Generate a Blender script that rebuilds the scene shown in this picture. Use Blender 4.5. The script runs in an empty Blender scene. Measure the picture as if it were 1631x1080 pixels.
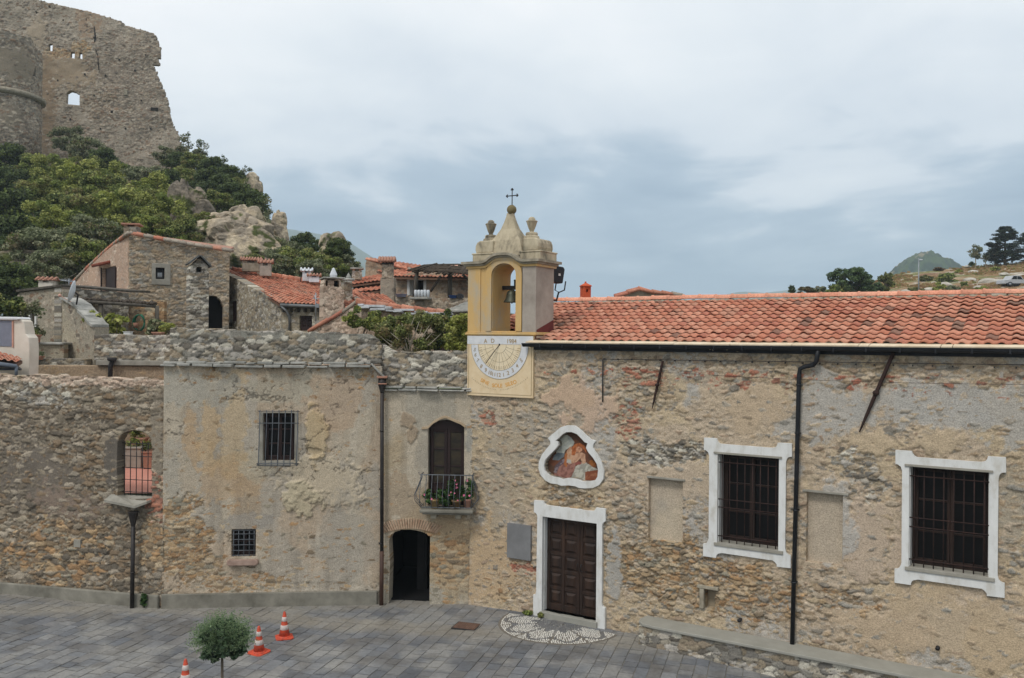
import bpy, bmesh, math, random
import numpy as np
from mathutils import Vector, geometry
PI = math.pi
sc = bpy.context.scene
R = math.radians
# ------------------------------------------------------------ camera
F = 1400.0; CX, CY = 815.5, 540.0; CAMZ = 6.9; ROLL = R(0.5)
cd = bpy.data.cameras.new('camera'); cam = bpy.data.objects.new('camera', cd)
sc.collection.objects.link(cam); sc.camera = cam
cam.location = (0, 0, CAMZ); cam.rotation_euler = (PI/2, -ROLL, 0)
cd.sensor_width = 36; cd.lens = 36*F/1631; cd.clip_start = .1; cd.clip_end = 20000
# ------------------------------------------------------------ world, sun, exposure
SUN_EL, SUN_AZ = R(52), R(215)      # azimuth clockwise from +Y (north)
w = bpy.data.worlds.new('World'); sc.world = w; w.use_nodes = True
nt = w.node_tree; N = nt.nodes; L = nt.links; N.clear()
out = N.new('ShaderNodeOutputWorld')
sky = N.new('ShaderNodeTexSky'); sky.sky_type = 'NISHITA'; sky.sun_disc = False
sky.sun_elevation = SUN_EL; sky.sun_rotation = SUN_AZ; sky.air_density = 1.2; sky.dust_density = 2
bg1 = N.new('ShaderNodeBackground'); bg1.inputs[1].default_value = 0.06; L.new(sky.outputs[0], bg1.inputs[0])
tc = N.new('ShaderNodeTexCoord')
sep = N.new('ShaderNodeSeparateXYZ'); L.new(tc.outputs['Generated'], sep.inputs[0])
def mth(op, a=None, b=None, va=None, vb=None, cl=False):
    m = N.new('ShaderNodeMath'); m.operation = op; m.use_clamp = cl
    if a is not None: L.new(a, m.inputs[0])
    if b is not None: L.new(b, m.inputs[1])
    if va is not None: m.inputs[0].default_value = va
    if vb is not None: m.inputs[1].default_value = vb
    return m.outputs[0]
# project the direction on a cloud deck: (x, y)/(z + k)
zc = mth('ADD', mth('MAXIMUM', sep.outputs[2], vb=0.0), vb=.22)
px_ = mth('DIVIDE', sep.outputs[0], zc); py_ = mth('DIVIDE', sep.outputs[1], zc)
cmb = N.new('ShaderNodeCombineXYZ'); L.new(px_, cmb.inputs[0]); L.new(py_, cmb.inputs[1])
cmb.inputs[2].default_value = 3.1
n1 = N.new('ShaderNodeTexNoise'); n1.inputs['Scale'].default_value = .75; n1.inputs['Detail'].default_value = 5
n1.inputs['Roughness'].default_value = .5; n1.inputs['Distortion'].default_value = .35; L.new(cmb.outputs[0], n1.inputs[0])
n2 = N.new('ShaderNodeTexNoise'); n2.inputs['Scale'].default_value = 2.3; n2.inputs['Detail'].default_value = 6
n2.inputs['Roughness'].default_value = .55; n2.inputs['Distortion'].default_value = .5; L.new(cmb.outputs[0], n2.inputs[0])
# brightness value = elevation term + noise
v = mth('MULTIPLY', sep.outputs[2], vb=2.9)
v = mth('ADD', v, mth('MULTIPLY', mth('SUBTRACT', n1.outputs[0], vb=.5), vb=1.7))
v = mth('ADD', v, mth('MULTIPLY', mth('SUBTRACT', n2.outputs[0], vb=.5), vb=.5))
v = mth('ADD', v, vb=-.02)
cr = N.new('ShaderNodeValToRGB'); L.new(v, cr.inputs[0])
def lin(c):
    c = c/255.0
    return c/12.92 if c <= .04045 else ((c+.055)/1.055)**2.4
def S3(r, g, b): return (lin(r), lin(g), lin(b))
stops = [(0.0, (140,161,181)), (.22, (136,156,176)), (.42, (164,180,195)), (.54, (202,210,218)), (.78, (220,225,229)), (1.0, (232,234,236))]
e = cr.color_ramp.elements
e[0].position, e[0].color = stops[0][0], (*S3(*stops[0][1]), 1)
e[1].position, e[1].color = stops[-1][0], (*S3(*stops[-1][1]), 1)
for p, c in stops[1:-1]:
    q = e.new(p); q.color = (*S3(*c), 1)
bg2 = N.new('ShaderNodeBackground'); bg2.inputs[1].default_value = 1.22; L.new(cr.outputs[0], bg2.inputs[0])
mx = N.new('ShaderNodeMixShader'); mx.inputs[0].default_value = .93
L.new(bg1.outputs[0], mx.inputs[1]); L.new(bg2.outputs[0], mx.inputs[2]); L.new(mx.outputs[0], out.inputs[0])
sd = bpy.data.lights.new('sun', 'SUN'); sd.energy = 1.5; sd.angle = R(14); sd.color = (1, .965, .93)
so = bpy.data.objects.new('sun', sd); sc.collection.objects.link(so)
# direction to the sun
sx, sy, sz = math.sin(SUN_AZ)*math.cos(SUN_EL), math.cos(SUN_AZ)*math.cos(SUN_EL), math.sin(SUN_EL)
so.rotation_euler = Vector((sx, sy, sz)).to_track_quat('Z', 'Y').to_euler(); so.location = (0, -5, 30)
sc.view_settings.view_transform = 'Standard'; sc.view_settings.look = 'None'
sc.view_settings.exposure = .12; sc.view_settings.gamma = 1
sc.cycles.max_bounces = 6; sc.cycles.diffuse_bounces = 3; sc.cycles.transparent_max_bounces = 8; sc.cycles.volume_bounces = 1
# ------------------------------------------------------------ pixels to world
cr_, sr_ = math.cos(ROLL), math.sin(ROLL)
def ray(px, py):
    dx, dy = px-CX, py-CY
    return ((dx*cr_+dy*sr_)/F, -(-dx*sr_+dy*cr_)/F)
def P(px, py, D):
    a, b = ray(px, py); return Vector((a*D, D, CAMZ+b*D))
class Frame:                                 # a vertical wall plane: u along, v up (world z), h out of the wall towards the viewer
    def __init__(s, A, B):
        s.A = np.array(A, float)[:2]; d = np.array(B, float)[:2]-s.A
        s.len = float(np.hypot(*d)); s.d = d/s.len; s.n = np.array([s.d[1], -s.d[0]])
        s.ang = math.atan2(s.d[1], s.d[0])
    def W(s, u, v, h=0.0):
        return Vector((s.A[0]+s.d[0]*u+s.n[0]*h, s.A[1]+s.d[1]*u+s.n[1]*h, v))
    def arr(s, u, v, h):
        return np.stack([s.A[0]+s.d[0]*u+s.n[0]*h, s.A[1]+s.d[1]*u+s.n[1]*h, v], -1)
    def px(s, x, y, h=0.0):
        a, b = ray(x, y)
        A = s.A + s.n*h                        # (a D, D) = A + d u
        # a*(Ay + dy u) = Ax + dx u
        u = (a*A[1]-A[0])/(s.d[0]-a*s.d[1]); D = A[1]+s.d[1]*u
        return (float(u), float(CAMZ+b*D))
    def pts(s, l, h=0.0): return [s.px(x, y, h) for x, y in l]
def FP(x0, D0, x1, D1):
    return Frame(((x0-CX)/F*D0, D0), ((x1-CX)/F*D1, D1))
# ------------------------------------------------------------ noise (numpy)
def _h(ix, iy, s):
    n = (ix.astype(np.int64)*374761393 + iy.astype(np.int64)*668265263 + int(s)*2246822519) & 0xffffffff
    n = ((n ^ (n >> 13))*1274126177) & 0xffffffff
    n = ((n ^ (n >> 15))*2246822519) & 0xffffffff
    return ((n ^ (n >> 16)) & 0xffffff)/float(0xffffff)
def vn(x, y, s=0):
    ix, iy = np.floor(x), np.floor(y); fx, fy = x-ix, y-iy
    fx = fx*fx*(3-2*fx); fy = fy*fy*(3-2*fy)
    a, b, c, d = _h(ix, iy, s), _h(ix+1, iy, s), _h(ix, iy+1, s), _h(ix+1, iy+1, s)
    return (a*(1-fx)+b*fx)*(1-fy)+(c*(1-fx)+d*fx)*fy
def fbm(x, y, o=4, s=0, g=.5):
    x = np.asarray(x, float); y = np.asarray(y, float)
    t = 0; a = 1; n = 0
    for k in range(o):
        t = t+a*vn(x*2**k+17.3*k, y*2**k+9.1*k, s+k*31); n += a; a *= g
    return t/n
def sstep(a, b, x):
    t = np.clip((x-a)/(b-a), 0, 1); return t*t*(3-2*t)
def voro(u, v, cw, ch, s=0, jit=.9):
    y = v/ch; ry = np.floor(y)
    f1 = np.full(u.shape, 9.0); f2 = np.full(u.shape, 9.0); i1 = np.zeros(u.shape); j1 = np.zeros(u.shape)
    ou = np.zeros(u.shape); ov = np.zeros(u.shape)
    for dj in (-1, 0, 1):
        j = ry+dj; x = u/cw+.5*(j % 2); rx = np.floor(x)
        for di in (-1, 0, 1):
            i = rx+di
            cxx = i+.5+(_h(i, j, s)-.5)*jit; cyy = j+.5+(_h(i, j, s+7)-.5)*jit
            dx, dy = x-cxx, y-cyy; d = np.sqrt(dx*dx+dy*dy)
            m = d < f1
            f2 = np.where(m, f1, np.minimum(f2, d)); f1 = np.where(m, d, f1)
            i1 = np.where(m, i, i1); j1 = np.where(m, j, j1); ou = np.where(m, dx, ou); ov = np.where(m, dy, ov)
    return f1, f2, i1, j1, ou, ov
AL = 1.0
def C(r, g, b): return np.array(S3(r, g, b))*AL
def mixc(a, b, t): return a*(1-t[..., None])+b*t[..., None]
def blob(fr, u, v, px, py, rx, ry, seed=0, rect=False):
    u0, v0 = fr.px(px, py); u1, _ = fr.px(px+rx, py); _, v1 = fr.px(px, py+ry)
    du, dv = abs(u1-u0)+1e-4, abs(v1-v0)+1e-4
    a, b = (u-u0)/du, (v-v0)/dv
    d = np.maximum(abs(a), abs(b)) if rect else np.sqrt(a*a+b*b)
    d = d + (.12 if rect else .7)*(fbm(u*2.2, v*2.2, 4, seed+5)-.5)*2+.5*(fbm(u*8, v*8, 4, seed+6, .6)-.5)*2
    return 1-sstep(.86, 1.1, d)
# ------------------------------------------------------------ materials
def new_mat(name):
    m = bpy.data.materials.new(name); m.use_nodes = True
    nt = m.node_tree; b = nt.nodes['Principled BSDF']; return m, nt, b
def attr_mat(name, rough=.92, fine=28, bump=.5, dist=.012, var=.28, spec=.25, grime=0.0):
    """surface whose own colour comes from the mesh, broken up by fine noise, with a fine bump"""
    m, nt, b = new_mat(name); N = nt.nodes; L = nt.links
    a = N.new('ShaderNodeAttribute'); a.attribute_name = 'Col'
    t = N.new('ShaderNodeTexCoord')
    n = N.new('ShaderNodeTexNoise'); n.inputs['Scale'].default_value = fine; n.inputs['Detail'].default_value = 6; n.inputs['Roughness'].default_value = .65
    L.new(t.outputs['Object'], n.inputs[0])
    r = N.new('ShaderNodeMapRange'); r.inputs[1].default_value = .3; r.inputs[2].default_value = .7
    r.inputs[3].default_value = 1-var; r.inputs[4].default_value = 1+var; L.new(n.outputs[0], r.inputs[0])
    h = N.new('ShaderNodeVectorMath'); h.operation = 'SCALE'; L.new(a.outputs['Color'], h.inputs[0]); L.new(r.outputs[0], h.inputs['Scale'])
    L.new(h.outputs[0], b.inputs['Base Color'])
    bp = N.new('ShaderNodeBump'); bp.inputs['Strength'].default_value = bump; bp.inputs['Distance'].default_value = dist
    L.new(n.outputs[0], bp.inputs['Height']); L.new(bp.outputs[0], b.inputs['Normal'])
    b.inputs['Roughness'].default_value = rough; b.inputs['Specular IOR Level'].default_value = spec
    return m
def noise_mat(name, c1, c2, scale=4, rough=.8, bump=.2, dist=.01, metal=0, spec=.3, detail=6, c3=None, zs=1.0):
    m, nt, b = new_mat(name); N = nt.nodes; L = nt.links
    t = N.new('ShaderNodeTexCoord'); mp = N.new('ShaderNodeMapping'); mp.inputs['Scale'].default_value = (1, 1, zs)
    L.new(t.outputs['Object'], mp.inputs[0])
    n = N.new('ShaderNodeTexNoise'); n.inputs['Scale'].default_value = scale; n.inputs['Detail'].default_value = detail; n.inputs['Roughness'].default_value = .65
    L.new(mp.outputs[0], n.inputs[0])
    r = N.new('ShaderNodeValToRGB'); L.new(n.outputs[0], r.inputs[0]); e = r.color_ramp.elements
    e[0].position = .32; e[1].position = .68; e[0].color = (*c1, 1); e[1].color = (*c2, 1)
    if c3 is not None: q = e.new(.5); q.color = (*c3, 1)
    L.new(r.outputs[0], b.inputs['Base Color'])
    bp = N.new('ShaderNodeBump'); bp.inputs['Strength'].default_value = bump; bp.inputs['Distance'].default_value = dist
    n2 = N.new('ShaderNodeTexNoise'); n2.inputs['Scale'].default_value = scale*5; n2.inputs['Detail'].default_value = 4
    L.new(mp.outputs[0], n2.inputs[0]); L.new(n2.outputs[0], bp.inputs['Height']); L.new(bp.outputs[0], b.inputs['Normal'])
    b.inputs['Roughness'].default_value = rough; b.inputs['Metallic'].default_value = metal; b.inputs['Specular IOR Level'].default_value = spec
    return m
def leaf_mat(name):
    m, nt, b = new_mat(name); N = nt.nodes; L = nt.links
    a = N.new('ShaderNodeAttribute'); a.attribute_name = 'Col'
    L.new(a.outputs['Color'], b.inputs['Base Color']); b.inputs['Roughness'].default_value = .6; b.inputs['Specular IOR Level'].default_value = .25
    tr = N.new('ShaderNodeBsdfTranslucent'); L.new(a.outputs['Color'], tr.inputs[0])
    mx = N.new('ShaderNodeMixShader'); mx.inputs[0].default_value = .35
    L.new(b.outputs[0], mx.inputs[1]); L.new(tr.outputs[0], mx.inputs[2]); L.new(mx.outputs[0], N['Material Output'].inputs[0])
    return m
M = {}
M['masonry'] = attr_mat('masonry', fine=36, bump=.9, dist=.02, var=.32)
M['masonry_far'] = attr_mat('masonry_far', fine=20, bump=.7, dist=.04, var=.35)
M['paving'] = attr_mat('paving', rough=.62, fine=14, bump=.35, dist=.008, var=.2, spec=.4)
M['tile'] = attr_mat('clay_tile', rough=.85, fine=22, bump=.3, dist=.006, var=.3)
M['paint'] = attr_mat('painted_plaster', rough=.85, fine=30, bump=.25, dist=.005, var=.08)
M['rock'] = attr_mat('rock', fine=2.4, bump=1.0, dist=.3, var=.4)
M['leaf'] = leaf_mat('leaf')
M['white'] = noise_mat('white_limewash', C(190,187,178), C(216,216,212), 5, .88, .45, .008, zs=.45, c3=C(208,208,204))
M['cement'] = noise_mat('cement', C(128,124,113), C(158,154,143), 2.5, .9, .3, .01)
M['cement_dark'] = noise_mat('cement_plinth', C(98,95,85), C(140,136,124), 1.8, .9, .3, .01)
M['slab'] = noise_mat('bench_cement', C(138,136,126), C(155,153,143), 1.5, .85, .15, .006)
M['slate'] = noise_mat('slate', C(120,120,114), C(172,170,162), 3, .8, .5, .02)
M['stone'] = noise_mat('weathered_stone', C(120,112,96), C(168,160,142), 4, .9, .4, .015)
M['oxide'] = noise_mat('iron_dark', C(38,38,40), C(58,56,56), 6, .6, .2, .003, metal=.2)
M['iron'] = noise_mat('iron_grey', C(78,82,86), C(104,108,112), 6, .55, .2, .003, metal=.3)
M['rust'] = noise_mat('iron_rusty', C(36,26,24), C(62,42,36), 12, .85, .3, .003)
M['pipe'] = noise_mat('pipe_bronze', C(40,38,38), C(60,55,52), 2, .5, .1, .003, metal=.3)
M['pipe_black'] = noise_mat('pipe_black', C(30,32,35), C(44,46,50), 2, .5, .1, .003, metal=.2)
M['wood'] = noise_mat('door_wood', C(32,23,18), C(62,43,31), 5, .6, .3, .004, zs=.15, c3=C(46,32,24))
M['wood_brown'] = noise_mat('shutter_wood', C(34,23,22), C(52,36,32), 6, .6, .2, .003, zs=.2)
M['wood_win'] = noise_mat('window_wood', C(26,18,14), C(52,36,28), 6, .6, .2, .003, zs=.2)
M['wood_old'] = noise_mat('old_grey_wood', C(62,58,52), C(100,94,84), 6, .9, .4, .006, zs=.3)
M['stick'] = noise_mat('dark_sticks', C(48,40,34), C(84,74,62), 8, .9, .4, .006)
M['glass'] = noise_mat('dark_glass', C(8,8,9), C(16,17,18), 2, .3, 0, .001, spec=.22)
M['glass2'] = noise_mat('dull_glass', C(30,27,22), C(66,56,40), 3, .3, .1, .003, spec=.4, zs=2)
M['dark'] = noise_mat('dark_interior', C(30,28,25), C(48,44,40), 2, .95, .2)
M['soot_and_shade'] = noise_mat('soot_and_shade_black', C(6,6,6), C(12,11,11), 2, .95, .2)  # near black: soot in flues, painted-in shade in passages
M['plaque'] = noise_mat('grey_marble', C(108,108,108), C(128,128,128), 2.2, .5, .05)
M['plaque2'] = noise_mat('blank_plaster', C(142,130,110), C(170,158,136), 3, .9, .2)
M['cream'] = noise_mat('cream_board', C(196,176,146), C(220,204,178), 4, .8, .15)
M['yellow'] = noise_mat('yellow_plaster', C(172,164,146), C(204,172,118), 1.3, .88, .35, .008, c3=C(196,162,106), zs=.5)
M['greyplaster'] = noise_mat('grey_pink_plaster', C(140,130,120), C(172,162,150), 1.8, .9, .2, .006)
M['red'] = noise_mat('red_membrane', C(84,36,34), C(108,48,44), 3, .8, .2)
M['clay'] = noise_mat('terracotta', C(146,106,88), C(172,128,108), 4, .85, .2)
M['clay_pink'] = noise_mat('terracotta_pale', C(176,130,112), C(200,156,138), 4, .85, .2)
M['pot'] = noise_mat('glazed_pot', C(138,112,72), C(168,146,104), 4, .6, .1)
M['potgrey'] = noise_mat('grey_planter', C(142,134,122), C(168,160,148), 4, .8, .1)
M['brick'] = noise_mat('brick', C(156,124,100), C(192,168,142), 7, .9, .4, .008)
M['orange'] = noise_mat('orange_rubber', C(150,66,50), C(216,84,54), 11, .65, .15, .003)
M['conewhite'] = noise_mat('scuffed_white_band', C(176,160,152), C(208,200,194), 9, .6, .1)
M['bronze'] = noise_mat('bell_bronze', C(58,60,52), C(84,86,72), 6, .5, .1, .004, metal=.6)
M['blackplastic'] = noise_mat('black_plastic', C(24,24,26), C(36,36,40), 6, .5, .1)
M['metal'] = noise_mat('zinc', C(130,136,142), C(158,162,166), 6, .5, .1, .003, metal=.4)
M['bluegrey'] = noise_mat('blue_grey_panel', C(112,116,128), C(124,128,140), 9, .7, .1)
M['offwhite'] = noise_mat('offwhite_plaster', C(198,188,172), C(214,206,192), 2, .85, .15)
M['dish'] = noise_mat('white_dish', C(188,194,198), C(206,210,214), 3, .6, .05)
M['green_hose'] = noise_mat('green_hose', C(20,84,62), C(34,110,82), 8, .5, .1)
M['bark'] = noise_mat('bark', C(74,66,56), C(112,102,88), 6, .95, .5, .02, zs=.3)
M['bark_pale'] = noise_mat('bark_pale', C(140,132,116), C(176,168,152), 6, .95, .4, .01, zs=.3)
M['blue'] = noise_mat('blue_plastic', C(50,90,160), C(70,110,176), 5, .5, .05)
M['lilac'] = noise_mat('pale_blue_plastic', C(168,178,214), C(184,192,224), 5, .5, .05)
M['dialwhite'] = noise_mat('dial_white', C(196,198,200), C(212,212,212), 8, .85, .1, .003)
M['dialtan'] = noise_mat('dial_tan', C(208,184,146), C(220,200,166), 5, .85, .1, .003)
M['dialinner'] = noise_mat('dial_inner', C(214,196,162), C(222,208,180), 5, .85, .1, .003)
M['dialink'] = noise_mat('dial_brown_ink', C(150,130,98), C(168,146,112), 12, .85, .05)
M['dialorange'] = noise_mat('dial_orange_ink', C(206,148,66), C(216,162,84), 12, .85, .05)
M['dialgrey'] = noise_mat('dial_grey_ink', C(140,130,108), C(160,148,122), 12, .85, .05)
M['carpaint'] = noise_mat('white_car_paint', C(160,162,164), C(172,174,176), 3, .35, 0, .001, spec=.5)
M['pink'] = noise_mat('pink_petals', C(206,100,132), C(226,146,168), 9, .7, .1)
# ------------------------------------------------------------ objects
LOCS = {}
def tag(o, label=None, cat=None, group=None, kind=None):
    if label: o['label'] = label
    if cat: o['category'] = cat
    if group: o['group'] = group
    if kind: o['kind'] = kind
    return o
def thing(name, label, cat, loc=(0,0,0), rz=0, group=None):
    o = bpy.data.objects.new(name, None); sc.collection.objects.link(o); o.empty_display_size = .2
    o.location = loc; o.rotation_euler = (0, 0, rz); LOCS[o.name] = Vector(loc)
    return tag(o, label, cat, group)
def link(name, me, mat, parent=None, local=False):
    """local=True: vertices already relative to the parent"""
    if parent is not None and not local:
        off = LOCS[parent.name]
        if off.length > 0:
            n = len(me.vertices); co = np.empty(n*3, 'f'); me.vertices.foreach_get('co', co)
            co = (co.reshape(-1, 3)-np.array(off)).ravel(); me.vertices.foreach_set('co', co)
    o = bpy.data.objects.new(name, me); sc.collection.objects.link(o)
    if mat is not None: me.materials.append(M[mat] if isinstance(mat, str) else mat)
    if parent is not None: o.parent = parent; LOCS[o.name] = LOCS[parent.name] if True else None
    else: LOCS[o.name] = Vector((0, 0, 0))
    me.update(); return o
def np_mesh(name, V, Fc, col=None, smooth=False):
    me = bpy.data.meshes.new(name)
    V = np.asarray(V, 'f').reshape(-1, 3)
    if isinstance(Fc, np.ndarray):
        k = Fc.shape[1]; nf = len(Fc)
        me.vertices.add(len(V)); me.vertices.foreach_set('co', V.ravel())
        me.loops.add(nf*k); me.loops.foreach_set('vertex_index', Fc.astype(np.int32).ravel())
        me.polygons.add(nf); me.polygons.foreach_set('loop_start', np.arange(0, nf*k, k, dtype=np.int32))
        me.update(calc_edges=True)
    else:
        me.from_pydata(V.tolist(), [], [tuple(int(i) for i in f) for f in Fc])
    if col is not None:
        a = me.color_attributes.new('Col', 'FLOAT_COLOR', 'POINT')
        c = np.ones((len(V), 4), 'f'); c[:, :3] = np.clip(col, 0, .9); a.data.foreach_set('color', c.ravel())
    if smooth: me.polygons.foreach_set('use_smooth', np.ones(len(me.polygons), bool))
    return me
def copy_tree(o, parent=None):
    c = o.copy(); sc.collection.objects.link(c); LOCS[c.name] = LOCS.get(o.name, Vector((0,0,0)))
    if parent is not None: c.parent = parent
    for ch in [x for x in sc.objects if x.parent == o]: copy_tree(ch, c)
    return c
class MB:
    def __init__(s): s.v = []; s.f = []; s.c = []; s.sm = []
    def add(s, vs, fs, col=None, smooth=False):
        k = len(s.v); s.v += [tuple(x) for x in vs]; s.f += [tuple(i+k for i in f) for f in fs]
        s.c += [tuple(col) if col is not None else (.5, .5, .5)]*len(vs); s.sm += [smooth]*len(fs); return s
    def box(s, fr, u0, u1, v0, v1, h0, h1, col=None):
        p = [fr.W(a, b, c) for c in (h0, h1) for b in (v0, v1) for a in (u0, u1)]
        return s.add(p, [(0,2,3,1),(4,5,7,6),(0,1,5,4),(2,6,7,3),(0,4,6,2),(1,3,7,5)], col)
    def wbox(s, x0, x1, y0, y1, z0, z1, col=None):
        p = [(a, b, c) for c in (z0, z1) for b in (y0, y1) for a in (x0, x1)]
        return s.add(p, [(0,2,3,1),(4,5,7,6),(0,1,5,4),(2,6,7,3),(0,4,6,2),(1,3,7,5)], col)
    def quadslab(s, a, b, c, d, t, col=None):      # a,b,c,d a loop; extruded along its normal by t
        a, b, c, d = map(Vector, (a, b, c, d)); n = (b-a).cross(d-a).normalized()*t
        p = [a, b, c, d, a+n, b+n, c+n, d+n]
        return s.add(p, [(3,2,1,0),(4,5,6,7),(0,1,5,4),(1,2,6,5),(2,3,7,6),(3,0,4,7)], col)
    def tube(s, pts, r, n=8, col=None, cap=True, smooth=True):
        pts = [Vector(p) for p in pts]; m = len(pts); rs = r if isinstance(r, (list, tuple)) else [r]*m
        vs = []; fs = []; ref = None
        for i, p in enumerate(pts):
            t = (pts[min(i+1, m-1)]-pts[max(i-1, 0)]).normalized()
            if ref is None: ref = Vector((0,0,1)) if abs(t.z) < .9 else Vector((1,0,0))
            a = t.cross(ref).normalized(); b = t.cross(a).normalized(); ref = a.cross(t) if False else ref
            for k in range(n):
                q = 2*PI*k/n; vs.append(p+(a*math.cos(q)+b*math.sin(q))*rs[i])
        for i in range(m-1):
            for k in range(n):
                fs.append((i*n+k, i*n+(k+1) % n, (i+1)*n+(k+1) % n, (i+1)*n+k))
        if cap: fs.append(tuple(range(n))[::-1]); fs.append(tuple((m-1)*n+k for k in range(n)))
        return s.add(vs, fs, col, smooth)
    def lathe(s, c, prof, n=20, sq=False, ang=0, sx=1, sy=1, col=None, smooth=True):
        """prof: [(r, z)]; sq=True gives a square section"""
        c = Vector(c); vs = []; fs = []
        if sq: n = 4; ang += PI/4
        for r, z in prof:
            for k in range(n):
                q = 2*PI*k/n; x, y = r*math.cos(q+(PI/4 if sq else 0))*(1.4142 if sq else 1), r*math.sin(q+(PI/4 if sq else 0))*(1.4142 if sq else 1)
                x *= sx; y *= sy; a = ang-(PI/4 if sq else 0)
                vs.append(c+Vector((x*math.cos(a)-y*math.sin(a), x*math.sin(a)+y*math.cos(a), z)))
        for i in range(len(prof)-1):
            for k in range(n): fs.append((i*n+k, i*n+(k+1) % n, (i+1)*n+(k+1) % n, (i+1)*n+k))
        fs.append(tuple(range(n))[::-1]); fs.append(tuple((len(prof)-1)*n+k for k in range(n)))
        return s.add(vs, fs, col, smooth and not sq)
    def prism(s, fr, loops, h0, h1, col=None):
        """loops: outline then holes, lists of (u, v)"""
        V3 = [[Vector((a, b, 0)) for a, b in l] for l in loops]
        flat = [p for l in loops for p in l]; n = len(flat)
        tri = geometry.tessellate_polygon(V3)
        vs = [fr.W(a, b, h1) for a, b in flat]+[fr.W(a, b, h0) for a, b in flat]; fs = []
        for t in tri:
            a, b, c = [flat[i] for i in t]
            ccw = (b[0]-a[0])*(c[1]-a[1])-(b[1]-a[1])*(c[0]-a[0]) > 0
            t = tuple(t) if ccw else tuple(t)[::-1]
            fs.append(t); fs.append(tuple(i+n for i in t[::-1]))
        k = 0
        for li, l in enumerate(loops):
            m = len(l); ar = sum(l[i][0]*l[(i+1) % m][1]-l[(i+1) % m][0]*l[i][1] for i in range(m))
            o = (ar > 0) == (li == 0)
            for i in range(m):
                a, b = k+i, k+(i+1) % m
                fs.append((a, a+n, b+n, b) if o else (b, b+n, a+n, a))
            k += m
        return s.add(vs, fs, col)
    def sphere(s, c, r, seg=12, rings=8, sc3=(1,1,1), col=None):
        c = Vector(c); vs = []; fs = []
        for i in range(rings+1):
            t = PI*i/rings
            for k in range(seg):
                q = 2*PI*k/seg
                vs.append(c+Vector((r*sc3[0]*math.sin(t)*math.cos(q), r*sc3[1]*math.sin(t)*math.sin(q), r*sc3[2]*math.cos(t))))
        for i in range(rings):
            for k in range(seg): fs.append((i*seg+k, (i+1)*seg+k, (i+1)*seg+(k+1) % seg, i*seg+(k+1) % seg))
        return s.add(vs, fs, col, True)
    def build(s, name, mat, parent=None, local=False, bevel=0, col=False):
        me = np_mesh(name, s.v, s.f, np.array(s.c) if col else None)
        me.polygons.foreach_set('use_smooth', np.array(s.sm, bool))
        o = link(name, me, mat, parent, local)
        if bevel:
            b = o.modifiers.new('bevel', 'BEVEL'); b.width = bevel; b.segments = 2; b.limit_method = 'ANGLE'; b.angle_limit = R(40)
        return o
# ------------------------------------------------------------ walls
def inside(pu, pv, loop):
    r = np.zeros(pu.shape, bool); n = len(loop)
    for i in range(n):
        x0, y0 = loop[i]; x1, y1 = loop[(i+1) % n]
        if y0 == y1: continue
        c = ((y0 > pv) != (y1 > pv)) & (pu < (x1-x0)*(pv-y0)/(y1-y0)+x0); r ^= c
    return r
def grid_shape(loops, res):
    o = np.array(loops[0]); u0, v0 = o.min(0); u1, v1 = o.max(0)
    nu = max(2, int(math.ceil((u1-u0)/res))); nv = max(2, int(math.ceil((v1-v0)/res)))
    U, V = np.meshgrid(np.linspace(u0, u1, nu+1), np.linspace(v0, v1, nv+1)); U = U.ravel(); V = V.ravel()
    ru = max((u1-u0)/nu, (v1-v0)/nv)
    best = np.full(U.shape, 1e9); bu = U.copy(); bv = V.copy()
    for l in loops:
        for i in range(len(l)):
            (x0, y0), (x1, y1) = l[i], l[(i+1) % len(l)]
            k = np.where((U > min(x0, x1)-ru) & (U < max(x0, x1)+ru) & (V > min(y0, y1)-ru) & (V < max(y0, y1)+ru))[0]
            if not len(k): continue
            L2 = (x1-x0)**2+(y1-y0)**2+1e-12
            t = np.clip(((U[k]-x0)*(x1-x0)+(V[k]-y0)*(y1-y0))/L2, 0, 1); qx = x0+t*(x1-x0); qy = y0+t*(y1-y0)
            d = np.hypot(U[k]-qx, V[k]-qy); m = d < best[k]; kk = k[m]
            best[kk] = d[m]; bu[kk] = qx[m]; bv[kk] = qy[m]
    gu, gv = U.copy(), V.copy()
    m = best < .52*ru; U[m] = bu[m]; V[m] = bv[m]
    for l in loops:
        for x, y in l:
            i = int(round((x-u0)/(u1-u0)*nu)); j = int(round((y-v0)/(v1-v0)*nv))
            if 0 <= i <= nu and 0 <= j <= nv: U[j*(nu+1)+i] = x; V[j*(nu+1)+i] = y
    a = (np.arange(nv)[:, None]*(nu+1)+np.arange(nu)[None, :]).ravel(); q = np.stack([a, a+1, a+nu+2, a+nu+1], 1)
    cu, cv = U[q].mean(1), V[q].mean(1)
    keep = inside(cu, cv, loops[0])
    for h in loops[1:]: keep &= ~inside(cu, cv, h)
    q = q[keep]
    used = np.unique(q); mp = np.full(len(U), -1); mp[used] = np.arange(len(used))
    return U[used], V[used], mp[q]
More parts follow.
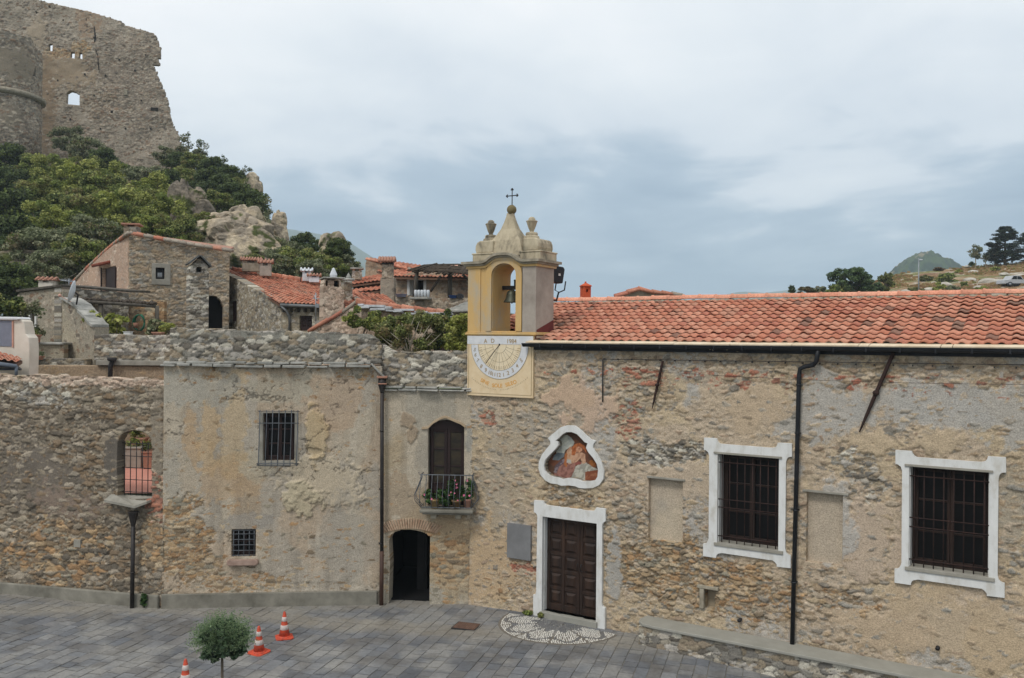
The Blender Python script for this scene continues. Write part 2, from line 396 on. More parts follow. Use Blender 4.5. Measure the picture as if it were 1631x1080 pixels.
def wall(name, fr, loops, style, res=.03, thick=.5, mat='masonry', parent=None, back=True, hoff=0.0, surf=None):
    U, V, q = grid_shape(loops, res)
    h, col = style(U, V); h = h+hoff
    pos = (surf or fr.arr)(U, V, h); n = len(U)
    e = np.concatenate([q[:, [0, 1]], q[:, [1, 2]], q[:, [2, 3]], q[:, [3, 0]]]); key = np.sort(e, 1)
    kk = key[:, 0].astype(np.int64)*n+key[:, 1]
    _, idx, cnt = np.unique(kk, return_index=True, return_counts=True)
    be = e[idx[cnt == 1]]
    bvs = np.unique(be); mp = np.full(n, -1); mp[bvs] = n+np.arange(len(bvs))
    pb = (surf or fr.arr)(U[bvs], V[bvs], np.full(len(bvs), -thick))
    side = np.stack([be[:, 1], be[:, 0], mp[be[:, 0]], mp[be[:, 1]]], 1)
    VV = np.concatenate([pos, pb]); CC = np.concatenate([col, col[bvs]]); FF = np.concatenate([q, side])
    me = np_mesh(name, VV, FF, CC)
    sm = np.zeros(len(FF), bool); sm[:len(q)] = True
    if back:
        flat = [p for l in loops for p in l]
        tri = geometry.tessellate_polygon([[Vector((a, b, 0)) for a, b in l] for l in loops])
        fu = np.array([p[0] for p in flat]); fv = np.array([p[1] for p in flat])
        pb2 = (surf or fr.arr)(fu, fv, np.full(len(flat), -thick+.001)); c2 = style(fu, fv)[1]
        k = len(VV)
        tf = []
        for t in tri:
            a, b, c = [flat[i] for i in t]
            ccw = (b[0]-a[0])*(c[1]-a[1])-(b[1]-a[1])*(c[0]-a[0]) > 0
            tf.append(tuple(k+i for i in (t[::-1] if ccw else t)))
        VV = np.concatenate([VV, pb2]); CC = np.concatenate([CC, c2])
        me = bpy.data.meshes.new(name)
        me.from_pydata(VV.tolist(), [], FF.tolist()+tf)
        a = me.color_attributes.new('Col', 'FLOAT_COLOR', 'POINT'); c4 = np.ones((len(VV), 4), 'f'); c4[:, :3] = np.clip(CC, 0, .9)
        a.data.foreach_set('color', c4.ravel()); sm = np.concatenate([sm, np.zeros(len(tf), bool)])
    me.polygons.foreach_set('use_smooth', sm)
    return link(name, me, mat, parent)
def rough(pts, step=.12, amp=.05, seed=0):
    """turn a polyline in (u, v) into a ragged one"""
    rnd = random.Random(seed); o = [pts[0]]
    for (a, b), (c, d) in zip(pts, pts[1:]):
        L_ = math.hypot(c-a, d-b); n = max(1, int(L_/step))
        nx, ny = -(d-b)/L_, (c-a)/L_
        for k in range(1, n+1):
            t = (k+(rnd.uniform(-.3, .3) if k < n else 0))/n; r = rnd.uniform(-amp, amp)
            if k == n: r *= .5
            o.append((a+(c-a)*t+nx*r, b+(d-b)*t+ny*r))
    return o
PAL = {
 'grey': [C(156,148,132), C(134,130,120), C(178,170,156), C(118,114,106), C(150,136,116), C(166,160,150), C(108,102,92), C(192,186,170), C(144,132,112)],
 'church': [C(156,147,132), C(146,141,130), C(172,157,136), C(164,144,118), C(150,134,112), C(184,168,146), C(160,140,118), C(138,130,117), C(176,160,136), C(168,150,124)],
 'rust': [C(166,134,98), C(152,122,90), C(136,118,94), C(174,148,114), C(128,114,94), C(160,138,108), C(178,160,132), C(142,134,116)],
 'lw': [C(140,128,110), C(124,114,98), C(154,142,122), C(112,102,88), C(134,116,94), C(146,136,120), C(104,96,84), C(164,152,134), C(126,108,86)],
 'brick': [C(168,116,94), C(158,104,84), C(176,140,118), C(150,108,90), C(172,156,134)],
 'pink': [C(178,158,140), C(190,168,148), C(160,140,122), C(200,182,162)],
 'castle': [C(176,164,146), C(152,140,124), C(128,116,102), C(156,142,124), C(116,106,94), C(168,154,134), C(134,112,92)],
}
def rubble(fr, cw=.3, ch=.14, amp=.05, pal='grey', mortar=C(128,116,98), level=.2, lvar=.25, plaster=None, patches=(), seed=0, small=.3, und=.03, cells=None, cracks=0.0, joint_shade=.55, streak=0.0, grain=.30):
    pls = [np.array(x) for x in (plaster or [mortar])]
    def f(u, v):
        wu = u+.36*cw*(fbm(u*1.1/cw, v*1.1/ch*.7, 4, seed+50, .6)-.5)*2; wv = v+.42*ch*(fbm(u*1.0/cw, v*1.3/ch*.7, 4, seed+60, .6)-.5)*2
        f1, f2, i, j, ou, ov = voro(wu, wv, cw, ch, seed)
        g1, g2, gi, gj, gu, gv = voro(wu+5, wv+3, cw*.45, ch*.55, seed+11)
        r1 = _h(i, j, seed+1); sub = r1 < small
        f1 = np.where(sub, g1, f1); f2 = np.where(sub, g2, f2); i = np.where(sub, gi+9999, i); j = np.where(sub, gj, j); ou = np.where(sub, gu, ou); ov = np.where(sub, gv, ov)
        r2, r3, r4, r5, r6 = (_h(i, j, seed+k) for k in (2, 3, 4, 5, 6))
        ed = f2-f1
        S = np.clip(ed/.2, 0, 1)**.6*(.45+.55*r3)+(ou*(r4-.5)+ov*(r5-.5))*.7
        S = S+.26*(fbm(u*2.2/cw, v*2.6/ch*.6, 4, seed+3, .65)-.5)*2
        S = np.where(sub, S*.8, S)
        Lv = level+lvar*(fbm(u*.55, v*.7, 4, seed+21)-.5)*2.4+grain*(fbm(u*7, v*9, 4, seed+23, .65)-.5)*2
        pal_ = np.array(PAL[pal]); k = (r2*len(pal_)).astype(int).clip(0, len(pal_)-1); st = pal_[k]
        t1 = fbm(u*.45+3, v*.6, 4, seed+31)
        pc = np.zeros(u.shape+(3,))+pls[0]
        for q, c in enumerate(pls[1:]):
            m = sstep(.5, .6, fbm(u*(.6+.25*q)+7*q, v*(.5+.2*q), 5, seed+40+q)); pc = mixc(pc, c, m)
        pc = pc*(.82+.36*fbm(u*9, v*9, 5, seed+41, .7))[..., None]
        if streak:
            sk = fbm(u*4.5+fbm(u, v*.6, 3, seed+71), v*.28, 5, seed+70, .6); top_ = fbm(u*.5, v*.35, 3, seed+72)
            pc = mixc(pc, pc*.78, sstep(.54, .68, sk)*streak); pc = mixc(pc, C(186,176,158), sstep(.56, .7, 1-sk)*streak*.7*sstep(.4, .6, top_))
        for p in patches:
            b = blob(fr, u, v, *p['b'], seed=seed+int(p['b'][0]), rect=p.get('rect', False))
            Lv = Lv*(1-b*p.get('flat', 0))+p.get('L', 0)*b
            if 'col' in p: pc = mixc(pc, np.array(p['col'])*(.92+.16*fbm(u*7, v*7, 3, seed+2))[..., None], b*p.get('k', .85))
            if 'pal' in p:
                pp = np.array(PAL[p['pal']]); sel = (b > .5) & (r6 < p.get('prob', 1.0))
                st = np.where(sel[..., None], pp[(r2*len(pp)).astype(int).clip(0, len(pp)-1)], st)
        st = st*(.82+.36*r5)[..., None]*(.85+.3*fbm(u*12, v*12, 3, seed+9))[..., None]
        t = sstep(-.05, .07, S-Lv)
        mo = pc*(joint_shade+(1-joint_shade)*sstep(.0, .45, Lv))[..., None]  # low-lying mortar darkened: crevice shade put into the colour
        col = mixc(mo, st, t)
        h = amp*(np.maximum(S, Lv)-.75)+und*(fbm(u*.35, v*.35, 3, seed+77)-.5)*2+amp*.25*(fbm(u*4, v*4, 3, seed+78)-.5)
        if cracks:
            cn = fbm(u*1.1, v*1.3, 5, seed+90, .6); gate = sstep(.5, .6, fbm(u*.7, v*.7, 2, seed+95))
            ck = (1-sstep(.003, .012, abs(cn-.5)))*gate*cracks
            col = col*(1-.6*ck)[..., None]; h = h-.02*ck
        return h, col
    return f
def steps(pts, seed=0, sz=.28):
    rnd = random.Random(seed); o = [pts[0]]
    for (a, b), (c, d) in zip(pts, pts[1:]):
        n = max(1, int(math.hypot(c-a, d-b)/sz)); 
        for k in range(n):
            x0, y0 = a+(c-a)*k/n, b+(d-b)*k/n; x1, y1 = a+(c-a)*(k+1)/n, b+(d-b)*(k+1)/n; q = rnd.uniform(-.1, .1)
            o += [(x0+q, y1+q*.5), (x1+q, y1-q*.5)] if rnd.random() < .5 else [(x1+q, y0+q*.5), (x1-q, y1)]
    return o
def painted(fr, fn, rel=.0, seed=0):
    def f(u, v):
        return rel*(fbm(u*3, v*3, 3, seed)-.5)*2, fn(u, v)
    return f
# ------------------------------------------------------------ tiled roofs
TILE = [C(182,122,98), C(188,130,106), C(178,116,92), C(192,138,114), C(184,126,102), C(172,112,92), C(178,130,108)]
def tile_roof(name, a, b, c, d, tw=.23, rl=.37, parent=None, amp=.035, lip=.03, seed=0, grey=.05, greyfn=None, seg=7, pal=TILE, mat='tile'):
    """a left eave, b right eave, c right ridge, d left ridge"""
    a, b, c, d = (np.array(x, float) for x in (a, b, c, d)); rnd = np.random.RandomState(seed)
    W_ = (np.linalg.norm(b-a)+np.linalg.norm(c-d))/2; H_ = (np.linalg.norm(d-a)+np.linalg.norm(c-b))/2
    nc = max(2, int(round(W_/tw))); nr = max(2, int(round(H_/rl)))
    nrm = np.cross(b-a, d-a); nrm /= np.linalg.norm(nrm)
    if nrm[2] < 0: nrm = -nrm
    V = []; Fq = []; Cc = []
    s_ = np.linspace(0, 1, seg+1)
    prof = np.where(s_ < .62, np.sin(PI*s_/.62)*1.0, -.12*np.sin(PI*(s_-.62)/.38))
    prof[0] = .0; prof[-1] = .0
    for r in range(nr):
        for k in range(nc):
            j = rnd.uniform(-1, 1, 4); u = (k+s_)/nc
            t0 = (r-.02+.012*j[0])/nr; t1 = min(1.0, (r+1.04)/nr)
            def pt(u, t): return (a*(1-u)[:, None]+b*u[:, None])*(1-t)+(d*(1-u)[:, None]+c*u[:, None])*t
            hb = lip+prof*amp+.006*j[1]+.006*j[2]*(s_-.5); ht = prof*amp*.9+.002
            sl = .012*(rnd.rand()**6)/1.0; B = pt(u, t0-sl)+nrm*hb[:, None]; T = pt(u, t1)+nrm*ht[:, None]; B2 = pt(u, t0)+nrm*(hb-.028)[:, None]
            o = len(V); V += B.tolist()+T.tolist()+B2.tolist(); m = seg+1
            for i in range(seg):
                Fq.append((o+i, o+i+1, o+m+i+1, o+m+i)); Fq.append((o+2*m+i, o+2*m+i+1, o+i+1, o+i))
            cc = np.array(pal[rnd.randint(len(pal))])*(1+.06*j[3])
            g = grey if greyfn is None else greyfn((k+.5)/nc, (r+.5)/nr)
            if rnd.rand() < g: cc = cc*.35+C(92,84,76)*.6
            Cc += [cc]*(3*m)
    o = len(V); V += [(a-nrm*.05).tolist(), (b-nrm*.05).tolist(), (c-nrm*.05).tolist(), (d-nrm*.05).tolist()]; Fq.append((o, o+1, o+2, o+3)); Cc += [C(110,80,64)]*4
    V += [(x-nrm*.14).tolist() for x in (a, b, c, d)]; Cc += [C(110,90,74)]*4
    Fq += [(o+4, o+5, o+1, o), (o+5, o+6, o+2, o+1), (o+6, o+7, o+3, o+2), (o+7, o+4, o, o+3), (o+7, o+6, o+5, o+4)]
    me = np_mesh(name, np.array(V), np.array(Fq), np.array(Cc), smooth=False)
    sm = np.ones(len(Fq), bool); sm[-6:] = False; me.polygons.foreach_set('use_smooth', sm)
    return link(name, me, mat, parent)
def ridge(name, p0, p1, r=.11, step=.42, parent=None, seed=0, collar=.016, pal=TILE):
    p0, p1 = Vector(p0), Vector(p1); rnd = random.Random(seed); mb = MB(); Ln = (p1-p0).length; n = max(1, int(Ln/step)); t = (p1-p0).normalized()
    a = t.cross(Vector((0,0,1))).normalized()
    for k in range(n):
        q0 = p0+(p1-p0)*(k/n); q1 = p0+(p1-p0)*((k+1)/n); dz = Vector((0,0,rnd.uniform(-.008, .008))); c = np.array(rnd.choice(pal))*rnd.uniform(.9, 1.12)
        vs = []; fs = []; rings = [(0, r+collar), (.1, r+collar), (.12, r), (1, r*.97)]
        for f_, rr in rings:
            for i in range(9):
                an = PI*i/8; vs.append(q0+(q1-q0)*f_+dz+a*math.cos(an)*rr+Vector((0,0,1))*math.sin(an)*rr)
        for i in range(len(rings)-1):
            for j in range(8): fs.append((i*9+j, i*9+j+1, (i+1)*9+j+1, (i+1)*9+j))
        fs.append(tuple(range(9)))
        mb.add(vs, fs, c, True)
    return mb.build(name, 'tile', parent, col=True)
# ------------------------------------------------------------ foliage
def leaves(name, clumps, n, size, pal, parent=None, seed=0, local=False, mat='leaf', aspect=1.6, drop=.0, up=.0):
    """clumps: [(center, radius(xyz), weight)]: leaf-sized faces spread through each clump's volume"""
    rnd = np.random.RandomState(seed); wt = np.array([c[2] for c in clumps], float); wt /= wt.sum()
    k = rnd.choice(len(clumps), n, p=wt); ctr = np.array([np.array(c[0], float) for c in clumps])[k]; rad = np.array([np.array(c[1], float)*np.ones(3) for c in clumps])[k]
    d = rnd.normal(size=(n, 3)); d /= np.linalg.norm(d, axis=1)[:, None]; rr = rnd.rand(n)**.45
    p = ctr+d*rad*rr[:, None]; p[:, 2] -= drop*rnd.rand(n)
    nm = d*.7+rnd.normal(size=(n, 3))*.6+np.array([0, 0, .35+up]); nm /= np.linalg.norm(nm, axis=1)[:, None]
    t = np.cross(nm, rnd.normal(size=(n, 3))); t /= np.linalg.norm(t, axis=1)[:, None]; b = np.cross(nm, t)
    s = size*(.6+.8*rnd.rand(n))[:, None]
    V = np.stack([p-t*s*.5*aspect, p+b*s*.5, p+t*s*.5*aspect, p-b*s*.5], 1)
    V[:, 1] += nm*s*.12; V[:, 3] += nm*s*.12
    F_ = np.arange(n*4).reshape(-1, 4)
    cl = rnd.rand(len(clumps))[k]; pl = np.array(pal); ci = (np.clip(cl*.7+rnd.rand(n)*.3, 0, .999)*len(pl)).astype(int)
    c = pl[ci]*(.75+.75*rnd.rand(n))[:, None]
    me = np_mesh(name, V.reshape(-1, 3), F_, np.repeat(c, 4, 0))
    return link(name, me, mat, parent, local)
def crown_clumps(rnd, R3, nc, cr=.32, base=0.0):
    out = []
    for _ in range(nc):
        while True:
            q = [rnd.uniform(-1, 1) for _ in range(3)]; m = math.sqrt(sum(x*x for x in q))
            if .25 < m < 1: break
        s = rnd.uniform(.6, 1.25)*cr
        out.append(((q[0]*R3[0]*.85, q[1]*R3[1]*.85, q[2]*R3[2]*.85+base), (R3[0]*s, R3[1]*s, R3[2]*s*.75), s**2))
    return out
G1 = [C(94,106,52), C(116,128,64), C(134,142,76), C(74,88,46), C(144,148,88), C(112,110,62)]      # mid green
G2 = [C(58,70,42), C(74,88,52), C(90,102,60), C(50,60,38)]                        # dark
G3 = [C(124,132,60), C(144,150,74), C(158,160,90), C(104,114,56)]                   # light yellow green
G4 = [C(108,114,82), C(126,130,98), C(92,100,70), C(140,142,112), C(122,112,84)]                    # grey olive
def tree_proto(name, label, cat, group, R3, hgt, n, size, pal, seed, nc=26, bark='bark', trunk=.16, cr=.32, limbs=5):
    rnd = random.Random(seed)
    t = thing(name, label, cat, (0,0,0), 0, group)
    cl = crown_clumps(rnd, R3, nc, cr, hgt)
    mb = MB(); top = Vector((rnd.uniform(-.1,.1)*R3[0], rnd.uniform(-.1,.1)*R3[1], hgt-.1*R3[2]))
    mb.tube([(0,0,-.6), (0,0,.1), top*.5+Vector((rnd.uniform(-.15,.15), 0, 0)), top], [trunk*1.2, trunk, trunk*.75, trunk*.35], 7)
    for k in range(limbs):
        c = Vector(cl[k % len(cl)][0]); s = top*rnd.uniform(.45, .9); mb.tube([s, (s+c)/2+Vector((0,0,-.05*hgt)), c], [trunk*.45, trunk*.3, trunk*.1], 5)
    mb.build('trunk', bark, t, local=True)
    leaves('crown', cl, n, size, pal, t, seed, local=True)
    return t
# ============================================================ planes of the square
dch = (math.cos(R(32)), -math.sin(R(32)))
CHA = (1.36-2.84*dch[0], 21.2-2.84*dch[1])
CH = Frame(CHA, (CHA[0]+15*dch[0], CHA[1]+15*dch[1]))
MF = Frame((-8.82, 22.3), (-3.40, 22.8))
BF = Frame((-3.38, 22.86), (-1.02, 22.72))
lwd = np.array([-8.82+13.63, 22.3-23.4]); lwd /= np.hypot(*lwd)
LW = Frame((-8.80-8*lwd[0], 22.32-8*lwd[1]), (-8.80, 22.32))
def shift(fr, h): return Frame(fr.A+fr.n*h, fr.A+fr.n*h+fr.d*fr.len)
def gz(x, y):
    x = np.asarray(x, float)
    return .12*sstep(-2.5, 1.0, x)-.16*sstep(3.0, 7.5, x)+.06*sstep(-10, -14, x)
# ============================================================ ground
def sheet(name, x0, x1, y0, y1, nx, ny, zf, colf, mat, smooth=True, kind='structure'):
    X, Y = np.meshgrid(np.linspace(x0, x1, nx+1), np.linspace(y0, y1, ny+1)); X = X.ravel(); Y = Y.ravel(); Z = zf(X, Y)
    a = (np.arange(ny)[:, None]*(nx+1)+np.arange(nx)[None, :]).ravel(); q = np.stack([a, a+1, a+nx+2, a+nx+1], 1)
    me = np_mesh(name, np.stack([X, Y, Z], 1), q, colf(X, Y) if colf else None, smooth)
    return tag(link(name, me, mat), kind=kind)
g = MB(); g.add([(-2590,-140,-2.5), (2590,-140,-2.5), (2590,3640,-2.5), (-2590,3640,-2.5)], [(0,1,2,3)])
M['valley'] = noise_mat('valley_green', C(70,80,56), C(98,100,72), .02, .95, .1)
tag(g.build('ground', 'valley'), kind='structure')
sheet('piazza_joints', -40, 30, -20, 26, 70, 46, lambda x, y: gz(x, y)-.012, lambda x, y: np.zeros(x.shape+(3,))+C(122,118,108), 'masonry')
def paving():
    rnd = random.Random(4); an = R(17); r = np.array([math.sin(an), math.cos(an)]); s = np.array([math.cos(an), -math.sin(an)])
    pal = [C(116,118,120), C(110,112,115), C(121,122,123), C(117,117,117), C(104,107,111), C(125,125,124), C(113,115,117), C(118,117,115)]
    V = []; Fq = []; Cc = []
    k = -24.0
    while k < 14:
        wd = rnd.choice([.27, .3, .33, .36, .31]); t = 2.0+rnd.uniform(0, .5)
        while t < 30:
            ln = rnd.choice([rnd.uniform(.22, .4), rnd.uniform(.35, .6)])
            c = s*(k+wd/2)+r*(t+ln/2)
            if 10 < c[1] < 24.4 and -17 < c[0] < 11:
                g_ = .009; j = [rnd.uniform(-.005, .005) for _ in range(8)]
                ge = .013; g_ = .008; q = [s*(k+g_+j[0])+r*(t+ge+j[1]), s*(k+wd-g_+j[2])+r*(t+ge+j[3]), s*(k+wd-g_+j[4])+r*(t+ln-ge+j[5]), s*(k+g_+j[6])+r*(t+ln-ge+j[7])]
                dz = rnd.uniform(-.002, .005); tx, ty = rnd.uniform(-.008, .008), rnd.uniform(-.008, .008)
                # subdivided top so that wear and dirt vary inside a slab
                o = len(V); m = 5; base = np.array(rnd.choice(pal))*rnd.uniform(.84, 1.14)
                for a in range(m):
                    for b in range(m):
                        fa, fb = a/(m-1), b/(m-1); p = (q[0]*(1-fa)+q[1]*fa)*(1-fb)+(q[3]*(1-fa)+q[2]*fa)*fb
                        V.append((p[0], p[1], dz+tx*(fa-.5)+ty*(fb-.5))); Cc.append(base)
                for a in range(m-1):
                    for b in range(m-1): Fq.append((o+a*m+b, o+(a+1)*m+b, o+(a+1)*m+b+1, o+a*m+b+1))
                e = len(V)
                for p in q: V.append((p[0], p[1], -.03)); Cc.append(base)
                cn = [o, o+(m-1)*m, o+m*m-1, o+m-1]
                for i in range(4): Fq.append((cn[i], e+i, e+(i+1) % 4, cn[(i+1) % 4]))
            t += ln
        k += wd
    V = np.array(V); Cc = np.array(Cc); V[:, 2] += gz(V[:, 0], V[:, 1])
    n1 = fbm(V[:, 0]*.5, V[:, 1]*.5, 4, 5); n2 = fbm(V[:, 0]*5, V[:, 1]*5, 4, 6); n3 = fbm(V[:, 0]*1.4, V[:, 1]*1.4, 4, 8)
    Cc = Cc*(.58+.3*n1+.36*n2)[:, None]
    Cc = mixc(Cc, C(148,146,140), sstep(.52, .72, n3)*.5)
    Cc = mixc(Cc, C(84,80,74), sstep(.56, .64, fbm(V[:, 0]*2.3+4, V[:, 1]*1.6, 5, 15, .6))*.4)
    wd_ = np.minimum(abs((V[:, 0]-MF.A[0])*MF.n[0]+(V[:, 1]-MF.A[1])*MF.n[1]), abs((V[:, 0]-LW.A[0])*LW.n[0]+(V[:, 1]-LW.A[1])*LW.n[1]))
    Cc = mixc(Cc, C(150,142,126), (1-sstep(.1, .75, wd_+.5*(n2-.5)))*.45)
    me = np_mesh('piazza_paving', V, Fq, Cc); tag(link('piazza_paving', me, 'paving'), kind='structure')
paving()
# pebble half-round in front of the church door
pc_ = np.array([1.22, 20.98]); RP = 1.5
def pebbles():
    rnd = random.Random(3); mb = MB(); base = MB()
    d, n = CH.d, CH.n; pts = []
    for k in range(25):
        a = PI*k/24; p = pc_+d*RP*math.cos(a)+n*RP*math.sin(a)*.98; pts.append(p)
    vs = [(p[0], p[1], float(gz(p[0], p[1]))+.008) for p in pts]; base.add(vs+[(p[0], p[1], -.1) for p in pts], [tuple(range(25))[::-1]]+[(i, i+1, 26+i, 25+i) for i in range(24)], C(112,106,96))
    seen = []
    for ring in np.arange(.12, RP-.03, .052):
        m = int(PI*ring/.05)
        for k in range(m+1):
            a = PI*(k+.5*rnd.random())/max(1, m); rr = ring+rnd.uniform(-.01, .01)
            spoke = min(abs(a-PI*f) for f in (.2, .4, .6, .8))*rr
            if spoke < .03: continue
            p = pc_+d*rr*math.cos(a)+n*rr*math.sin(a)*.98
            # white stones with darker petals
            wave = math.sin(rr*9+math.cos(a*10)*1.2)
            if ring < .55: col = C(112,112,112) if rnd.random() < .9 else C(150,148,140)
            else: col = C(204,200,190) if wave > -.86 else C(112,112,112)
            z = float(gz(p[0], p[1]))+.008
            col = col*rnd.uniform(.8, 1.1); s1, s2 = rnd.uniform(.015, .022), rnd.uniform(.015, .022)
            vs = [(p[0]+math.cos(q)*s1, p[1]+math.sin(q)*s2, z) for q in (0, 1.05, 2.1, 3.14, 4.2, 5.25)]+[(p[0]+math.cos(q)*s1*.6, p[1]+math.sin(q)*s2*.6, z+.011) for q in (0, 1.05, 2.1, 3.14, 4.2, 5.25)]
            mb.add(vs, [(i, (i+1) % 6, 6+(i+1) % 6, 6+i) for i in range(6)]+[(6,7,8,9,10,11)], col, True)
    base.v += []; k = len(base.v); base.v += mb.v; base.f += [tuple(i+k for i in f) for f in mb.f]; base.c += mb.c; base.sm += mb.sm
    tag(base.build('pebble_mosaic_paving', 'paint', col=True), kind='structure')
pebbles()
# ============================================================ church
def rectpx(fr, x0, y0, x1, y1, h=0):
    """an upright rectangle from its photographed left-top and right-bottom corners"""
    a, b = fr.px(x0, y0, h); c, d = fr.px(x1, y1, h); return a, c, d, b      # u0,u1,v0,v1
church = thing('church', 'long rubble stone church with an orange tiled roof and white framed windows', 'church', CH.W(7, 0, -2))
# windows
wA = [(CH.px(1144, 722), CH.px(1243, 729), CH.px(1143, 866), CH.px(1240, 876)), (CH.px(1450, 742), CH.px(1578, 751), CH.px(1446, 907), CH.px(1574, 916))]
wO = [(CH.px(1124, 698), CH.px(1264, 705), CH.px(1120, 886), CH.px(1259, 903)), (CH.px(1428, 717), CH.px(1604, 728), CH.px(1425, 929), CH.px(1599, 949))]
def avg(q): (a, b), (c, d), (e, f), (g_, h) = q; return [(a+e)/2, (c+g_)/2, (f+h)/2, (b+d)/2]
WI = [avg(q) for q in wA]; WO = [avg(q) for q in wO]
print('window inner', WI, 'outer', WO)
dI = [CH.px(866, 822), CH.px(952, 833)]; 
D_u0, D_u1 = dI[0][0], CH.px(952, 900)[0]; D_top = (dI[0][1]+dI[1][1])/2
D_bot = float(gz(*CH.W((D_u0+D_u1)/2, 0)[:2]))+.14
niche_out = [(205,310),(300,230),(380,165),(470,140),(560,150),(640,200),(700,260),(770,325),(840,350),(806,390),(800,440),(860,530),(915,630),(945,740),(937,850),(885,930),(800,970),(700,975),(620,970),(560,945),(480,935),(380,940),(330,920),(240,908),(170,870),(110,800),(80,710),(88,620),(130,525),(190,450),(240,390),(235,350)]
niche_in = [(305,345),(350,310),(400,260),(450,232),(520,232),(590,260),(640,310),(690,365),(728,380),(708,440),(740,500),(800,570),(850,650),(868,730),(860,820),(830,868),(760,880),(650,880),(600,855),(530,840),(450,840),(400,852),(330,832),(260,820),(205,785),(165,745),(152,680),(170,600),(230,530),(300,460),(345,405),(340,360)]
nsc = 1038/125
NO = [CH.px(850+x/nsc, 660+y/nsc) for x, y in niche_out]; NI = [CH.px(850+x/nsc, 660+y/nsc) for x, y in niche_in]
B1 = rectpx(CH, 1033, 760, 1087, 866); B2 = rectpx(CH, 1285, 782, 1342, 902); SN = rectpx(CH, 1122, 937, 1138, 972)
def rl(r): u0, u1, v0, v1 = r; return [(u0, v0), (u1, v0), (u1, v1), (u0, v1)]
UE = 15.0; EV = 6.72
ch_out = [(0, -.4), (UE, -.4), (UE, EV), (1.97, EV), (1.97, 6.98), (-.02, 6.98)]
holes = [rl(WI[0]), rl(WI[1]), [(D_u0, D_bot), (D_u1, D_bot), (D_u1, D_top), (D_u0, D_top)], NI, rl(B1), rl(B2), rl(SN)]
TAN, GREY, OCH, PNK = C(180,163,141), C(170,166,158), C(184,165,137), C(184,168,150)
chp = [
 dict(b=(1300,592,420,26), L=.25, flat=.8, pal='church', prob=.6), dict(b=(1180,600,500,9), pal='brick', prob=.45), dict(b=(1350,622,500,7), pal='brick', prob=.5, L=-.1),
 dict(b=(1000,660,22,40), pal='brick', prob=.6, L=.2, flat=.6), dict(b=(1015,620,60,50), L=.1, flat=.6), dict(b=(945,600,50,20), L=.2, flat=.6),
 dict(b=(1305,660,75,50), L=.62, flat=.8, col=GREY), dict(b=(1470,650,110,42), L=.55, flat=.7, col=GREY), dict(b=(1600,660,60,50), L=.5, flat=.6, col=GREY*.97),
 dict(b=(1400,705,45,22), col=OCH, L=.7, flat=.6), dict(b=(1490,700,40,22), col=OCH, L=.7, flat=.6), dict(b=(1200,650,60,40), col=C(182,162,136), L=.6, flat=.6),
 dict(b=(920,650,55,45), col=C(186,160,136), L=1.0, flat=.9), dict(b=(860,700,60,60), col=C(160,150,134), L=.35, flat=.7),
 dict(b=(1050,720,60,22), L=.0, flat=.8, pal='grey'), dict(b=(1370,760,40,50), L=.1, flat=.6, pal='grey'), dict(b=(1120,770,70,30), L=.6, flat=.6, col=TAN),
 dict(b=(1380,860,60,60), L=.75, flat=.8, col=C(178,160,140)), dict(b=(1330,830,30,60), L=.7, flat=.6, col=GREY),
 dict(b=(1080,915,130,55), L=.12, flat=.85, pal='rust', prob=.75), dict(b=(1200,960,80,40), L=.2, flat=.7, pal='rust', prob=.6), dict(b=(1340,960,70,25), L=.1, flat=.7, pal='rust', prob=.4),
 dict(b=(990,830,35,70), L=.1, flat=.6), dict(b=(978,900,14,60), L=.7, flat=.7, col=C(158,156,150)),
 dict(b=(1530,1000,140,50), L=.75, flat=.85, col=C(180,160,132)), dict(b=(1400,1000,70,30), L=.65, flat=.7, col=C(178,158,132)),
 dict(b=(820,930,45,50), L=.35, flat=.8, pal='rust', prob=.5), dict(b=(780,890,40,70), L=.5, flat=.6, col=C(180,156,124)), dict(b=(830,905,22,9), pal='brick', L=-.1, flat=.8),
 dict(b=(775,665,16,10), pal='brick', prob=.7, L=.2, flat=.8), dict(b=(800,770,50,70), L=.45, flat=.7, col=C(166,152,130)), dict(b=(905,795,50,18), L=.1, flat=.8, pal='rust', prob=.4),
 dict(b=(1610,800,40,70), L=.4, flat=.6, col=C(160,150,132)), dict(b=(1240,800,12,70), L=.2, flat=.5),
]
wall('wall', CH, [ch_out]+holes, rubble(CH, .21, .09, .095, 'church', TAN, .64, .26, [TAN, C(182,164,140), C(168,162,152), C(182,164,136)], chp, seed=1, small=.5, und=.035, joint_shade=.5), .021, .55, parent=church, back=False)
# end wall and back wall of the nave
EF = Frame(CH.W(UE, 0, 0)[:2], CH.W(UE, 0, -8)[:2])
mb = MB(); mb.prism(EF, [[(0, -.4), (8, -.4), (8, EV), (4, 7.9), (0, EV)]], -.3, 0)
mb.box(CH, 0, UE, -.4, EV, -8.2, -7.9); mb.box(CH, -.3, 0, -.4, EV, -8.2, -.6)
mb.build('side_wall', 'plaque2', church)
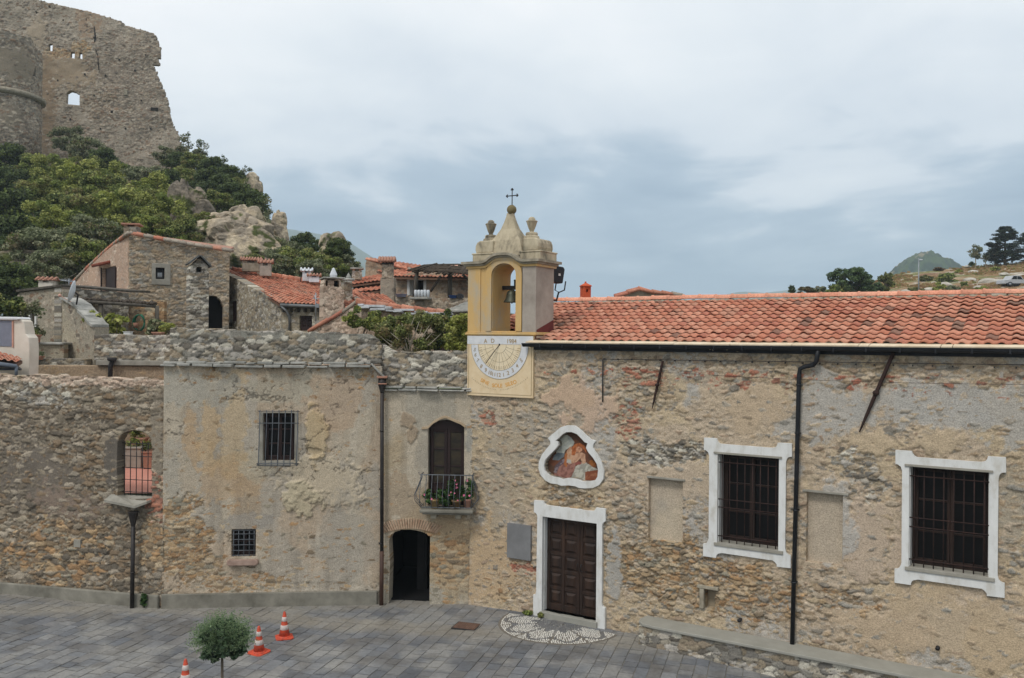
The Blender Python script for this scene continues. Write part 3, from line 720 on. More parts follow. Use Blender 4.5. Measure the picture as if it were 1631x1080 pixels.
# white frames
def ear_frame(I, O, eh=.42, ev=.40, st=.13, bottom=True):
    u0, u1, v0, v1 = O; s = st
    def q(cx, cy, a0, a1, r=s, n=5): return [(cx+r*math.cos(a0+(a1-a0)*k/n), cy+r*math.sin(a0+(a1-a0)*k/n)) for k in range(n+1)]
    # concave steps at each ear, counter-clockwise from lower left
    if bottom:
        p = [(u0, v0), (u0+eh-s, v0)]+[(u0+eh-s+s*(1-math.cos(k*PI/10)), v0+s*math.sin(k*PI/10)*.9) for k in range(1, 6)]
        p += [(u1-eh+s-s*(1-math.cos(k*PI/10)), v0+s*math.sin(k*PI/10)*.9) for k in range(5, 0, -1)]+[(u1-eh+s, v0), (u1, v0)]
        p += [(u1, v0+ev-s)]+[(u1-s*math.sin(k*PI/10)*.9, v0+ev-s+s*(1-math.cos(k*PI/10))) for k in range(1, 6)]
    else:
        p = [(u0, v0), (u1, v0), (u1, v0+.52)]+[(u1-s*.8*math.sin(k*PI/10), v0+.52+s*(1-math.cos(k*PI/10))) for k in range(1, 6)]
    p += [(u1-s*math.sin(k*PI/10)*.9, v1-ev+s-s*(1-math.cos(k*PI/10))) for k in range(5, 0, -1)]+[(u1, v1-ev+s), (u1, v1)]
    p += [(u1-eh+s, v1)]+[(u1-eh+s-s*(1-math.cos(k*PI/10)), v1-s*math.sin(k*PI/10)*.9) for k in range(1, 6)]
    p += [(u0+eh-s+s*(1-math.cos(k*PI/10)), v1-s*math.sin(k*PI/10)*.9) for k in range(5, 0, -1)]+[(u0+eh-s, v1), (u0, v1)]
    p += [(u0, v1-ev+s)]+[(u0+s*math.sin(k*PI/10)*.9, v1-ev+s-s*(1-math.cos(k*PI/10))) for k in range(1, 6)]
    if bottom: p += [(u0+s*math.sin(k*PI/10)*.9, v0+ev-s+s*(1-math.cos(k*PI/10))) for k in range(5, 0, -1)]+[(u0, v0+ev-s)]
    else: p += [(u0+s*.8*math.sin(k*PI/10), v0+.52+s*(1-math.cos(k*PI/10))) for k in range(5, 0, -1)]+[(u0, v0+.52)]
    return p
_ef = ear_frame
def ear_frame(*a, **k):
    rn = random.Random(7); p = _ef(*a, **k); return [(x+rn.uniform(-.006, .006), y+rn.uniform(-.006, .006)) for x, y in p]
def bars(mb, fr, u0, u1, v0, v1, h, us, vs, r=.011, r2=None, oh=.02):
    for u in us: mb.tube([fr.W(u, v0, h), fr.W(u, v1, h)], r, 6)
    for v in vs: mb.tube([fr.W(u0-oh, v, h+r*1.2), fr.W(u1+oh, v, h+r*1.2)], r2 or r, 6)
def casement(fr, I, depth, parent, leaves_=2, rows=3, wood='wood_win', glass='glass', fw=.07, name='window'):
    u0, u1, v0, v1 = I; f = MB(); gl = MB(); h = -depth
    f.box(fr, u0, u0+fw, v0, v1, h-.04, h+.03).box(fr, u1-fw, u1, v0, v1, h-.04, h+.03).box(fr, u0+fw, u1-fw, v1-fw, v1, h-.04, h+.03).box(fr, u0+fw, u1-fw, v0, v0+fw, h-.04, h+.03)
    W_ = (u1-u0-2*fw)/leaves_
    for k in range(leaves_):
        a = u0+fw+k*W_; b = a+W_; s = fw*.8
        f.box(fr, a+.003, a+s, v0+fw+.002, v1-fw-.002, h-.03, h+.045).box(fr, b-s, b-.003, v0+fw+.002, v1-fw-.002, h-.03, h+.045)
        f.box(fr, a+s, b-s, v0+fw+.002, v0+fw+s*1.3, h-.03, h+.042).box(fr, a+s, b-s, v1-fw-s, v1-fw-.002, h-.03, h+.042)
        for q in range(1, rows):
            z = v0+fw+(v1-v0-2*fw)*q/rows; f.box(fr, a+s, b-s, z-.02, z+.02, h-.025, h+.038)
        gl.box(fr, a+s, b-s, v0+fw+s, v1-fw-s, h-.012, h-.004)
    o = f.build(name, wood, parent, bevel=.005); g2 = gl.build('pane', glass, o); return o
for k in (0, 1):
    I, O = WI[k], WO[k]
    o = casement(CH, I, .34, church, 2, 3)
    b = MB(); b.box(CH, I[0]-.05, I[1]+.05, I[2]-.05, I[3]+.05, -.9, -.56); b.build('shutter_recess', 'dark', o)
    fr_ = MB(); fr_.prism(CH, [ear_frame(I, O), rl((I[0]+.004, I[1]-.004, I[2]+.004, I[3]-.004))], -.02, .055); fr_.build('window_frame', 'white', church, bevel=.008)
    # white plastered reveals
    rv = MB(); th = .02; rv.box(CH, I[0]+.004, I[0]+th, I[2], I[3], -.29, -.02).box(CH, I[1]-th, I[1]-.004, I[2], I[3], -.29, -.02).box(CH, I[0]+th, I[1]-th, I[3]-th, I[3]-.004, -.29, -.02)
    rv.build('window_reveal', 'white', church)
    sl = MB(); sl.box(CH, I[0]-.06, I[1]+.10, I[2]-.05, I[2]+.02, -.3, .085).build('window_sill', 'cement', church, bevel=.008)
    sl = MB(); sl.box(CH, I[0]-.08, I[1]+.06, I[3]-.01, I[3]+.035, -.05, .085).build('drip_ledge', 'cement', church, bevel=.006)
    gm = MB(); n = 8; us = [I[0]+(I[1]-I[0])*(q+.5)/n for q in range(n)]; H_ = I[3]-I[2]
    bars(gm, CH, I[0], I[1], I[2]-.02, I[3]-.01, -.03, us, [I[2]+H_*f for f in (.08, .40, .49, .90)], .011, .012, -.005)
    gm.build('window_grille', 'rust', church)
# church door
dO = (CH.px(852, 900)[0], CH.px(966, 900)[0], float(gz(*CH.W(D_u0, 0)[:2])), (CH.px(853, 797)[1]+CH.px(969, 809)[1])/2)
fr_ = MB(); fr_.prism(CH, [ear_frame(None, dO, .34, .38, .11, bottom=False)], -.02, .06)
def door_frame():
    p = ear_frame(None, (dO[0], dO[1], dO[2]-.02, dO[3]), .36, .40, .10, bottom=False)
    # open the doorway: insert the inner edge into the bottom line
    inn = [(D_u1-.004, dO[2]-.02), (D_u1-.004, D_top-.004), (D_u0+.004, D_top-.004), (D_u0+.004, dO[2]-.02)]
    loop = [p[0], (D_u0+.004, dO[2]-.02), (D_u0+.004, D_top-.004), (D_u1-.004, D_top-.004), (D_u1-.004, dO[2]-.02)]+p[1:]
    return loop
fr_ = MB(); fr_.prism(CH, [door_frame()], -.02, .07).build('door_frame', 'white', church, bevel=.008)
rv = MB(); rv.box(CH, D_u0+.004, D_u0+.02, D_bot, D_top, -.24, -.02).box(CH, D_u1-.02, D_u1-.004, D_bot, D_top, -.24, -.02).box(CH, D_u0+.02, D_u1-.02, D_top-.02, D_top-.004, -.24, -.02)
rv.build('door_reveal', 'white', church)
st = MB(); st.box(CH, D_u0-.02, D_u1+.04, D_bot-.3, D_bot, -.5, .12); st.build('door_step', 'slab', church, bevel=.01)
def panel_door(fr, u0, u1, v0, v1, h, cols, rows, parent, name='door_leaf', wood='wood'):
    mb = MB(); mb.box(fr, u0, u1, v0, v1, h-.05, h)
    st = .075; W_ = (u1-u0-st*(cols+1))/cols; kick = .16; H_ = (v1-v0-kick-st*(rows))/rows
    for c in range(cols+1): a = u0+c*(W_+st); mb.box(fr, a+.001, a+st-.001, v0+.002, v1-.002, h-.01, h+.028)
    for c in range(cols):
        a = u0+st+c*(W_+st)
        mb.box(fr, a, a+W_, v0+.003, v0+kick, h-.01, h+.030)
        for r in range(rows):
            z = v0+kick+r*(H_+st); mb.box(fr, a, a+W_, z+H_, z+H_+st-.003, h-.01, h+.026)
            # raised pyramid panel with a moulding
            p = [fr.W(x, y, q) for x, y, q in [(a+.03, z+.03, h+.002), (a+W_-.03, z+.03, h+.002), (a+W_-.03, z+H_-.03, h+.002), (a+.03, z+H_-.03, h+.002), (a+.085, z+.085, h+.04), (a+W_-.085, z+.085, h+.04), (a+W_-.085, z+H_-.085, h+.04), (a+.085, z+H_-.085, h+.04)]]
            mb.add(p, [(0,1,5,4), (1,2,6,5), (2,3,7,6), (3,0,4,7), (4,5,6,7)])
    return mb.build(name, wood, parent, bevel=.004)
seam = CH.px(925, 900)[0]; ds = D_u0+.03; de = D_u1-.02
seam = ds+(de-ds)*.63
l1 = panel_door(CH, ds, seam-.004, D_bot+.01, D_top-.03, -.17, 2, 5, church)
l2 = panel_door(CH, seam+.004, de, D_bot+.01, D_top-.03, -.17, 1, 5, church)
for lf, uu in ((l1, seam-.05), (l2, seam+.05)):
    hm = MB(); z = D_bot+1.15; hm.tube([CH.W(uu, z-.09, -.14), CH.W(uu, z-.07, -.09), CH.W(uu, z+.07, -.09), CH.W(uu, z+.09, -.14)], .011, 6); hm.build('handle', 'oxide', lf)
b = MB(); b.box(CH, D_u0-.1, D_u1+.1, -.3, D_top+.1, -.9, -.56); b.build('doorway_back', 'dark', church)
# blind niches, slit niche
for r, s_ in ((B1, 1), (B2, 2)):
    fx = FP(0, 20, 100, 20)
    pn = wall('blind_niche', CH, [[(r[0]-.02, r[2]-.02), (r[1]+.02, r[2]-.02), (r[1]+.02, r[3]+.02), (r[0]-.02, r[3]+.02)]],
        rubble(CH, .4, .3, .008, 'church', C(178,164,144), 1.2, .02, [C(178,164,144), C(168,158,142), C(184,170,148)], seed=30+s_, und=.01), .05, .05, parent=church, back=False, hoff=-.13)
    l = MB()
    l.box(CH, r[0]-.03-.05*(s_ == 2), r[1]+.06+.05*(s_ == 2), r[3]-.012, r[3]+.035, -.1, .045); l.build('niche_lintel', 'cement', church, bevel=.008)
b = MB(); b.box(CH, SN[0]-.05, SN[1]+.05, SN[2]-.05, SN[3]+.05, -.3, -.24); b.build('slit_back', 'plaque2', church)
b = MB(); b.box(CH, SN[0]-.16, SN[1]+.09, SN[3]+.0, SN[3]+.07, -.1, .06).box(CH, SN[0]-.10, SN[0]-.0, SN[2], SN[3], -.1, .05).build('slit_surround', 'stone', church, bevel=.015)
# shaped fresco niche
nf = MB(); nf.prism(CH, [NO, NI], -.02, .07); nf.build('niche_frame', 'white', church, bevel=.008)
rev = MB(); m = len(NI); rev.add([CH.W(a, b_, -.02) for a, b_ in NI]+[CH.W(a, b_, -.13) for a, b_ in NI], [(i, (i+1) % m, m+(i+1) % m, m+i) for i in range(m)]); rev.build('niche_reveal', 'cement', church)
fresco = thing('wall_fresco', 'painted kneeling red haired woman in the white shaped niche over the church door', 'fresco', CH.W(*NI[16], -.1))
def fres_col(u, v):
    # back to the drawing units of the panel
    h = -.11
    pts = CH.arr(u, v, np.full(u.shape, h)); a = pts[:, 0]/pts[:, 1]; b_ = (pts[:, 2]-CAMZ)/pts[:, 1]
    x0, y0 = a*F, -b_*F; X = (x0*cr_-y0*sr_+CX-850)*nsc; Y = (x0*sr_+y0*cr_+CY-660)*nsc
    wx = X+10*(fbm(X/40, Y/40, 3, 1)-.5); wy = Y+10*(fbm(X/40, Y/40, 3, 2)-.5)
    c = np.zeros(u.shape+(3,))+C(84,60,46)
    c = mixc(c, C(104,66,48), sstep(.45, .6, fbm(X/90, Y/90, 4, 3)))
    def poly(pts, col, col2=None, st=60):
        nonlocal c
        m = inside(wx, wy, pts); cc = np.zeros(u.shape+(3,))+col
        if col2 is not None: cc = mixc(cc, col2, sstep(.42, .62, fbm(X/st*1.3+Y/st*.5, Y/st, 3, int(pts[0][0]))))
        c = np.where(m[:, None], cc, c)
    poly([(300,520),(300,330),(360,280),(440,270),(500,310),(535,370),(520,420),(420,470),(400,520)], C(150,152,144), C(176,176,162), 90)
    poly([(250,600),(270,540),(320,505),(410,510),(400,560),(330,610)], C(96,104,108), C(120,126,126))
    poly([(620,640),(700,640),(800,700),(870,740),(870,900),(480,880),(520,780),(550,690)], C(146,142,130), C(176,172,158), 34)
    poly([(680,760),(870,730),(880,880),(680,880)], C(122,70,48), C(142,92,66), 40)
    poly([(720,630),(760,600),(810,620),(835,670),(800,710),(750,670)], C(142,88,44), C(122,70,38), 30)
    poly([(270,800),(290,690),(350,620),(420,580),(500,620),(560,640),(540,740),(500,820),(430,870),(300,840)], C(146,104,92), C(120,82,72), 34)
    poly([(265,760),(290,670),(370,600),(420,580),(410,640),(340,690),(300,780)], C(122,110,112), C(86,72,76), 24)
    poly([(420,600),(440,480),(480,430),(560,440),(560,520),(540,640),(470,660)], C(186,150,120), C(166,126,98), 50)
    poly([(440,640),(445,590),(490,600),(500,650)], C(170,166,156))
    poly([(500,560),(560,510),(620,500),(680,520),(690,650),(640,650),(620,580),(560,640),(520,640)], C(188,150,122), C(168,128,102), 36)
    poly([(550,640),(600,620),(640,650),(600,670),(550,665)], C(136,80,70))
    poly([(500,540),(505,440),(540,395),(600,378),(660,400),(690,440),(695,500),(670,480),(640,430),(580,420),(560,470),(545,540)], C(168,98,58), C(142,80,46), 30)
    poly([(400,660),(410,540),(430,500),(450,520),(430,620),(445,680),(430,700)], C(160,98,58), C(142,84,50))
    poly([(560,440),(600,425),(640,440),(640,480),(600,505),(560,500)], C(192,144,112), C(172,122,94), 26)
    poly([(590,455),(610,450),(615,460),(595,465)], C(96,58,44))
    return c*(.85+.3*fbm(X/12, Y/12, 3, 9))[:, None]
fi = [(a, b_) for a, b_ in NI]; cu = sum(a for a, _ in fi)/len(fi); cv = sum(b_ for _, b_ in fi)/len(fi)
big = [(cu+(a-cu)*1.06, cv+(b_-cv)*1.06) for a, b_ in fi]
wall('painted_panel', CH, [big], painted(CH, fres_col), .012, .2, 'paint', fresco, back=True, hoff=-.11)
# plaque
pq = rectpx(CH, 810, 832, 847, 893)
p = MB(); p.box(CH, pq[0], pq[1], pq[2], pq[3], -.02, .07)
o = p.build('memorial_plaque', 'plaque', bevel=.006); tag(o, 'blank grey marble plaque fixed to the wall left of the church door', 'plaque')
# roof
RB = 4.0; RZ = 7.98; EZ = 6.86
def gr(a, b): return .02+.15*max(0, a-.35)*(1.4 if .2 < b < .95 else .5)
tr1 = tile_roof('roof', CH.W(1.98, EZ, .02), CH.W(UE, EZ, .02), CH.W(UE, RZ, -RB), CH.W(1.98, RZ, -RB), .22, .34, church, amp=.036, lip=.05, seed=3, greyfn=gr, seg=8)
sl_ = (RZ-EZ)/(RB+.02)
tr2 = tile_roof('roof', CH.W(-.3, EZ+sl_*.95, -.93), CH.W(1.97, EZ+sl_*.95, -.93), CH.W(1.97, RZ, -RB), CH.W(-.3, RZ, -RB), .22, .34, church, amp=.036, lip=.05, seed=4, grey=.05, seg=8)
tr3 = tile_roof('roof', CH.W(UE, EZ, -8.2), CH.W(-.3, EZ, -8.2), CH.W(-.3, RZ, -RB-.01), CH.W(UE, RZ, -RB-.01), .5, .8, church, amp=.045, seed=5, seg=4)
ridge('ridge_tiles', CH.W(-.3, RZ+.045, -RB), CH.W(UE, RZ+.045, -RB), .105, .44, church, 5, pal=[C(206,146,120), C(212,154,128), C(202,140,114)])
# mortar bedding under the ridge
mm = MB(); rnd = random.Random(8); u = -.2
while u < UE:
    mm.sphere(CH.W(u, RZ-.01, -RB+.12), .05, 6, 4, (1.6, 1, rnd.uniform(.5, .9))); u += rnd.uniform(.06, .14)
mm.build('ridge_mortar', 'stone', church)
eb = MB(); u = 1.80; rnd = random.Random(2)
while u < UE:
    ln = rnd.choice([1.25, 1.3, 1.28, .2]) if u > 3 else 1.3; ln = min(ln, UE-u); dz = rnd.uniform(0, .006)
    a, b_, c, d = CH.W(u, 6.80+dz, .28), CH.W(u+ln-.012, 6.80+dz, .28), CH.W(u+ln-.012, 6.855+dz, -.05), CH.W(u, 6.855+dz, -.05)
    eb.quadslab(a, b_, c, d, .03); u += ln
eb.build('eaves_boards', 'cream', church, bevel=.004)
gm = MB(); pts = []; n = 7
for (uu) in (1.70, UE):
    for k in range(n+1): a = PI+PI*k/n; pts.append(CH.W(uu, 6.785+.075*math.sin(a), .22+.075*math.cos(a)))
    for k in range(n, -1, -1): a = PI+PI*k/n; pts.append(CH.W(uu, 6.785+.066*math.sin(a), .22+.066*math.cos(a)))
m = 2*(n+1); gm.add(pts, [(i, (i+1) % m, m+(i+1) % m, m+i) for i in range(m)]+[tuple(range(n+1))+tuple()] , None, True)
gm.add([CH.W(1.70, 6.785+.075*math.sin(PI+PI*k/n), .22+.075*math.cos(PI+PI*k/n)) for k in range(n+1)], [tuple(range(n+1))])
gm.tube([CH.W(1.70, 6.792, .297), CH.W(UE, 6.792, .297)], .012, 6)
gm.box(CH, 1.72, UE, 6.64, 6.80, .0, .05)
gu = gm.build('gutter', 'pipe_black', church)
u = 2.2
while u < UE: bk = MB(); bk.box(CH, u, u+.03, 6.70, 6.71, .02, .3); bk.box(CH, u, u+.03, 6.70, 6.80, .295, .31); bk.build('gutter_bracket', 'pipe_black', gu); u += .62
# downpipe with elbow
dp = MB(); e0 = CH.px(1303, 562, .22); e1 = CH.px(1300, 580, .1); e2 = CH.px(1273, 586, .09); ub = CH.px(1262, 1020, .09)
dp.tube([CH.W(e0[0], 6.72, .22), CH.W(e1[0]+.02, e1[1]+.06, .18), CH.W(e1[0]-.05, e1[1]-.02, .12), CH.W(e2[0]+.12, e2[1]+.03, .1), CH.W(e2[0]+.02, e2[1]-.02, .1), CH.W(e2[0]-.0, e2[1]-.14, .1), CH.W(ub[0], .585, .1)], .047, 12)
for z in (1.9, 3.4, 5.0, 6.0): uu = e2[0]+(ub[0]-e2[0])*(e2[1]-z)/(e2[1]-.58); dp.tube([CH.W(uu, z-.015, .1), CH.W(uu, z+.015, .1)], .056, 12); dp.box(CH, uu-.06, uu+.06, z-.008, z+.008, -.02, .06)
dp.build('downpipe', 'pipe_black', church)
# wires, conduit, tie irons, outlet pipes
def slack(fr, a, b, h, n=10, sag=.04):
    return [fr.W(a[0]+(b[0]-a[0])*k/n, a[1]+(b[1]-a[1])*k/n-sag*4*(k/n)*(1-k/n), h) for k in range(n+1)]
wr = MB(); p0 = CH.px(962, 640); p1 = CH.px(963, 572); p2 = CH.px(1631, 582)
wr.tube([CH.W(p0[0], p0[1], .06), CH.W(p1[0], p1[1], .06), CH.W(14.9, p2[1]+.03, .06)], .007, 5)
for k in range(34): u = p1[0]+.35*k; wr.box(CH, u, u+.02, p1[1]-.012, p1[1]+.02, .0, .07) if u < 14.8 else None
wr.tube(slack(CH, CH.px(1050, 592), CH.px(1631, 612), .07, 20, .06), .004, 5); o = wr.build('wall_cable', 'oxide', church)
wr = MB(); wr.tube([CH.W(CH.px(962, 640)[0], CH.px(962, 640)[1], .07), CH.W(CH.px(962, 572)[0], CH.px(962, 572)[1], .07)], .016, 6); wr.build('conduit', 'oxide', church)
for (xa, ya, xb, yb, w_) in ((1056, 575, 1039, 651, .03), (1423, 562, 1369, 688, .042)):
    a, b_ = CH.px(xa, ya, .05), CH.px(xb, yb, .05); t = MB(); c = [(a[0]+(b_[0]-a[0])*f, a[1]+(b_[1]-a[1])*f) for f in (0, .3, .48, .52, .8, 1)]
    t.tube([CH.W(*q, .06) for q in c], [w_, w_, w_*1.05, w_*1.05, w_*.85, w_*.4], 4)
    q = ((c[2][0]+c[3][0])/2, (c[2][1]+c[3][1])/2); t.sphere(CH.W(*q, .085), w_*1.7, 8, 6, (1, 1, .8)); t.tube([CH.W(*q, -.1), CH.W(*q, .1)], w_*.6, 6)
    o = t.build('tie_iron', 'rust', church, bevel=.004)
for x, y in ((1179, 987), (1494, 1031)):
    a = CH.px(x, y); t = MB(); t.tube([CH.W(*a, -.05), CH.W(*a, .09)], .04, 10, cap=False); t.tube([CH.W(*a, .085), CH.W(*a, -.04)], .033, 10); t.build('outlet_pipe', 'oxide', church)
# bench along the church
BN = shift(CH, .58); b0 = BN.px(1015, 1000)[0]
bench = thing('stone_bench', 'long stone bench with a grey cement top along the foot of the church wall', 'bench', BN.W(b0, 0))
wall('bench_base', BN, [[(b0+.03, -.3), (UE, -.3), (UE, .545), (b0+.03, .545)]], rubble(BN, .23, .11, .05, 'grey', C(122,118,108), .10, .06, seed=8, small=.2, und=.0, joint_shade=.45), .022, .56, parent=bench, back=False)
mb = MB(); pl = [(UE, .0), (b0-.02, .0), (b0-.05, .25), (b0-.02, .46), (b0+.12, .60), (b0+.4, .645), (UE, .645)]
k = len(pl); mb.add([CH.W(a, z, h) for z in (.55, .615) for a, h in pl], [tuple(range(k)), tuple(range(k, 2*k))[::-1]]+[(i, k+i, k+(i+1) % k, (i+1) % k) for i in range(k)])
mb.build('bench_top', 'slab', bench, bevel=.015)
# ============================================================ bell tower
tower = thing('bell_tower', 'small yellow plastered bell gable with urns and an iron cross on the church corner', 'bell tower', CH.W(.9, 7.0, -.4))
tu0, tu1 = -.08, 1.94; tz0, tz1 = 7.07, 8.74
a0 = CH.px(784, 500)[0]; a1 = CH.px(823, 500)[0]; sp = CH.px(803, 438)[1]; rr = (a1-a0)/2; uc = (a0+a1)/2
print('arch', a0, a1, sp, rr)
arch = [(a0, tz0+.03), (a1, tz0+.03)]+[(uc+rr*math.cos(PI*k/14), sp+rr*.8*math.sin(PI*k/14)) for k in range(15)]
rise = lambda u, zz, h: zz+h*math.exp(-((u-uc)/.42)**4)
topl = [(tu1-(tu1-tu0)*k/24, rise(tu1-(tu1-tu0)*k/24, tz1, .19)) for k in range(25)]
mb = MB(); mb.prism(CH, [[(tu0, tz0), (tu1, tz0)]+topl, arch], -.86, 0); mb.build('tower_body', 'greyplaster', tower)
mb = MB(); ins = [(uc+(rr-.012)*math.cos(PI*k/14), sp+(rr*.8-.012)*math.sin(PI*k/14)) for k in range(15)]
mb.prism(CH, [[(a1-.001, tz0+.03), (a1-.001, sp)]+[(uc+(rr-.001)*math.cos(PI*k/14), sp+(rr*.8-.001)*math.sin(PI*k/14)) for k in range(1, 14)]+[(a0+.001, sp), (a0+.001, tz0+.03), (a0+.012, tz0+.03)]+ins[::-1]+[(a1-.012, tz0+.03)]], -.85, .0); mb.build('arch_lining', 'yellow', tower)
ysk = [(tu0, tz0), (1.52, tz0)]+[p for p in topl if p[0] <= 1.52]
mb = MB(); mb.prism(CH, [ysk, arch], .002, .03)
mb.box(CH, tu0-.003, tu0+.38, tz0, tz1-.02, .028, .055)
band = [(uc+(rr+.17)*math.cos(PI*k/14), sp+(rr*.8+.17)*math.sin(PI*k/14)) for k in range(15)]
mb.prism(CH, [[(a1+.17, tz0+.03)]+band+[(a0-.17, tz0+.03), (a0, tz0+.03)]+[(uc-rr*math.cos(PI*k/14), sp+rr*.8*math.sin(PI*k/14)) for k in range(15)]+[(a1, tz0+.03)]], .028, .06)
mb.build('yellow_facing', 'yellow', tower, bevel=.006)
mb = MB(); mb.box(CH, 1.56, tu1+.01, tz0, tz1-.02, .002, .05); mb.build('grey_pilaster', 'greyplaster', tower, bevel=.006)
# cornice, two steps
def band_loop(e, z0, z1, h):
    us = [tu0-e+(tu1-tu0+2*e)*k/30 for k in range(31)]
    return [(u, rise(u, z0, h)) for u in us]+[(u, rise(u, z1, h)) for u in us[::-1]]
for e, z0, z1 in ((.05, 8.70, 8.76), (.09, 8.76, 8.81), (.15, 8.81, 8.875)):
    mb = MB(); mb.prism(CH, [band_loop(e, z0+.002, z1, .19)], -.86-e, .03+e); mb.build('cornice', 'yellow' if e < .08 else 'stone', tower, bevel=.012)
H = -.43
def pu(x, y, h=H): return CH.px(x, y, h)
M['crest'] = noise_mat('weathered_crest', C(88,84,74), C(192,180,154), 3.0, .9, .35, .012, c3=C(168,156,132), zs=.6)
cc = MB()
for (xa, xb) in ((753, 786), (828, 861)):
    ua, ub_ = CH.px(xa, 410, -.02)[0], CH.px(xb, 410, -.02)[0]
    cc.box(CH, ua, ub_, 8.87, 9.09, -.84, -.01); cc.box(CH, ua-.02, ub_+.02, 9.06, 9.10, -.86, .01)
cc.build('pedestal', 'crest', tower, bevel=.015)
cc = MB()
for (xa, xb, s_) in ((758, 786, -1), (834, 858, 1)):
    ua, ub_ = CH.px(xa, 390, -.1)[0], CH.px(xb, 390, -.1)[0]; z0, z1 = 9.10, 9.42
    lp = [(0, 0), (.08, -.0)] ; W_ = ub_-ua
    prof = [(0.06, 0), (0.0, .10), (.02, .2), (.10, .28), (.25, .32), (1, .32), (1, 0)]
    pts = [(ua+W_*(x if s_ < 0 else 1-x), z0+z) for x, z in prof]
    if s_ > 0: pts = pts[::-1]
    cc.prism(CH, [pts], -.78, -.06)
    cc.prism(CH, [[(x, z+.0) for x, z in pts]], -.84, -.78)
cc.build('scroll_block', 'crest', tower, bevel=.03)
def ogee(c, prof, ang): m = MB(); m.lathe(c, prof, sq=True, ang=ang, sy=.62); return m
cU = pu(812, 380)[0]
prof = [(.56, 9.0), (.54, 9.12), (.50, 9.26), (.42, 9.42), (.32, 9.56), (.22, 9.72), (.15, 9.9), (.105, 10.05), (.09, 10.14)]
m = MB(); m.lathe(CH.W(cU+.02, 0, H), prof, sq=True, ang=CH.ang, sy=.6); m.build('spire', 'crest', tower, bevel=.02)
m = MB(); m.sphere(CH.W(cU+.05, 10.22, H), .125, 16, 12); m.build('ball_finial', noise_mat('ball_stone', C(92,82,56), C(124,112,80), 5), tower)
ux = cU+.06; m = MB(); zb, zt = 10.33, 10.74
m.tube([CH.W(ux, zb, H), CH.W(ux, zt, H)], .014, 6); m.tube([CH.W(ux-.15, 10.58, H), CH.W(ux+.15, 10.58, H)], .014, 6)
for q in (CH.W(ux-.16, 10.58, H), CH.W(ux+.16, 10.58, H), CH.W(ux, zt+.01, H)):
    m.sphere(q, .028, 6, 4)
for du, dz in ((-.145, .03), (-.145, -.03), (.145, .03), (.145, -.03)): m.sphere(CH.W(ux+du, 10.58+dz, H), .017, 5, 4)
for du in (-.03, .03): m.sphere(CH.W(ux+du, zt-.01, H), .017, 5, 4)
m.build('iron_cross', 'oxide', tower)
for (x, y) in ((782, 357), (847, 352)):
    uu = pu(x, 370)[0]; m = MB(); c = CH.W(uu, 0, H)
    m.lathe(c, [(.20, 9.40), (.21, 9.44), (.19, 9.50), (.15, 9.53), (.16, 9.56), (.14, 9.60), (.06, 9.61), (.055, 9.64), (.09, 9.72), (.135, 9.86), (.15, 9.89), (.13, 9.905), (.09, 9.91), (.085, 9.95), (.05, 9.99), (.0, 10.0)], 8, smooth=False)
    m.build('urn', 'crest', tower)
# bell and its yoke
m = MB(); bc = CH.W(uc-.06, 0, -.45); zb = CH.px(811, 482, -.5)[1]
m.lathe(bc, [(.22, zb), (.21, zb+.02), (.17, zb+.09), (.145, zb+.2), (.12, zb+.28), (.05, zb+.32), (.03, zb+.34)], 18); m.tube([bc+Vector((0, 0, zb+.1)), bc+Vector((0, 0, zb-.03))], .02, 6); m.build('bell', 'bronze', tower)
m = MB(); m.box(CH, a0-.05, a1+.05, zb+.33, zb+.43, -.56, -.44); m.box(CH, uc-.02, uc+.30, zb+.55, zb+.585, -.54, -.46); m.box(CH, uc-.02, uc+.02, zb+.43, zb+.55, -.53, -.47); m.box(CH, uc+.26, uc+.30, zb+.43, zb+.55, -.53, -.47)
m.build('bell_yoke', 'oxide', tower, bevel=.008)
m = MB(); m.box(CH, tu0-.06, tu1+.04, 7.0, 7.05, -.86, .10).box(CH, tu0-.04, tu1+.02, 7.05, 7.075, -.86, .08); m.box(CH, tu0-.02, tu1+.0, 6.975, 7.0, -.1, .07); m.build('base_moulding', 'yellow', tower, bevel=.012)
m = MB(); q = [CH.W(tu1+.004, 6.9, .02), CH.W(tu1+.004, 7.12, .02), CH.W(tu1+.004, 7.40, -.86), CH.W(tu1+.004, 6.9, -.86)]
m.quadslab(q[0], q[1], q[2], q[3], .02); m.prism(CH, [[(a0, tz0+.03), (a1, tz0+.03), (a1, tz0+.40), (a1-.12, tz0+.36), (uc, tz0+.18), (uc-.12, tz0+.06)]], -.84, -.80)
m.build('red_flashing', 'red', tower)
# bell frame struts behind, floodlight on the tower
fl = thing('floodlight', 'black boxy floodlight on a bracket behind the bell tower', 'floodlight', CH.W(1.94, 7.4, -1.0))
c = P(893, 438, 23.2); m = MB(); FX = Frame((c.x-.16, c.y-.06), (c.x+.1, c.y+.1))
m.prism(FX, [[(-.02, c.z-.2), (.26, c.z-.22), (.33, c.z+.16), (.28, c.z+.22), (.0, c.z+.24)]], -.28, .0); m.build('lamp_housing', 'blackplastic', fl, bevel=.02)
m = MB(); m.box(FX, .12, .18, c.z-.02, c.z+.04, .002, .012); m.build('warning_label', 'white', fl)
m = MB(); b1 = P(893, 470, 23.2); m.tube([P(886, 450, 23.2), P(884, 462, 23.2), P(890, 466, 23.2), P(899, 462, 23.2), P(901, 448, 23.2)], .02, 6); m.tube([P(890, 465, 23.2), P(886, 480, 23.1)], .025, 6); m.tube([P(886, 478, 23.2), P(868, 478, 23.0)], .025, 6)
m.build('bracket', 'oxide', fl)
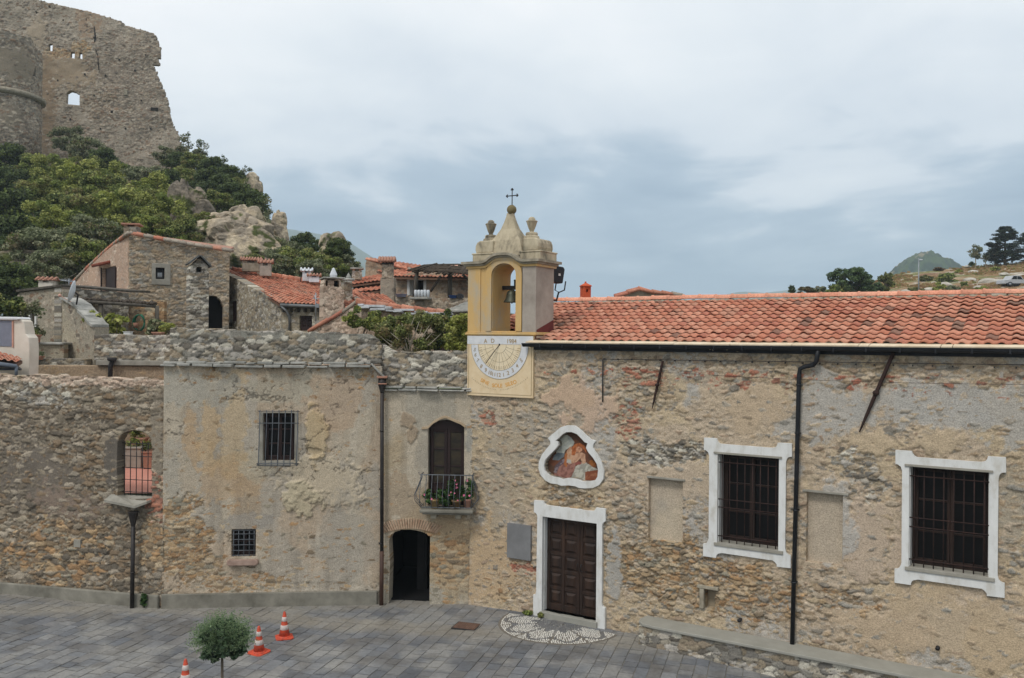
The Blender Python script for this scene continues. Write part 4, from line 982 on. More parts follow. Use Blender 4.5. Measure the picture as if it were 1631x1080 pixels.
# ============================================================ sundial
dial = thing('sundial', 'tan painted sundial dated 1984 with a white hour ring under the bell gable', 'sundial', CH.W(.9, 5.5, .05))
du0, du1, dz0, dz1 = CH.px(744, 600, .07)[0], CH.px(849, 600, .07)[0], 5.44, 6.975
m = MB(); m.box(CH, du0, du1, dz0, dz1, -.02, .07); m.build('dial_panel', 'dialtan', dial, bevel=.01)
m = MB(); t = .02
m.box(CH, du0+.04, du0+.055, dz0+.06, dz1-.2, .07, .074).box(CH, du1-.055, du1-.04, dz0+.06, dz1-.2, .07, .074).box(CH, du0+.055, du1-.055, dz0+.06, dz0+.072, .07, .074); m.build('border_line', 'dialink', dial)
m = MB(); bz = CH.px(795, 548.5, .07)[1]; m.box(CH, du0+.003, du1-.003, bz, dz1-.002, .06, .078); m.build('date_band', 'dialwhite', dial)
dc = CH.px(735+545/9, 520+265/9, .07); RR = [.86, .645, .435, .205]
def arcp(r, n=40): return [(dc[0]-r*math.cos(PI*k/n), dc[1]-r*math.sin(PI*k/n)) for k in range(n+1)]
m = MB(); m.prism(CH, [arcp(RR[0])+arcp(RR[1])[::-1]], .066, .0765); m.build('hour_ring', 'dialwhite', dial)
m = MB(); m.prism(CH, [arcp(RR[1])], .064, .0735); m.build('dial_field', 'dialinner', dial)
m = MB()
for r in RR: m.tube([CH.W(a, b_, .078 if r == RR[1] or r == RR[0] else .0745) for a, b_ in arcp(r)], .0045, 4)
for an in (-150, -120, -105, -90, -75, -60, -30, -45, -135, -165, -15):
    a = R(an); 
    for r0, r1 in ((.215, .43), (.45, .64)): m.tube([CH.W(dc[0]+r0*math.cos(a), dc[1]+r0*math.sin(a), .075), CH.W(dc[0]+r1*math.cos(a), dc[1]+r1*math.sin(a), .075)], .0035, 4)
m.build('dial_lines', 'dialgrey', dial)
m = MB()
for k in range(32):
    a = R(-8-5.3*k); m.tube([CH.W(dc[0]+.54*math.cos(a), dc[1]+.54*math.sin(a), .075), CH.W(dc[0]+.62*math.cos(a), dc[1]+.62*math.sin(a), .075)], .005, 4)
m.build('hour_ticks', 'dialink', dial)
m = MB(); g0 = CH.W(dc[0], dc[1]+.01, .07); g1 = CH.W(*CH.px(735+345/9, 520+530/9, .25), .25); m.tube([g0, g1], .010, 6); m.sphere(g0, .025, 8, 6); m.build('gnomon', 'oxide', dial)
def text(s, size, fr, u, v, h, mat, parent, rot=0, name='lettering'):
    cu_ = bpy.data.curves.new(name, 'FONT'); cu_.body = s; cu_.size = size; cu_.align_x = 'CENTER'; cu_.align_y = 'CENTER'; cu_.extrude = .003; cu_.offset = size*.012
    ob = bpy.data.objects.new(name, cu_); sc.collection.objects.link(ob); bpy.context.view_layer.update()
    me = bpy.data.meshes.new_from_object(ob.evaluated_get(bpy.context.evaluated_depsgraph_get())); bpy.data.objects.remove(ob)
    n = len(me.vertices); co = np.empty(n*3, 'f'); me.vertices.foreach_get('co', co); co = co.reshape(-1, 3).astype(float)
    x = co[:, 0]*math.cos(rot)-co[:, 1]*math.sin(rot); y = co[:, 0]*math.sin(rot)+co[:, 1]*math.cos(rot)
    w3 = fr.arr(u+x, v+y, h+co[:, 2]); me.vertices.foreach_set('co', w3.astype('f').ravel()); me.materials.clear()
    return link(name, me, mat, parent)
for s, x, y, mt, sz, ro in [('5',190,335,'dialgrey',.13,-20),('6',200,408,'dialgrey',.13,-20),('7',232,488,'dialgrey',.13,-25),('8',283,573,'dialink',.14,-30),('9',347,628,'dialink',.14,-18),('10',408,668,'dialink',.13,-12),('11',462,688,'dialink',.13,-5),('12',530,698,'dialink',.14,0),('1',603,695,'dialink',.13,5),('2',668,668,'dialink',.14,10),('3',735,632,'dialink',.14,18),('4',798,568,'dialink',.14,25),('5',857,487,'dialink',.14,35)]:
    a = CH.px(735+x/9, 520+y/9, .08); text(s, sz, CH, a[0], a[1], .078, mt, dial, R(ro), 'hour_numeral')
for s, x, y, sz in [('A', 345, 212, .15), ('D', 447, 208, .15), ('1984', 717, 215, .15)]:
    a = CH.px(735+x/9, 520+y/9, .08); text(s, sz, CH, a[0], a[1], .079, 'dialink', dial, 0, 'date_lettering')
for s, x, y, ro in [('SINE', 332, 795, -22), ('SOLE', 510, 850, 0), ('SILEO', 708, 818, 17)]:
    a = CH.px(735+x/9, 520+y/9, .08); text(s, .135, CH, a[0], a[1], .072, 'dialorange', dial, R(ro), 'motto_lettering')
m = MB(); rnd = random.Random(5)
for k in range(34):
    f = k/33; x = 150+790*f; y = 740+170*(1-((f-.5)/.5)**2)
    if .44 < f < .5: continue
    a = CH.px(735+x/9, 520+y/9, .08); hgt = rnd.uniform(.015, .035)
    m.tube([CH.W(a[0]-.012, a[1]-hgt*.5, .0715), CH.W(a[0], a[1]+hgt*.5, .0715), CH.W(a[0]+.012, a[1]-hgt*.3, .0715)], .003, 4)
m.build('faded_script', 'dialgrey', dial)
# ============================================================ plastered house
house = thing('plastered_house', 'weathered ochre plastered house with a barred window beside the brown downpipe', 'house', MF.W(2.7, 0, -1))
ZB = -.4
u_l = 0.0; u_r = MF.px(607, 800)[0]
mt_l = MF.px(262, 579)[1]; mt_r = MF.px(600, 586)[1]; mtop = (mt_l+mt_r)/2
W1_ = rectpx(MF, 419.5, 658, 469, 734); W2_ = rectpx(MF, 369, 843, 407.5, 886)
MT = C(177,160,138)
mfp = [
 dict(b=(335,690,16,90), col=C(186,158,118), k=.6), dict(b=(375,690,20,100), col=C(184,160,122), k=.55), dict(b=(300,720,14,70), col=C(180,150,112), k=.6), dict(b=(355,770,60,40), col=C(178,150,116), k=.5),
 dict(b=(300,620,45,28), col=C(168,162,148)), dict(b=(345,620,50,24), col=C(162,156,142)), dict(b=(285,760,28,50), col=C(170,162,146), k=.7), dict(b=(450,620,70,22), col=C(166,158,140), k=.7),
 dict(b=(410,750,26,22), col=C(176,166,144), k=.6), dict(b=(540,640,50,40), col=C(174,150,124), k=.6),
 dict(b=(520,765,62,40), L=1.12, flat=.5, col=C(186,172,148)), dict(b=(480,790,30,24), L=1.1, col=C(180,168,140), k=.8), dict(b=(505,690,14,40), col=C(182,160,120), k=.6, L=1.1),
 dict(b=(555,860,45,60), col=C(160,152,138), k=.6), dict(b=(400,830,45,14), col=C(150,144,134), k=.7),
 dict(b=(285,865,42,60), L=.1, flat=.9, pal='rust'), dict(b=(320,905,40,36), L=.18, flat=.8, pal='rust', prob=.7), dict(b=(400,928,50,14), L=.2, flat=.7, pal='rust', prob=.7), dict(b=(280,815,30,10), L=-.1, flat=.9, pal='rust'),
 dict(b=(545,725,16,14), L=.3, flat=.6), dict(b=(430,935,140,8), L=.3, flat=.6, pal='rust'), dict(b=(570,590,30,14), L=.3, flat=.7, pal='rust'), dict(b=(335,592,12,16), L=.3, flat=.7, pal='rust'), dict(b=(500,720,14,10), L=.3, flat=.7, pal='rust'),
]
wall('wall', MF, [[(u_l, ZB), (u_r, ZB), (u_r, mtop), (u_l, mtop)], rl(W1_), rl(W2_)], rubble(MF, .22, .09, .045, 'rust', MT, .95, .13, [MT, C(162,146,124), C(178,166,146), C(168,158,142)], mfp, seed=5, small=.4, und=.02, cracks=.9, joint_shade=.7, streak=.8, grain=.2), .024, .5, parent=house, back=False)
PW = Frame(MF.W(0, 0, 0)[:2], (MF.W(0, 0, -8)[:2]))
m = MB(); m.box(MF, -.02, .3, ZB, mtop, -8, -.52); m.build('side_wall', 'plaque2', house)
# slate ledge
def ledge(fr, u0, u1, v0, v1, h0, h1, name, parent, seed, th=.07, lay=2, mat='slate'):
    mb = MB(); rnd = random.Random(seed)
    for q in range(lay):
        u = u0
        while u < u1-.05:
            ln = min(rnd.uniform(.25, .8), u1-u); f = (u+ln/2-u0)/(u1-u0); v = v0+(v1-v0)*f+q*th*1.04+rnd.uniform(-.014, .014); hh = h1-q*.07+rnd.uniform(-.09, .05)
            a, b_, c, d = fr.W(u, v, h0), fr.W(u+ln-.012, v, h0), fr.W(u+ln-rnd.uniform(.01, .05), v-rnd.uniform(.0, .02), hh), fr.W(u+rnd.uniform(0, .04), v-rnd.uniform(.0, .02), hh+rnd.uniform(-.02, .02))
            mb.quadslab(a, d, c, b_, th*rnd.uniform(.5, 1.0)); u += ln
    return mb.build(name, mat, parent, bevel=.012)
ledge(MF, -.05, MF.px(592, 583)[0], mtop-.02, mtop-.02, -.2, .2, 'slate_ledge', house, 3)
q0, q1 = MF.px(590, 582, .1), MF.px(611, 603, .1); m = MB(); m.quadslab(MF.W(q0[0], q0[1]+.03, -.1), MF.W(q0[0], q0[1]+.03, .17), MF.W(q1[0], q1[1]+.02, .19), MF.W(q1[0], q1[1]+.02, -.1), .045); m.build('slate_ledge', 'slate', house, bevel=.012)
# rubble parapet above
pt = rough(MF.pts([(608, 551), (601, 541), (590, 534), (560, 531), (480, 528), (400, 527), (330, 525), (269, 522)]), .13, .035, 4)
pz = mtop+.06
wall('parapet', shift(MF, -.06), [pt+[(pt[-1][0]+.0, pz), (pt[0][0], pz)]], rubble(MF, .25, .12, .075, 'grey', C(126,122,112), .12, .10, [C(132,128,118), C(118,116,108)], [dict(b=(430,534,200,7), L=.55, flat=.7, col=C(134,132,122))], seed=12, small=.25, und=.05), .028, .45, parent=house)
# plinth
pl_ = MB(); pl_.box(MF, .0, u_r-.08, ZB, .36, .0, .085); pl_.build('plinth', 'cement_dark', house, bevel=.02)
# upper window
fm = MB(); I = W1_; s = .11
fm.prism(MF, [[(I[0]-s, I[2]-s*1.2), (I[1]+s, I[2]-s*1.2), (I[1]+s*.9, I[3]+.03), (I[0]-s, I[3]+.03)], rl((I[0]+.003, I[1]-.003, I[2]+.003, I[3]-.003))], -.05, .03); fm.build('window_surround', 'cement', house, bevel=.015)
casement(MF, W1_, .2, house, 2, 3, 'wood_brown', 'glass', .06)
m = MB(); m.box(MF, I[0]-.05, I[1]+.05, I[2]-.05, I[3]+.05, -.8, -.52); m.build('window_back', 'dark', house)
gm = MB(); gx = [414, 425, 434.5, 444.5, 454.5, 464.5, 474.5]; zt = MF.px(440, 655, .1)[1]; zm = MF.px(440, 674, .1)[1]; zb = MF.px(440, 740, .1)[1]
for x in gx:
    u = MF.px(x, 660, .08)[0]; gm.tube([MF.W(u, zt+.03, .09), MF.W(u, zm, .10), MF.W(u-.005, (zm+zb)/2, .15), MF.W(u-.01, zb+.1, .19), MF.W(u-.01, zb-.03, .19)], .0115, 6)
ua, ub_ = MF.px(412, 660, .08)[0], MF.px(477, 660, .08)[0]
for z, h in ((zt, .1), (zm, .105), (zb+.04, .2), (zb, .2)): gm.tube([MF.W(ua-.02, z, h), MF.W(ub_, z, h)], .011, 6)
for u in (ua, ub_-.02):
    gm.tube([MF.W(u, zt, -.0), MF.W(u, zt, .1)], .010, 6); gm.tube([MF.W(u, zb+.02, -.0), MF.W(u, zb+.02, .2)], .010, 6)
gm.build('window_grille', 'iron', house)
# small lower window
m = MB(); I = W2_; m.box(MF, I[0]-.05, I[1]+.05, I[2]-.05, I[3]+.05, -.6, -.40); m.build('window_back', 'dark', house)
casement(MF, (I[0]+.0, I[1], I[2], I[3]), .22, house, 2, 2, 'wood_brown', 'glass', .045)
gm = MB(); bars(gm, MF, I[0], I[1], I[2], I[3], -.02, [I[0]+(I[1]-I[0])*f for f in (.08, .28, .5, .72, .92)], [I[2]+(I[3]-I[2])*f for f in (.04, .22, .42, .62, .82, .96)], .012, .011, -.01); gm.build('window_grille', 'iron', house)
a, b_ = MF.px(360, 896, .1), MF.px(412, 896, .1); m = MB(); m.prism(MF, [[(a[0]+.05, a[1]-.09), (b_[0]-.06, a[1]-.09), (b_[0], a[1]-.02), (b_[0]-.03, a[1]+.06), (a[0]+.04, a[1]+.06), (a[0], a[1]-.02)]], -.05, .14); m.build('window_sill', noise_mat('pink_stone', C(140,116,102), C(170,146,132), 5), house, bevel=.03)
# downpipe with hopper
dp = MB(); ux_ = MF.px(608, 700, .1)[0]; zt = MF.px(608, 612, .1)[1]; u2 = MF.px(607.5, 955, .1)[0]
dp.tube([MF.W(ux_, zt-.1, .12), MF.W(u2, 1.4, .12)], .048, 12); 
for z in (1.6, 3.0, 4.5): dp.tube([MF.W(ux_, z-.02, .12), MF.W(ux_, z+.02, .12)], .057, 12)
dp.lathe(MF.W(ux_, 0, .12), [(.05, zt-.22), (.06, zt-.18), (.105, zt-.02), (.105, zt+.14), (.0, zt+.15)], 12)
o = dp.build('downpipe', 'pipe', house)
m = MB(); m.tube([MF.W(u2, 1.4, .12), MF.W(u2, -.1, .12)], .055, 12); m.build('pipe_shoe', noise_mat('pipe_brown', C(60,42,34), C(84,60,48), 3, .6), o)
m = MB(); m.box(MF, ux_-.13, ux_+.13, zt+.16, zt+.21, -.05, .25).box(MF, ux_-.1, ux_+.12, zt+.0, zt+.03, .12, .25); m.build('tile_outlet', 'clay', house, bevel=.01)
# ============================================================ balcony house
bh = thing('balcony_house', 'narrow beige plastered house front with a flowered balcony above a dark low doorway', 'house', BF.W(1.2, 0, -1))
U0 = -.0; U1 = BF.px(752.5, 800)[0]
btop = BF.px(680, 621)[1]
DR = [BF.px(682, 806), BF.px(739, 806), BF.px(739.5, 681), (BF.px(730, 672)), (BF.px(720, 669.5)), BF.px(710, 668.5), BF.px(699, 670), BF.px(690, 674), BF.px(682, 681)]
dzb = BF.px(700, 806)[1]; DR[0] = (DR[0][0], dzb); DR[1] = (DR[1][0], dzb)
LD = [(BF.px(619, 960)[0], -.12), (BF.px(684, 960)[0], -.12), BF.px(685, 855), BF.px(676, 848.5), BF.px(664, 845), BF.px(652, 843.5), BF.px(640, 844), BF.px(630, 847), BF.px(623, 852), BF.px(619, 862), BF.px(621, 900)]
BP = C(180,168,148)
bfp = [dict(b=(650,672,15,16), col=C(150,130,106), k=.7, L=.75), dict(b=(655,690,8,16), col=C(152,132,108), k=.7, L=.75), dict(b=(672,720,9,30), col=C(150,142,128), k=.6), dict(b=(748,700,6,24), col=C(150,148,140), k=.7),
 dict(b=(640,800,40,40), col=C(160,142,118), k=.7), dict(b=(720,880,38,70), L=.22, flat=.9, pal='rust', col=C(172,150,118)), dict(b=(612,880,12,60), L=.4, flat=.7, pal='rust'), dict(b=(730,830,30,24), L=.6, flat=.6, col=C(166,146,118)), dict(b=(700,940,60,20), L=.3, flat=.6, pal='rust', prob=.6)]
wall('wall', BF, [[(U0, ZB), (U1, ZB), (U1, btop), (U0, btop)], DR, LD], rubble(BF, .24, .10, .045, 'rust', BP, 1.05, .04, [BP, C(168,152,126), C(164,156,140)], bfp, seed=6, small=.4, und=.02, cracks=.6, joint_shade=.7, streak=.7, grain=.2), .024, .5, parent=bh, back=False)
ledge(BF, .02, U1+.02, btop-.01, btop-.01, -.2, .16, 'slate_ledge', bh, 7, .055, 2)
pt = rough([BF.px(752, 562), BF.px(735, 561), BF.px(700, 559), BF.px(660, 561), BF.px(628, 561), BF.px(617, 555), BF.px(606, 547)], .12, .035, 9)
wall('parapet', shift(BF, -.06), [pt+[(pt[-1][0], btop+.07), (pt[0][0], btop+.07)]], rubble(BF, .25, .11, .075, 'grey', C(126,122,110), .10, .1, [C(132,128,118)], seed=14, small=.3, und=.05), .028, .45, parent=bh)
# french door
def clip_arch(r, inset): cu_ = sum(a for a, _ in r)/len(r); return r
m = MB(); m.prism(BF, [DR], -.26, -.2); m.build('door_board', 'wood_brown', bh)
du_a, du_b = DR[0][0]+.03, DR[1][0]-.03; top = DR[2][1]-.06; mid = (du_a+du_b)/2
for a, b_ in ((du_a, mid-.005), (mid+.005, du_b)):
    m = MB(); h = -.2; s = .075
    m.box(BF, a, a+s, dzb, top, h, h+.05).box(BF, b_-s, b_, dzb, top, h, h+.05).box(BF, a+s, b_-s, top-s, top, h, h+.045).box(BF, a+s, b_-s, dzb, dzb+.12, h, h+.045)
    H_ = top-s-dzb-.12; gl = MB()
    for k in range(4):
        z = dzb+.12+H_*k/4
        if k: m.box(BF, a+s, b_-s, z-.018, z+.018, h, h+.04)
        (gl if k else m).box(BF, a+s+.001, b_-s-.001, z+.018, z+H_/4-.018, h+.002, h+.015)
    o = m.build('door_leaf', 'wood_brown', bh, bevel=.004); gl.build('pane', 'glass2', o)
m = MB(); m.prism(BF, [[(DR[8][0], DR[8][1]-.06), (DR[2][0], DR[2][1]-.06)]+DR[2:9]], -.2, -.13); m.build('door_head', 'wood_brown', bh)
# arched drip line above
m = MB(); pts = [(672,680),(682,679),(690,671),(702,664),(710,662),(722,667),(734,672),(742,678)]; pp = [BF.px(x, y) for x, y in pts]; pq_ = [BF.px(x, y+4) for x, y in pts][::-1]
m.prism(BF, [pp[::-1]+pq_[::-1]], -.01, .05); m.build('door_arch', noise_mat('arch_plaster', C(160,140,114), C(178,158,130), 3), bh, bevel=.008)
# low doorway: brick arch, dark passage, inner leaf
m = MB(); rnd = random.Random(2); n = 24
for k in range(n):
    f = (k+.5)/n; x = 612+82*f; cxp, cyp = 652, 938; a = math.atan2(-(843.5-cyp), x-cxp)
    lo = BF.px(x, 849-6.5*(1-((x-652)/38)**2)-2); L_ = .26
    ang = PI/2-((x-652)/41)*.75; dx, dz = math.cos(ang), math.sin(ang); wx_, wz_ = -dz, dx; t = .021
    z0 = lo[1]-.02; pl4 = [(lo[0]+wx_*t, z0+wz_*t), (lo[0]-wx_*t, z0-wz_*t), (lo[0]-wx_*t+dx*L_, z0-wz_*t+dz*L_), (lo[0]+wx_*t+dx*L_, z0+wz_*t+dz*L_)]
    m.prism(BF, [pl4[::-1] if False else pl4], -.3, .035+rnd.uniform(-.008, .01))
m.build('brick_arch', 'brick', bh, bevel=.006)
la, lb = LD[0][0]-.3, LD[1][0]+.3
m = MB(); m.box(BF, la-.1, la, -.3, 2.4, -3.6, -.5).box(BF, lb, lb+.1, -.3, 2.4, -3.6, -.5).box(BF, la-.1, lb+.1, 2.3, 2.4, -3.6, -.5).box(BF, la-.1, lb+.1, -.3, 2.4, -3.7, -3.6).box(BF, la+.01, lb-.01, -.3, .03, -3.6, -.30); m.build('passage', 'soot_and_shade', bh)  # passage darkness painted into its walls and floor
m = MB(); uu = BF.px(657, 900, -.5)[0]; m.box(BF, uu, uu+.2, -.14, 2.2, -1.32, -1.26); m.box(BF, uu+.2, uu+.26, -.14, 2.2, -2.2, -1.3); m.build('inner_post', noise_mat('dim_grey', C(30,30,30), C(42,41,40), 3), bh)
m = MB(); m.box(BF, LD[0][0], LD[1][0]+.02, -.2, -.03, -.5, .06); m.build('door_step', 'slab', bh, bevel=.01)
# balcony
fz = dzb; HB = .55
b0_, b1_ = BF.px(668, 815, HB)[0], BF.px(752, 815, HB)[0]
bal = MB(); bal.box(BF, b0_, b1_+.02, fz-.08, fz, -.05, HB); bal.box(BF, b0_+.06, b1_-.06, fz-.13, fz-.08, -.05, HB-.06); bo = bal.build('balcony_slab', 'cement_dark', bh, bevel=.02)
for x in (690.5, 729.5):
    uu = BF.px(x, 832, .35)[0]; m = MB(); m.box(BF, uu-.08, uu+.08, fz-.27, fz-.13, -.05, .36); m.build('corbel', 'stone', bo, bevel=.035)
rl_ = MB(); rz = BF.px(710, 757.5, .5)[1]
ra, rb = BF.px(669, 757, HB)[0], BF.px(751, 757, HB)[0]; ht = .42; hb = .46
rl_.tube([BF.W(ra, rz, 0), BF.W(ra, rz, ht), BF.W(rb, rz, ht), BF.W(rb, rz, 0)], .013, 6, smooth=False)
rl_.tube([BF.W(ra, fz+.05, 0), BF.W(ra, fz+.05, hb), BF.W(rb, fz+.05, hb), BF.W(rb, fz+.05, 0)], .012, 6, smooth=False)
def baluster(f):
    Hh = rz-fz-.05
    return [(1.0, 0), (.85, .01), (.6, .09), (.38, .17), (.22, .15), (.08, .05), (.0, 0)]
for k in range(10):
    u = ra+(rb-ra)*k/9; rl_.tube([BF.W(u, fz+.05+(rz-fz-.05)*t, ht+(hb-ht)*(1-t)+o_) for t, o_ in baluster(0)], .0085, 6)
for s_, uu in ((-1, ra), (1, rb)):
    for k in range(1, 3):
        h = ht*k/3; rl_.tube([BF.W(uu+s_*o_, fz+.05+(rz-fz-.05)*t, h) for t, o_ in baluster(0)], .0085, 6)
    rl_.tube([BF.W(uu+s_*o_*.9, fz+.05+(rz-fz-.05)*t, ht+o_*.6) for t, o_ in baluster(0)], .0085, 6)
    rl_.tube([BF.W(uu+s_*.0, rz, ht), BF.W(uu+s_*.05, rz+.02, ht), BF.W(uu+s_*.06, rz+.06, ht), BF.W(uu+s_*.03, rz+.06, ht)], .009, 6)
rl_.build('balcony_railing', 'iron', bo)
# potted petunias on the balcony
GF = [C(40,66,30), C(56,84,40), C(72,100,52), C(34,54,28)]
def flower_pot(x, r, hgt, lab, seed, mat='pot', h=.25, nf=10, spread=.28, tall=.35):
    uu = BF.px(x, 800, h)[0]; base = BF.W(uu, fz, h)
    t = thing('flower_pot', lab, 'flower pot', base, 0, 'flower pots on the balcony')
    m = MB(); m.lathe(base, [(r*.7, 0), (r*.95, hgt*.8), (r*1.08, hgt*.82), (r*1.08, hgt), (r*.9, hgt), (r*.85, hgt-.02), (0, hgt-.02)], 16); m.build('pot', mat, t)
    rnd = random.Random(seed); cl = [((base.x+rnd.uniform(-spread, spread)*.9, base.y+rnd.uniform(-.12, .12), base.z+hgt+rnd.uniform(-.05, tall)), (.10, .10, .09), 1) for _ in range(10)]
    leaves('petunia_leaves', cl, 420, .05, GF, t, seed)
    fm = MB()
    for _ in range(max(3, int(nf*.65))):
        c = Vector(rnd.choice(cl)[0])+Vector((rnd.uniform(-.08, .08), -rnd.uniform(.08, .14), rnd.uniform(-.04, .08))); r_ = rnd.uniform(.022, .034)
        n = Vector((rnd.uniform(-.5, .5), -1, rnd.uniform(0, .6))).normalized(); a = n.cross(Vector((0, 0, 1))).normalized(); b2 = a.cross(n)
        vs = [c-n*.015]+[c+(a*math.cos(q*PI/5)+b2*math.sin(q*PI/5))*r_*(1 if q % 2 == 0 else .86)+n*.004 for q in range(10)]
        fm = MB(); fm.add(vs, [(0, 1+q, 1+(q+1) % 10) for q in range(10)]); fm.build('flower', 'pink', t)
    return t
flower_pot(692.5, .125, .24, 'cream glazed pot of petunias at the left of the balcony', 1, 'pot', .3, 6, .28, .2)
flower_pot(711, .10, .17, 'small dark pot of petunias in the middle of the balcony', 2, noise_mat('dark_pot', C(58,54,54), C(80,74,72), 5), .2, 7, .18, .3)
flower_pot(727, .12, .22, 'brown pot with the tallest pink petunias on the balcony', 3, noise_mat('brown_pot', C(104,84,56), C(130,106,74), 5), .3, 13, .22, .5)
flower_pot(744, .10, .24, 'pale terracotta pot of petunias at the right end of the balcony', 4, 'clay_pink', .2, 9, .14, .5)
# ============================================================ left rubble wall with the barred opening
yw = thing('rubble_wall', 'high dark rubble stone courtyard wall with an arched barred opening at the left', 'wall', LW.W(5, 0, -.2))
lwu = lambda x, y: LW.px(x, y)
OPN = [LW.px(188, 795), LW.px(241, 795), LW.px(242, 712), LW.px(240, 701), LW.px(234, 692), LW.px(225, 687), LW.px(214, 685), LW.px(203, 687), LW.px(194, 692), LW.px(188, 702)]
tp = rough([LW.px(262, 607), LW.px(225, 603), LW.px(150, 599), LW.px(80, 597), LW.px(0, 596), (0, LW.px(0, 597)[1]+.1)], .14, .05, 3)
DK = C(120,108,92)
lwp = [dict(b=(130,606,140,9), L=-.1, flat=.9, pal='pink'), dict(b=(55,630,60,20), L=.25, flat=.5, pal='grey'), dict(b=(70,760,70,40), L=.55, flat=.7, col=C(112,104,94)), dict(b=(30,700,30,60), L=.3, flat=.6, col=C(104,96,86)),
 dict(b=(178,730,12,50), L=.7, flat=.8, col=C(98,92,84)), dict(b=(110,800,60,30), L=.5, flat=.6, col=C(132,116,102)), dict(b=(80,880,90,50), L=.0, flat=.8, pal='rust', prob=.55), dict(b=(248,800,14,60), pal='brick', prob=.5, L=.2, flat=.5),
 dict(b=(250,680,12,60), L=.6, flat=.7, col=C(138,128,112)), dict(b=(245,880,20,50), L=.3, flat=.6, col=C(140,122,98), pal='rust')]
wall('wall_face', LW, [[(0, ZB), (LW.len+.02, ZB)]+tp, OPN], rubble(LW, .27, .115, .085, 'lw', DK, .24, .2, [DK, C(110,100,86), C(128,118,104)], lwp, seed=9, small=.45, und=.06, joint_shade=.7), .025, .26, parent=yw)
# stones loosely set on top of the wall
pl2 = MB(); pl2.box(LW, 0, LW.len-.08, ZB, .33, .02, .12); pl2.build('plinth', 'cement_dark', yw, bevel=.03)
gm = MB(); gxs = [LW.px(x, 740, -.18)[0] for x in (198.7, 207.8, 217.3, 226.7, 235.8)]; z0 = LW.px(215, 789, -.18)[1]; z1 = LW.px(215, 703, -.18)[1]
zs_ = [LW.px(215, y, -.18)[1] for y in (706, 726.5, 745, 764, 783.5)]
bars(gm, LW, OPN[0][0]-.02, OPN[1][0]+.02, z0, z1, -.18, gxs, zs_, .011, .010, 0); gm.build('grille', 'oxide', yw)
m = MB(); a, b_, c = LW.px(172, 797, .28), LW.px(214, 812, .34), LW.px(242, 800, .28); zs2 = LW.px(215, 795)[1]
m.add([LW.W(OPN[0][0]-.18, zs2+.12, -.02), LW.W(OPN[0][0]-.25, zs2-.02, .2), LW.W(b_[0], zs2-.10, .34), LW.W(OPN[1][0]+.02, zs2+.0, .22), LW.W(OPN[1][0]+.02, zs2+.05, -.25), LW.W(OPN[0][0], zs2+.05, -.25),
       LW.W(OPN[0][0]-.18, zs2+.04, -.02), LW.W(OPN[0][0]-.25, zs2-.08, .2), LW.W(b_[0], zs2-.16, .34), LW.W(OPN[1][0]+.02, zs2-.06, .22), LW.W(OPN[1][0]+.02, zs2-.03, -.25), LW.W(OPN[0][0], zs2-.03, -.25)],
      [(0,1,2), (0,2,5), (5,2,4), (2,3,4), (7,6,11,8), (8,11,10,9), (0,6,7,1), (1,7,8,2), (2,8,9,3), (3,9,10,4), (4,10,11,5), (5,11,6,0)]); m.build('spout_sill', 'cement', yw)
dp = MB(); ux_ = LW.px(213, 830, .2)[0]; z0 = LW.px(213, 815, .22)[1]
dp.lathe(LW.W(ux_, 0, .22), [(.05, z0-.38), (.055, z0-.34), (.13, z0-.02), (.14, z0), (.12, z0), (.0, z0-.02)], 14); dp.tube([LW.W(ux_, z0-.36, .22), LW.W(ux_-.03, -.1, .2)], .052, 12)
for z in (.9, 1.9): dp.tube([LW.W(ux_-.01, z-.02, .21), LW.W(ux_-.01, z+.02, .21)], .06, 12)
dp.build('downpipe', 'pipe', yw)
m = MB(); a = LW.px(125, 865, 0); m.box(LW, a[0]-.1, a[0]+.1, a[1]-.1, a[1]+.1, -.05, .06); m.build('grey_cover_plate', 'cement', yw, bevel=.008)
wb = thing('weed', 'small green fern growing at the foot of the wall beside the hopper downpipe', 'plant', LW.W(LW.px(231, 950, .1)[0], .1, .16))
m = MB(); c = LW.W(LW.px(231, 950, .1)[0], 0, .16); m.tube([c+Vector((0, .04, -.02)), c+Vector((0, 0, .2))], .008, 5); m.build('stem', 'bark', wb)
leaves('foliage', [((c.x, c.y, .2), (.09, .07, .17), 1), ((c.x+.02, c.y-.02, .3), (.07, .06, .1), .6)], 260, .045, GF, wb, 3)
for (x, y, lab) in ((592/1, 0, ''),): pass
for x, y, w_, lab, sd_ in ((841, 972, .14, 'tuft of weeds at the left foot of the church door frame', 5), (861, 980, .08, 'tiny weed beside the church door step', 6)):
    c = P(x, y, 21.5); c.z = float(gz(c.x, c.y))+.02; c = Vector((c.x, c.y-.0, c.z)); q = CH.W(CH.px(x, y, .15)[0], c.z, .15)
    t = thing('weed', lab, 'plant', q); m = MB(); m.tube([q+Vector((0, 0, -.03)), q+Vector((0, 0, .06))], .006, 5); m.build('stem', 'bark', t)
    leaves('foliage', [((q.x, q.y, q.z+.05), (w_, .07, .06), 1)], 200, .035, G1, t, sd_)
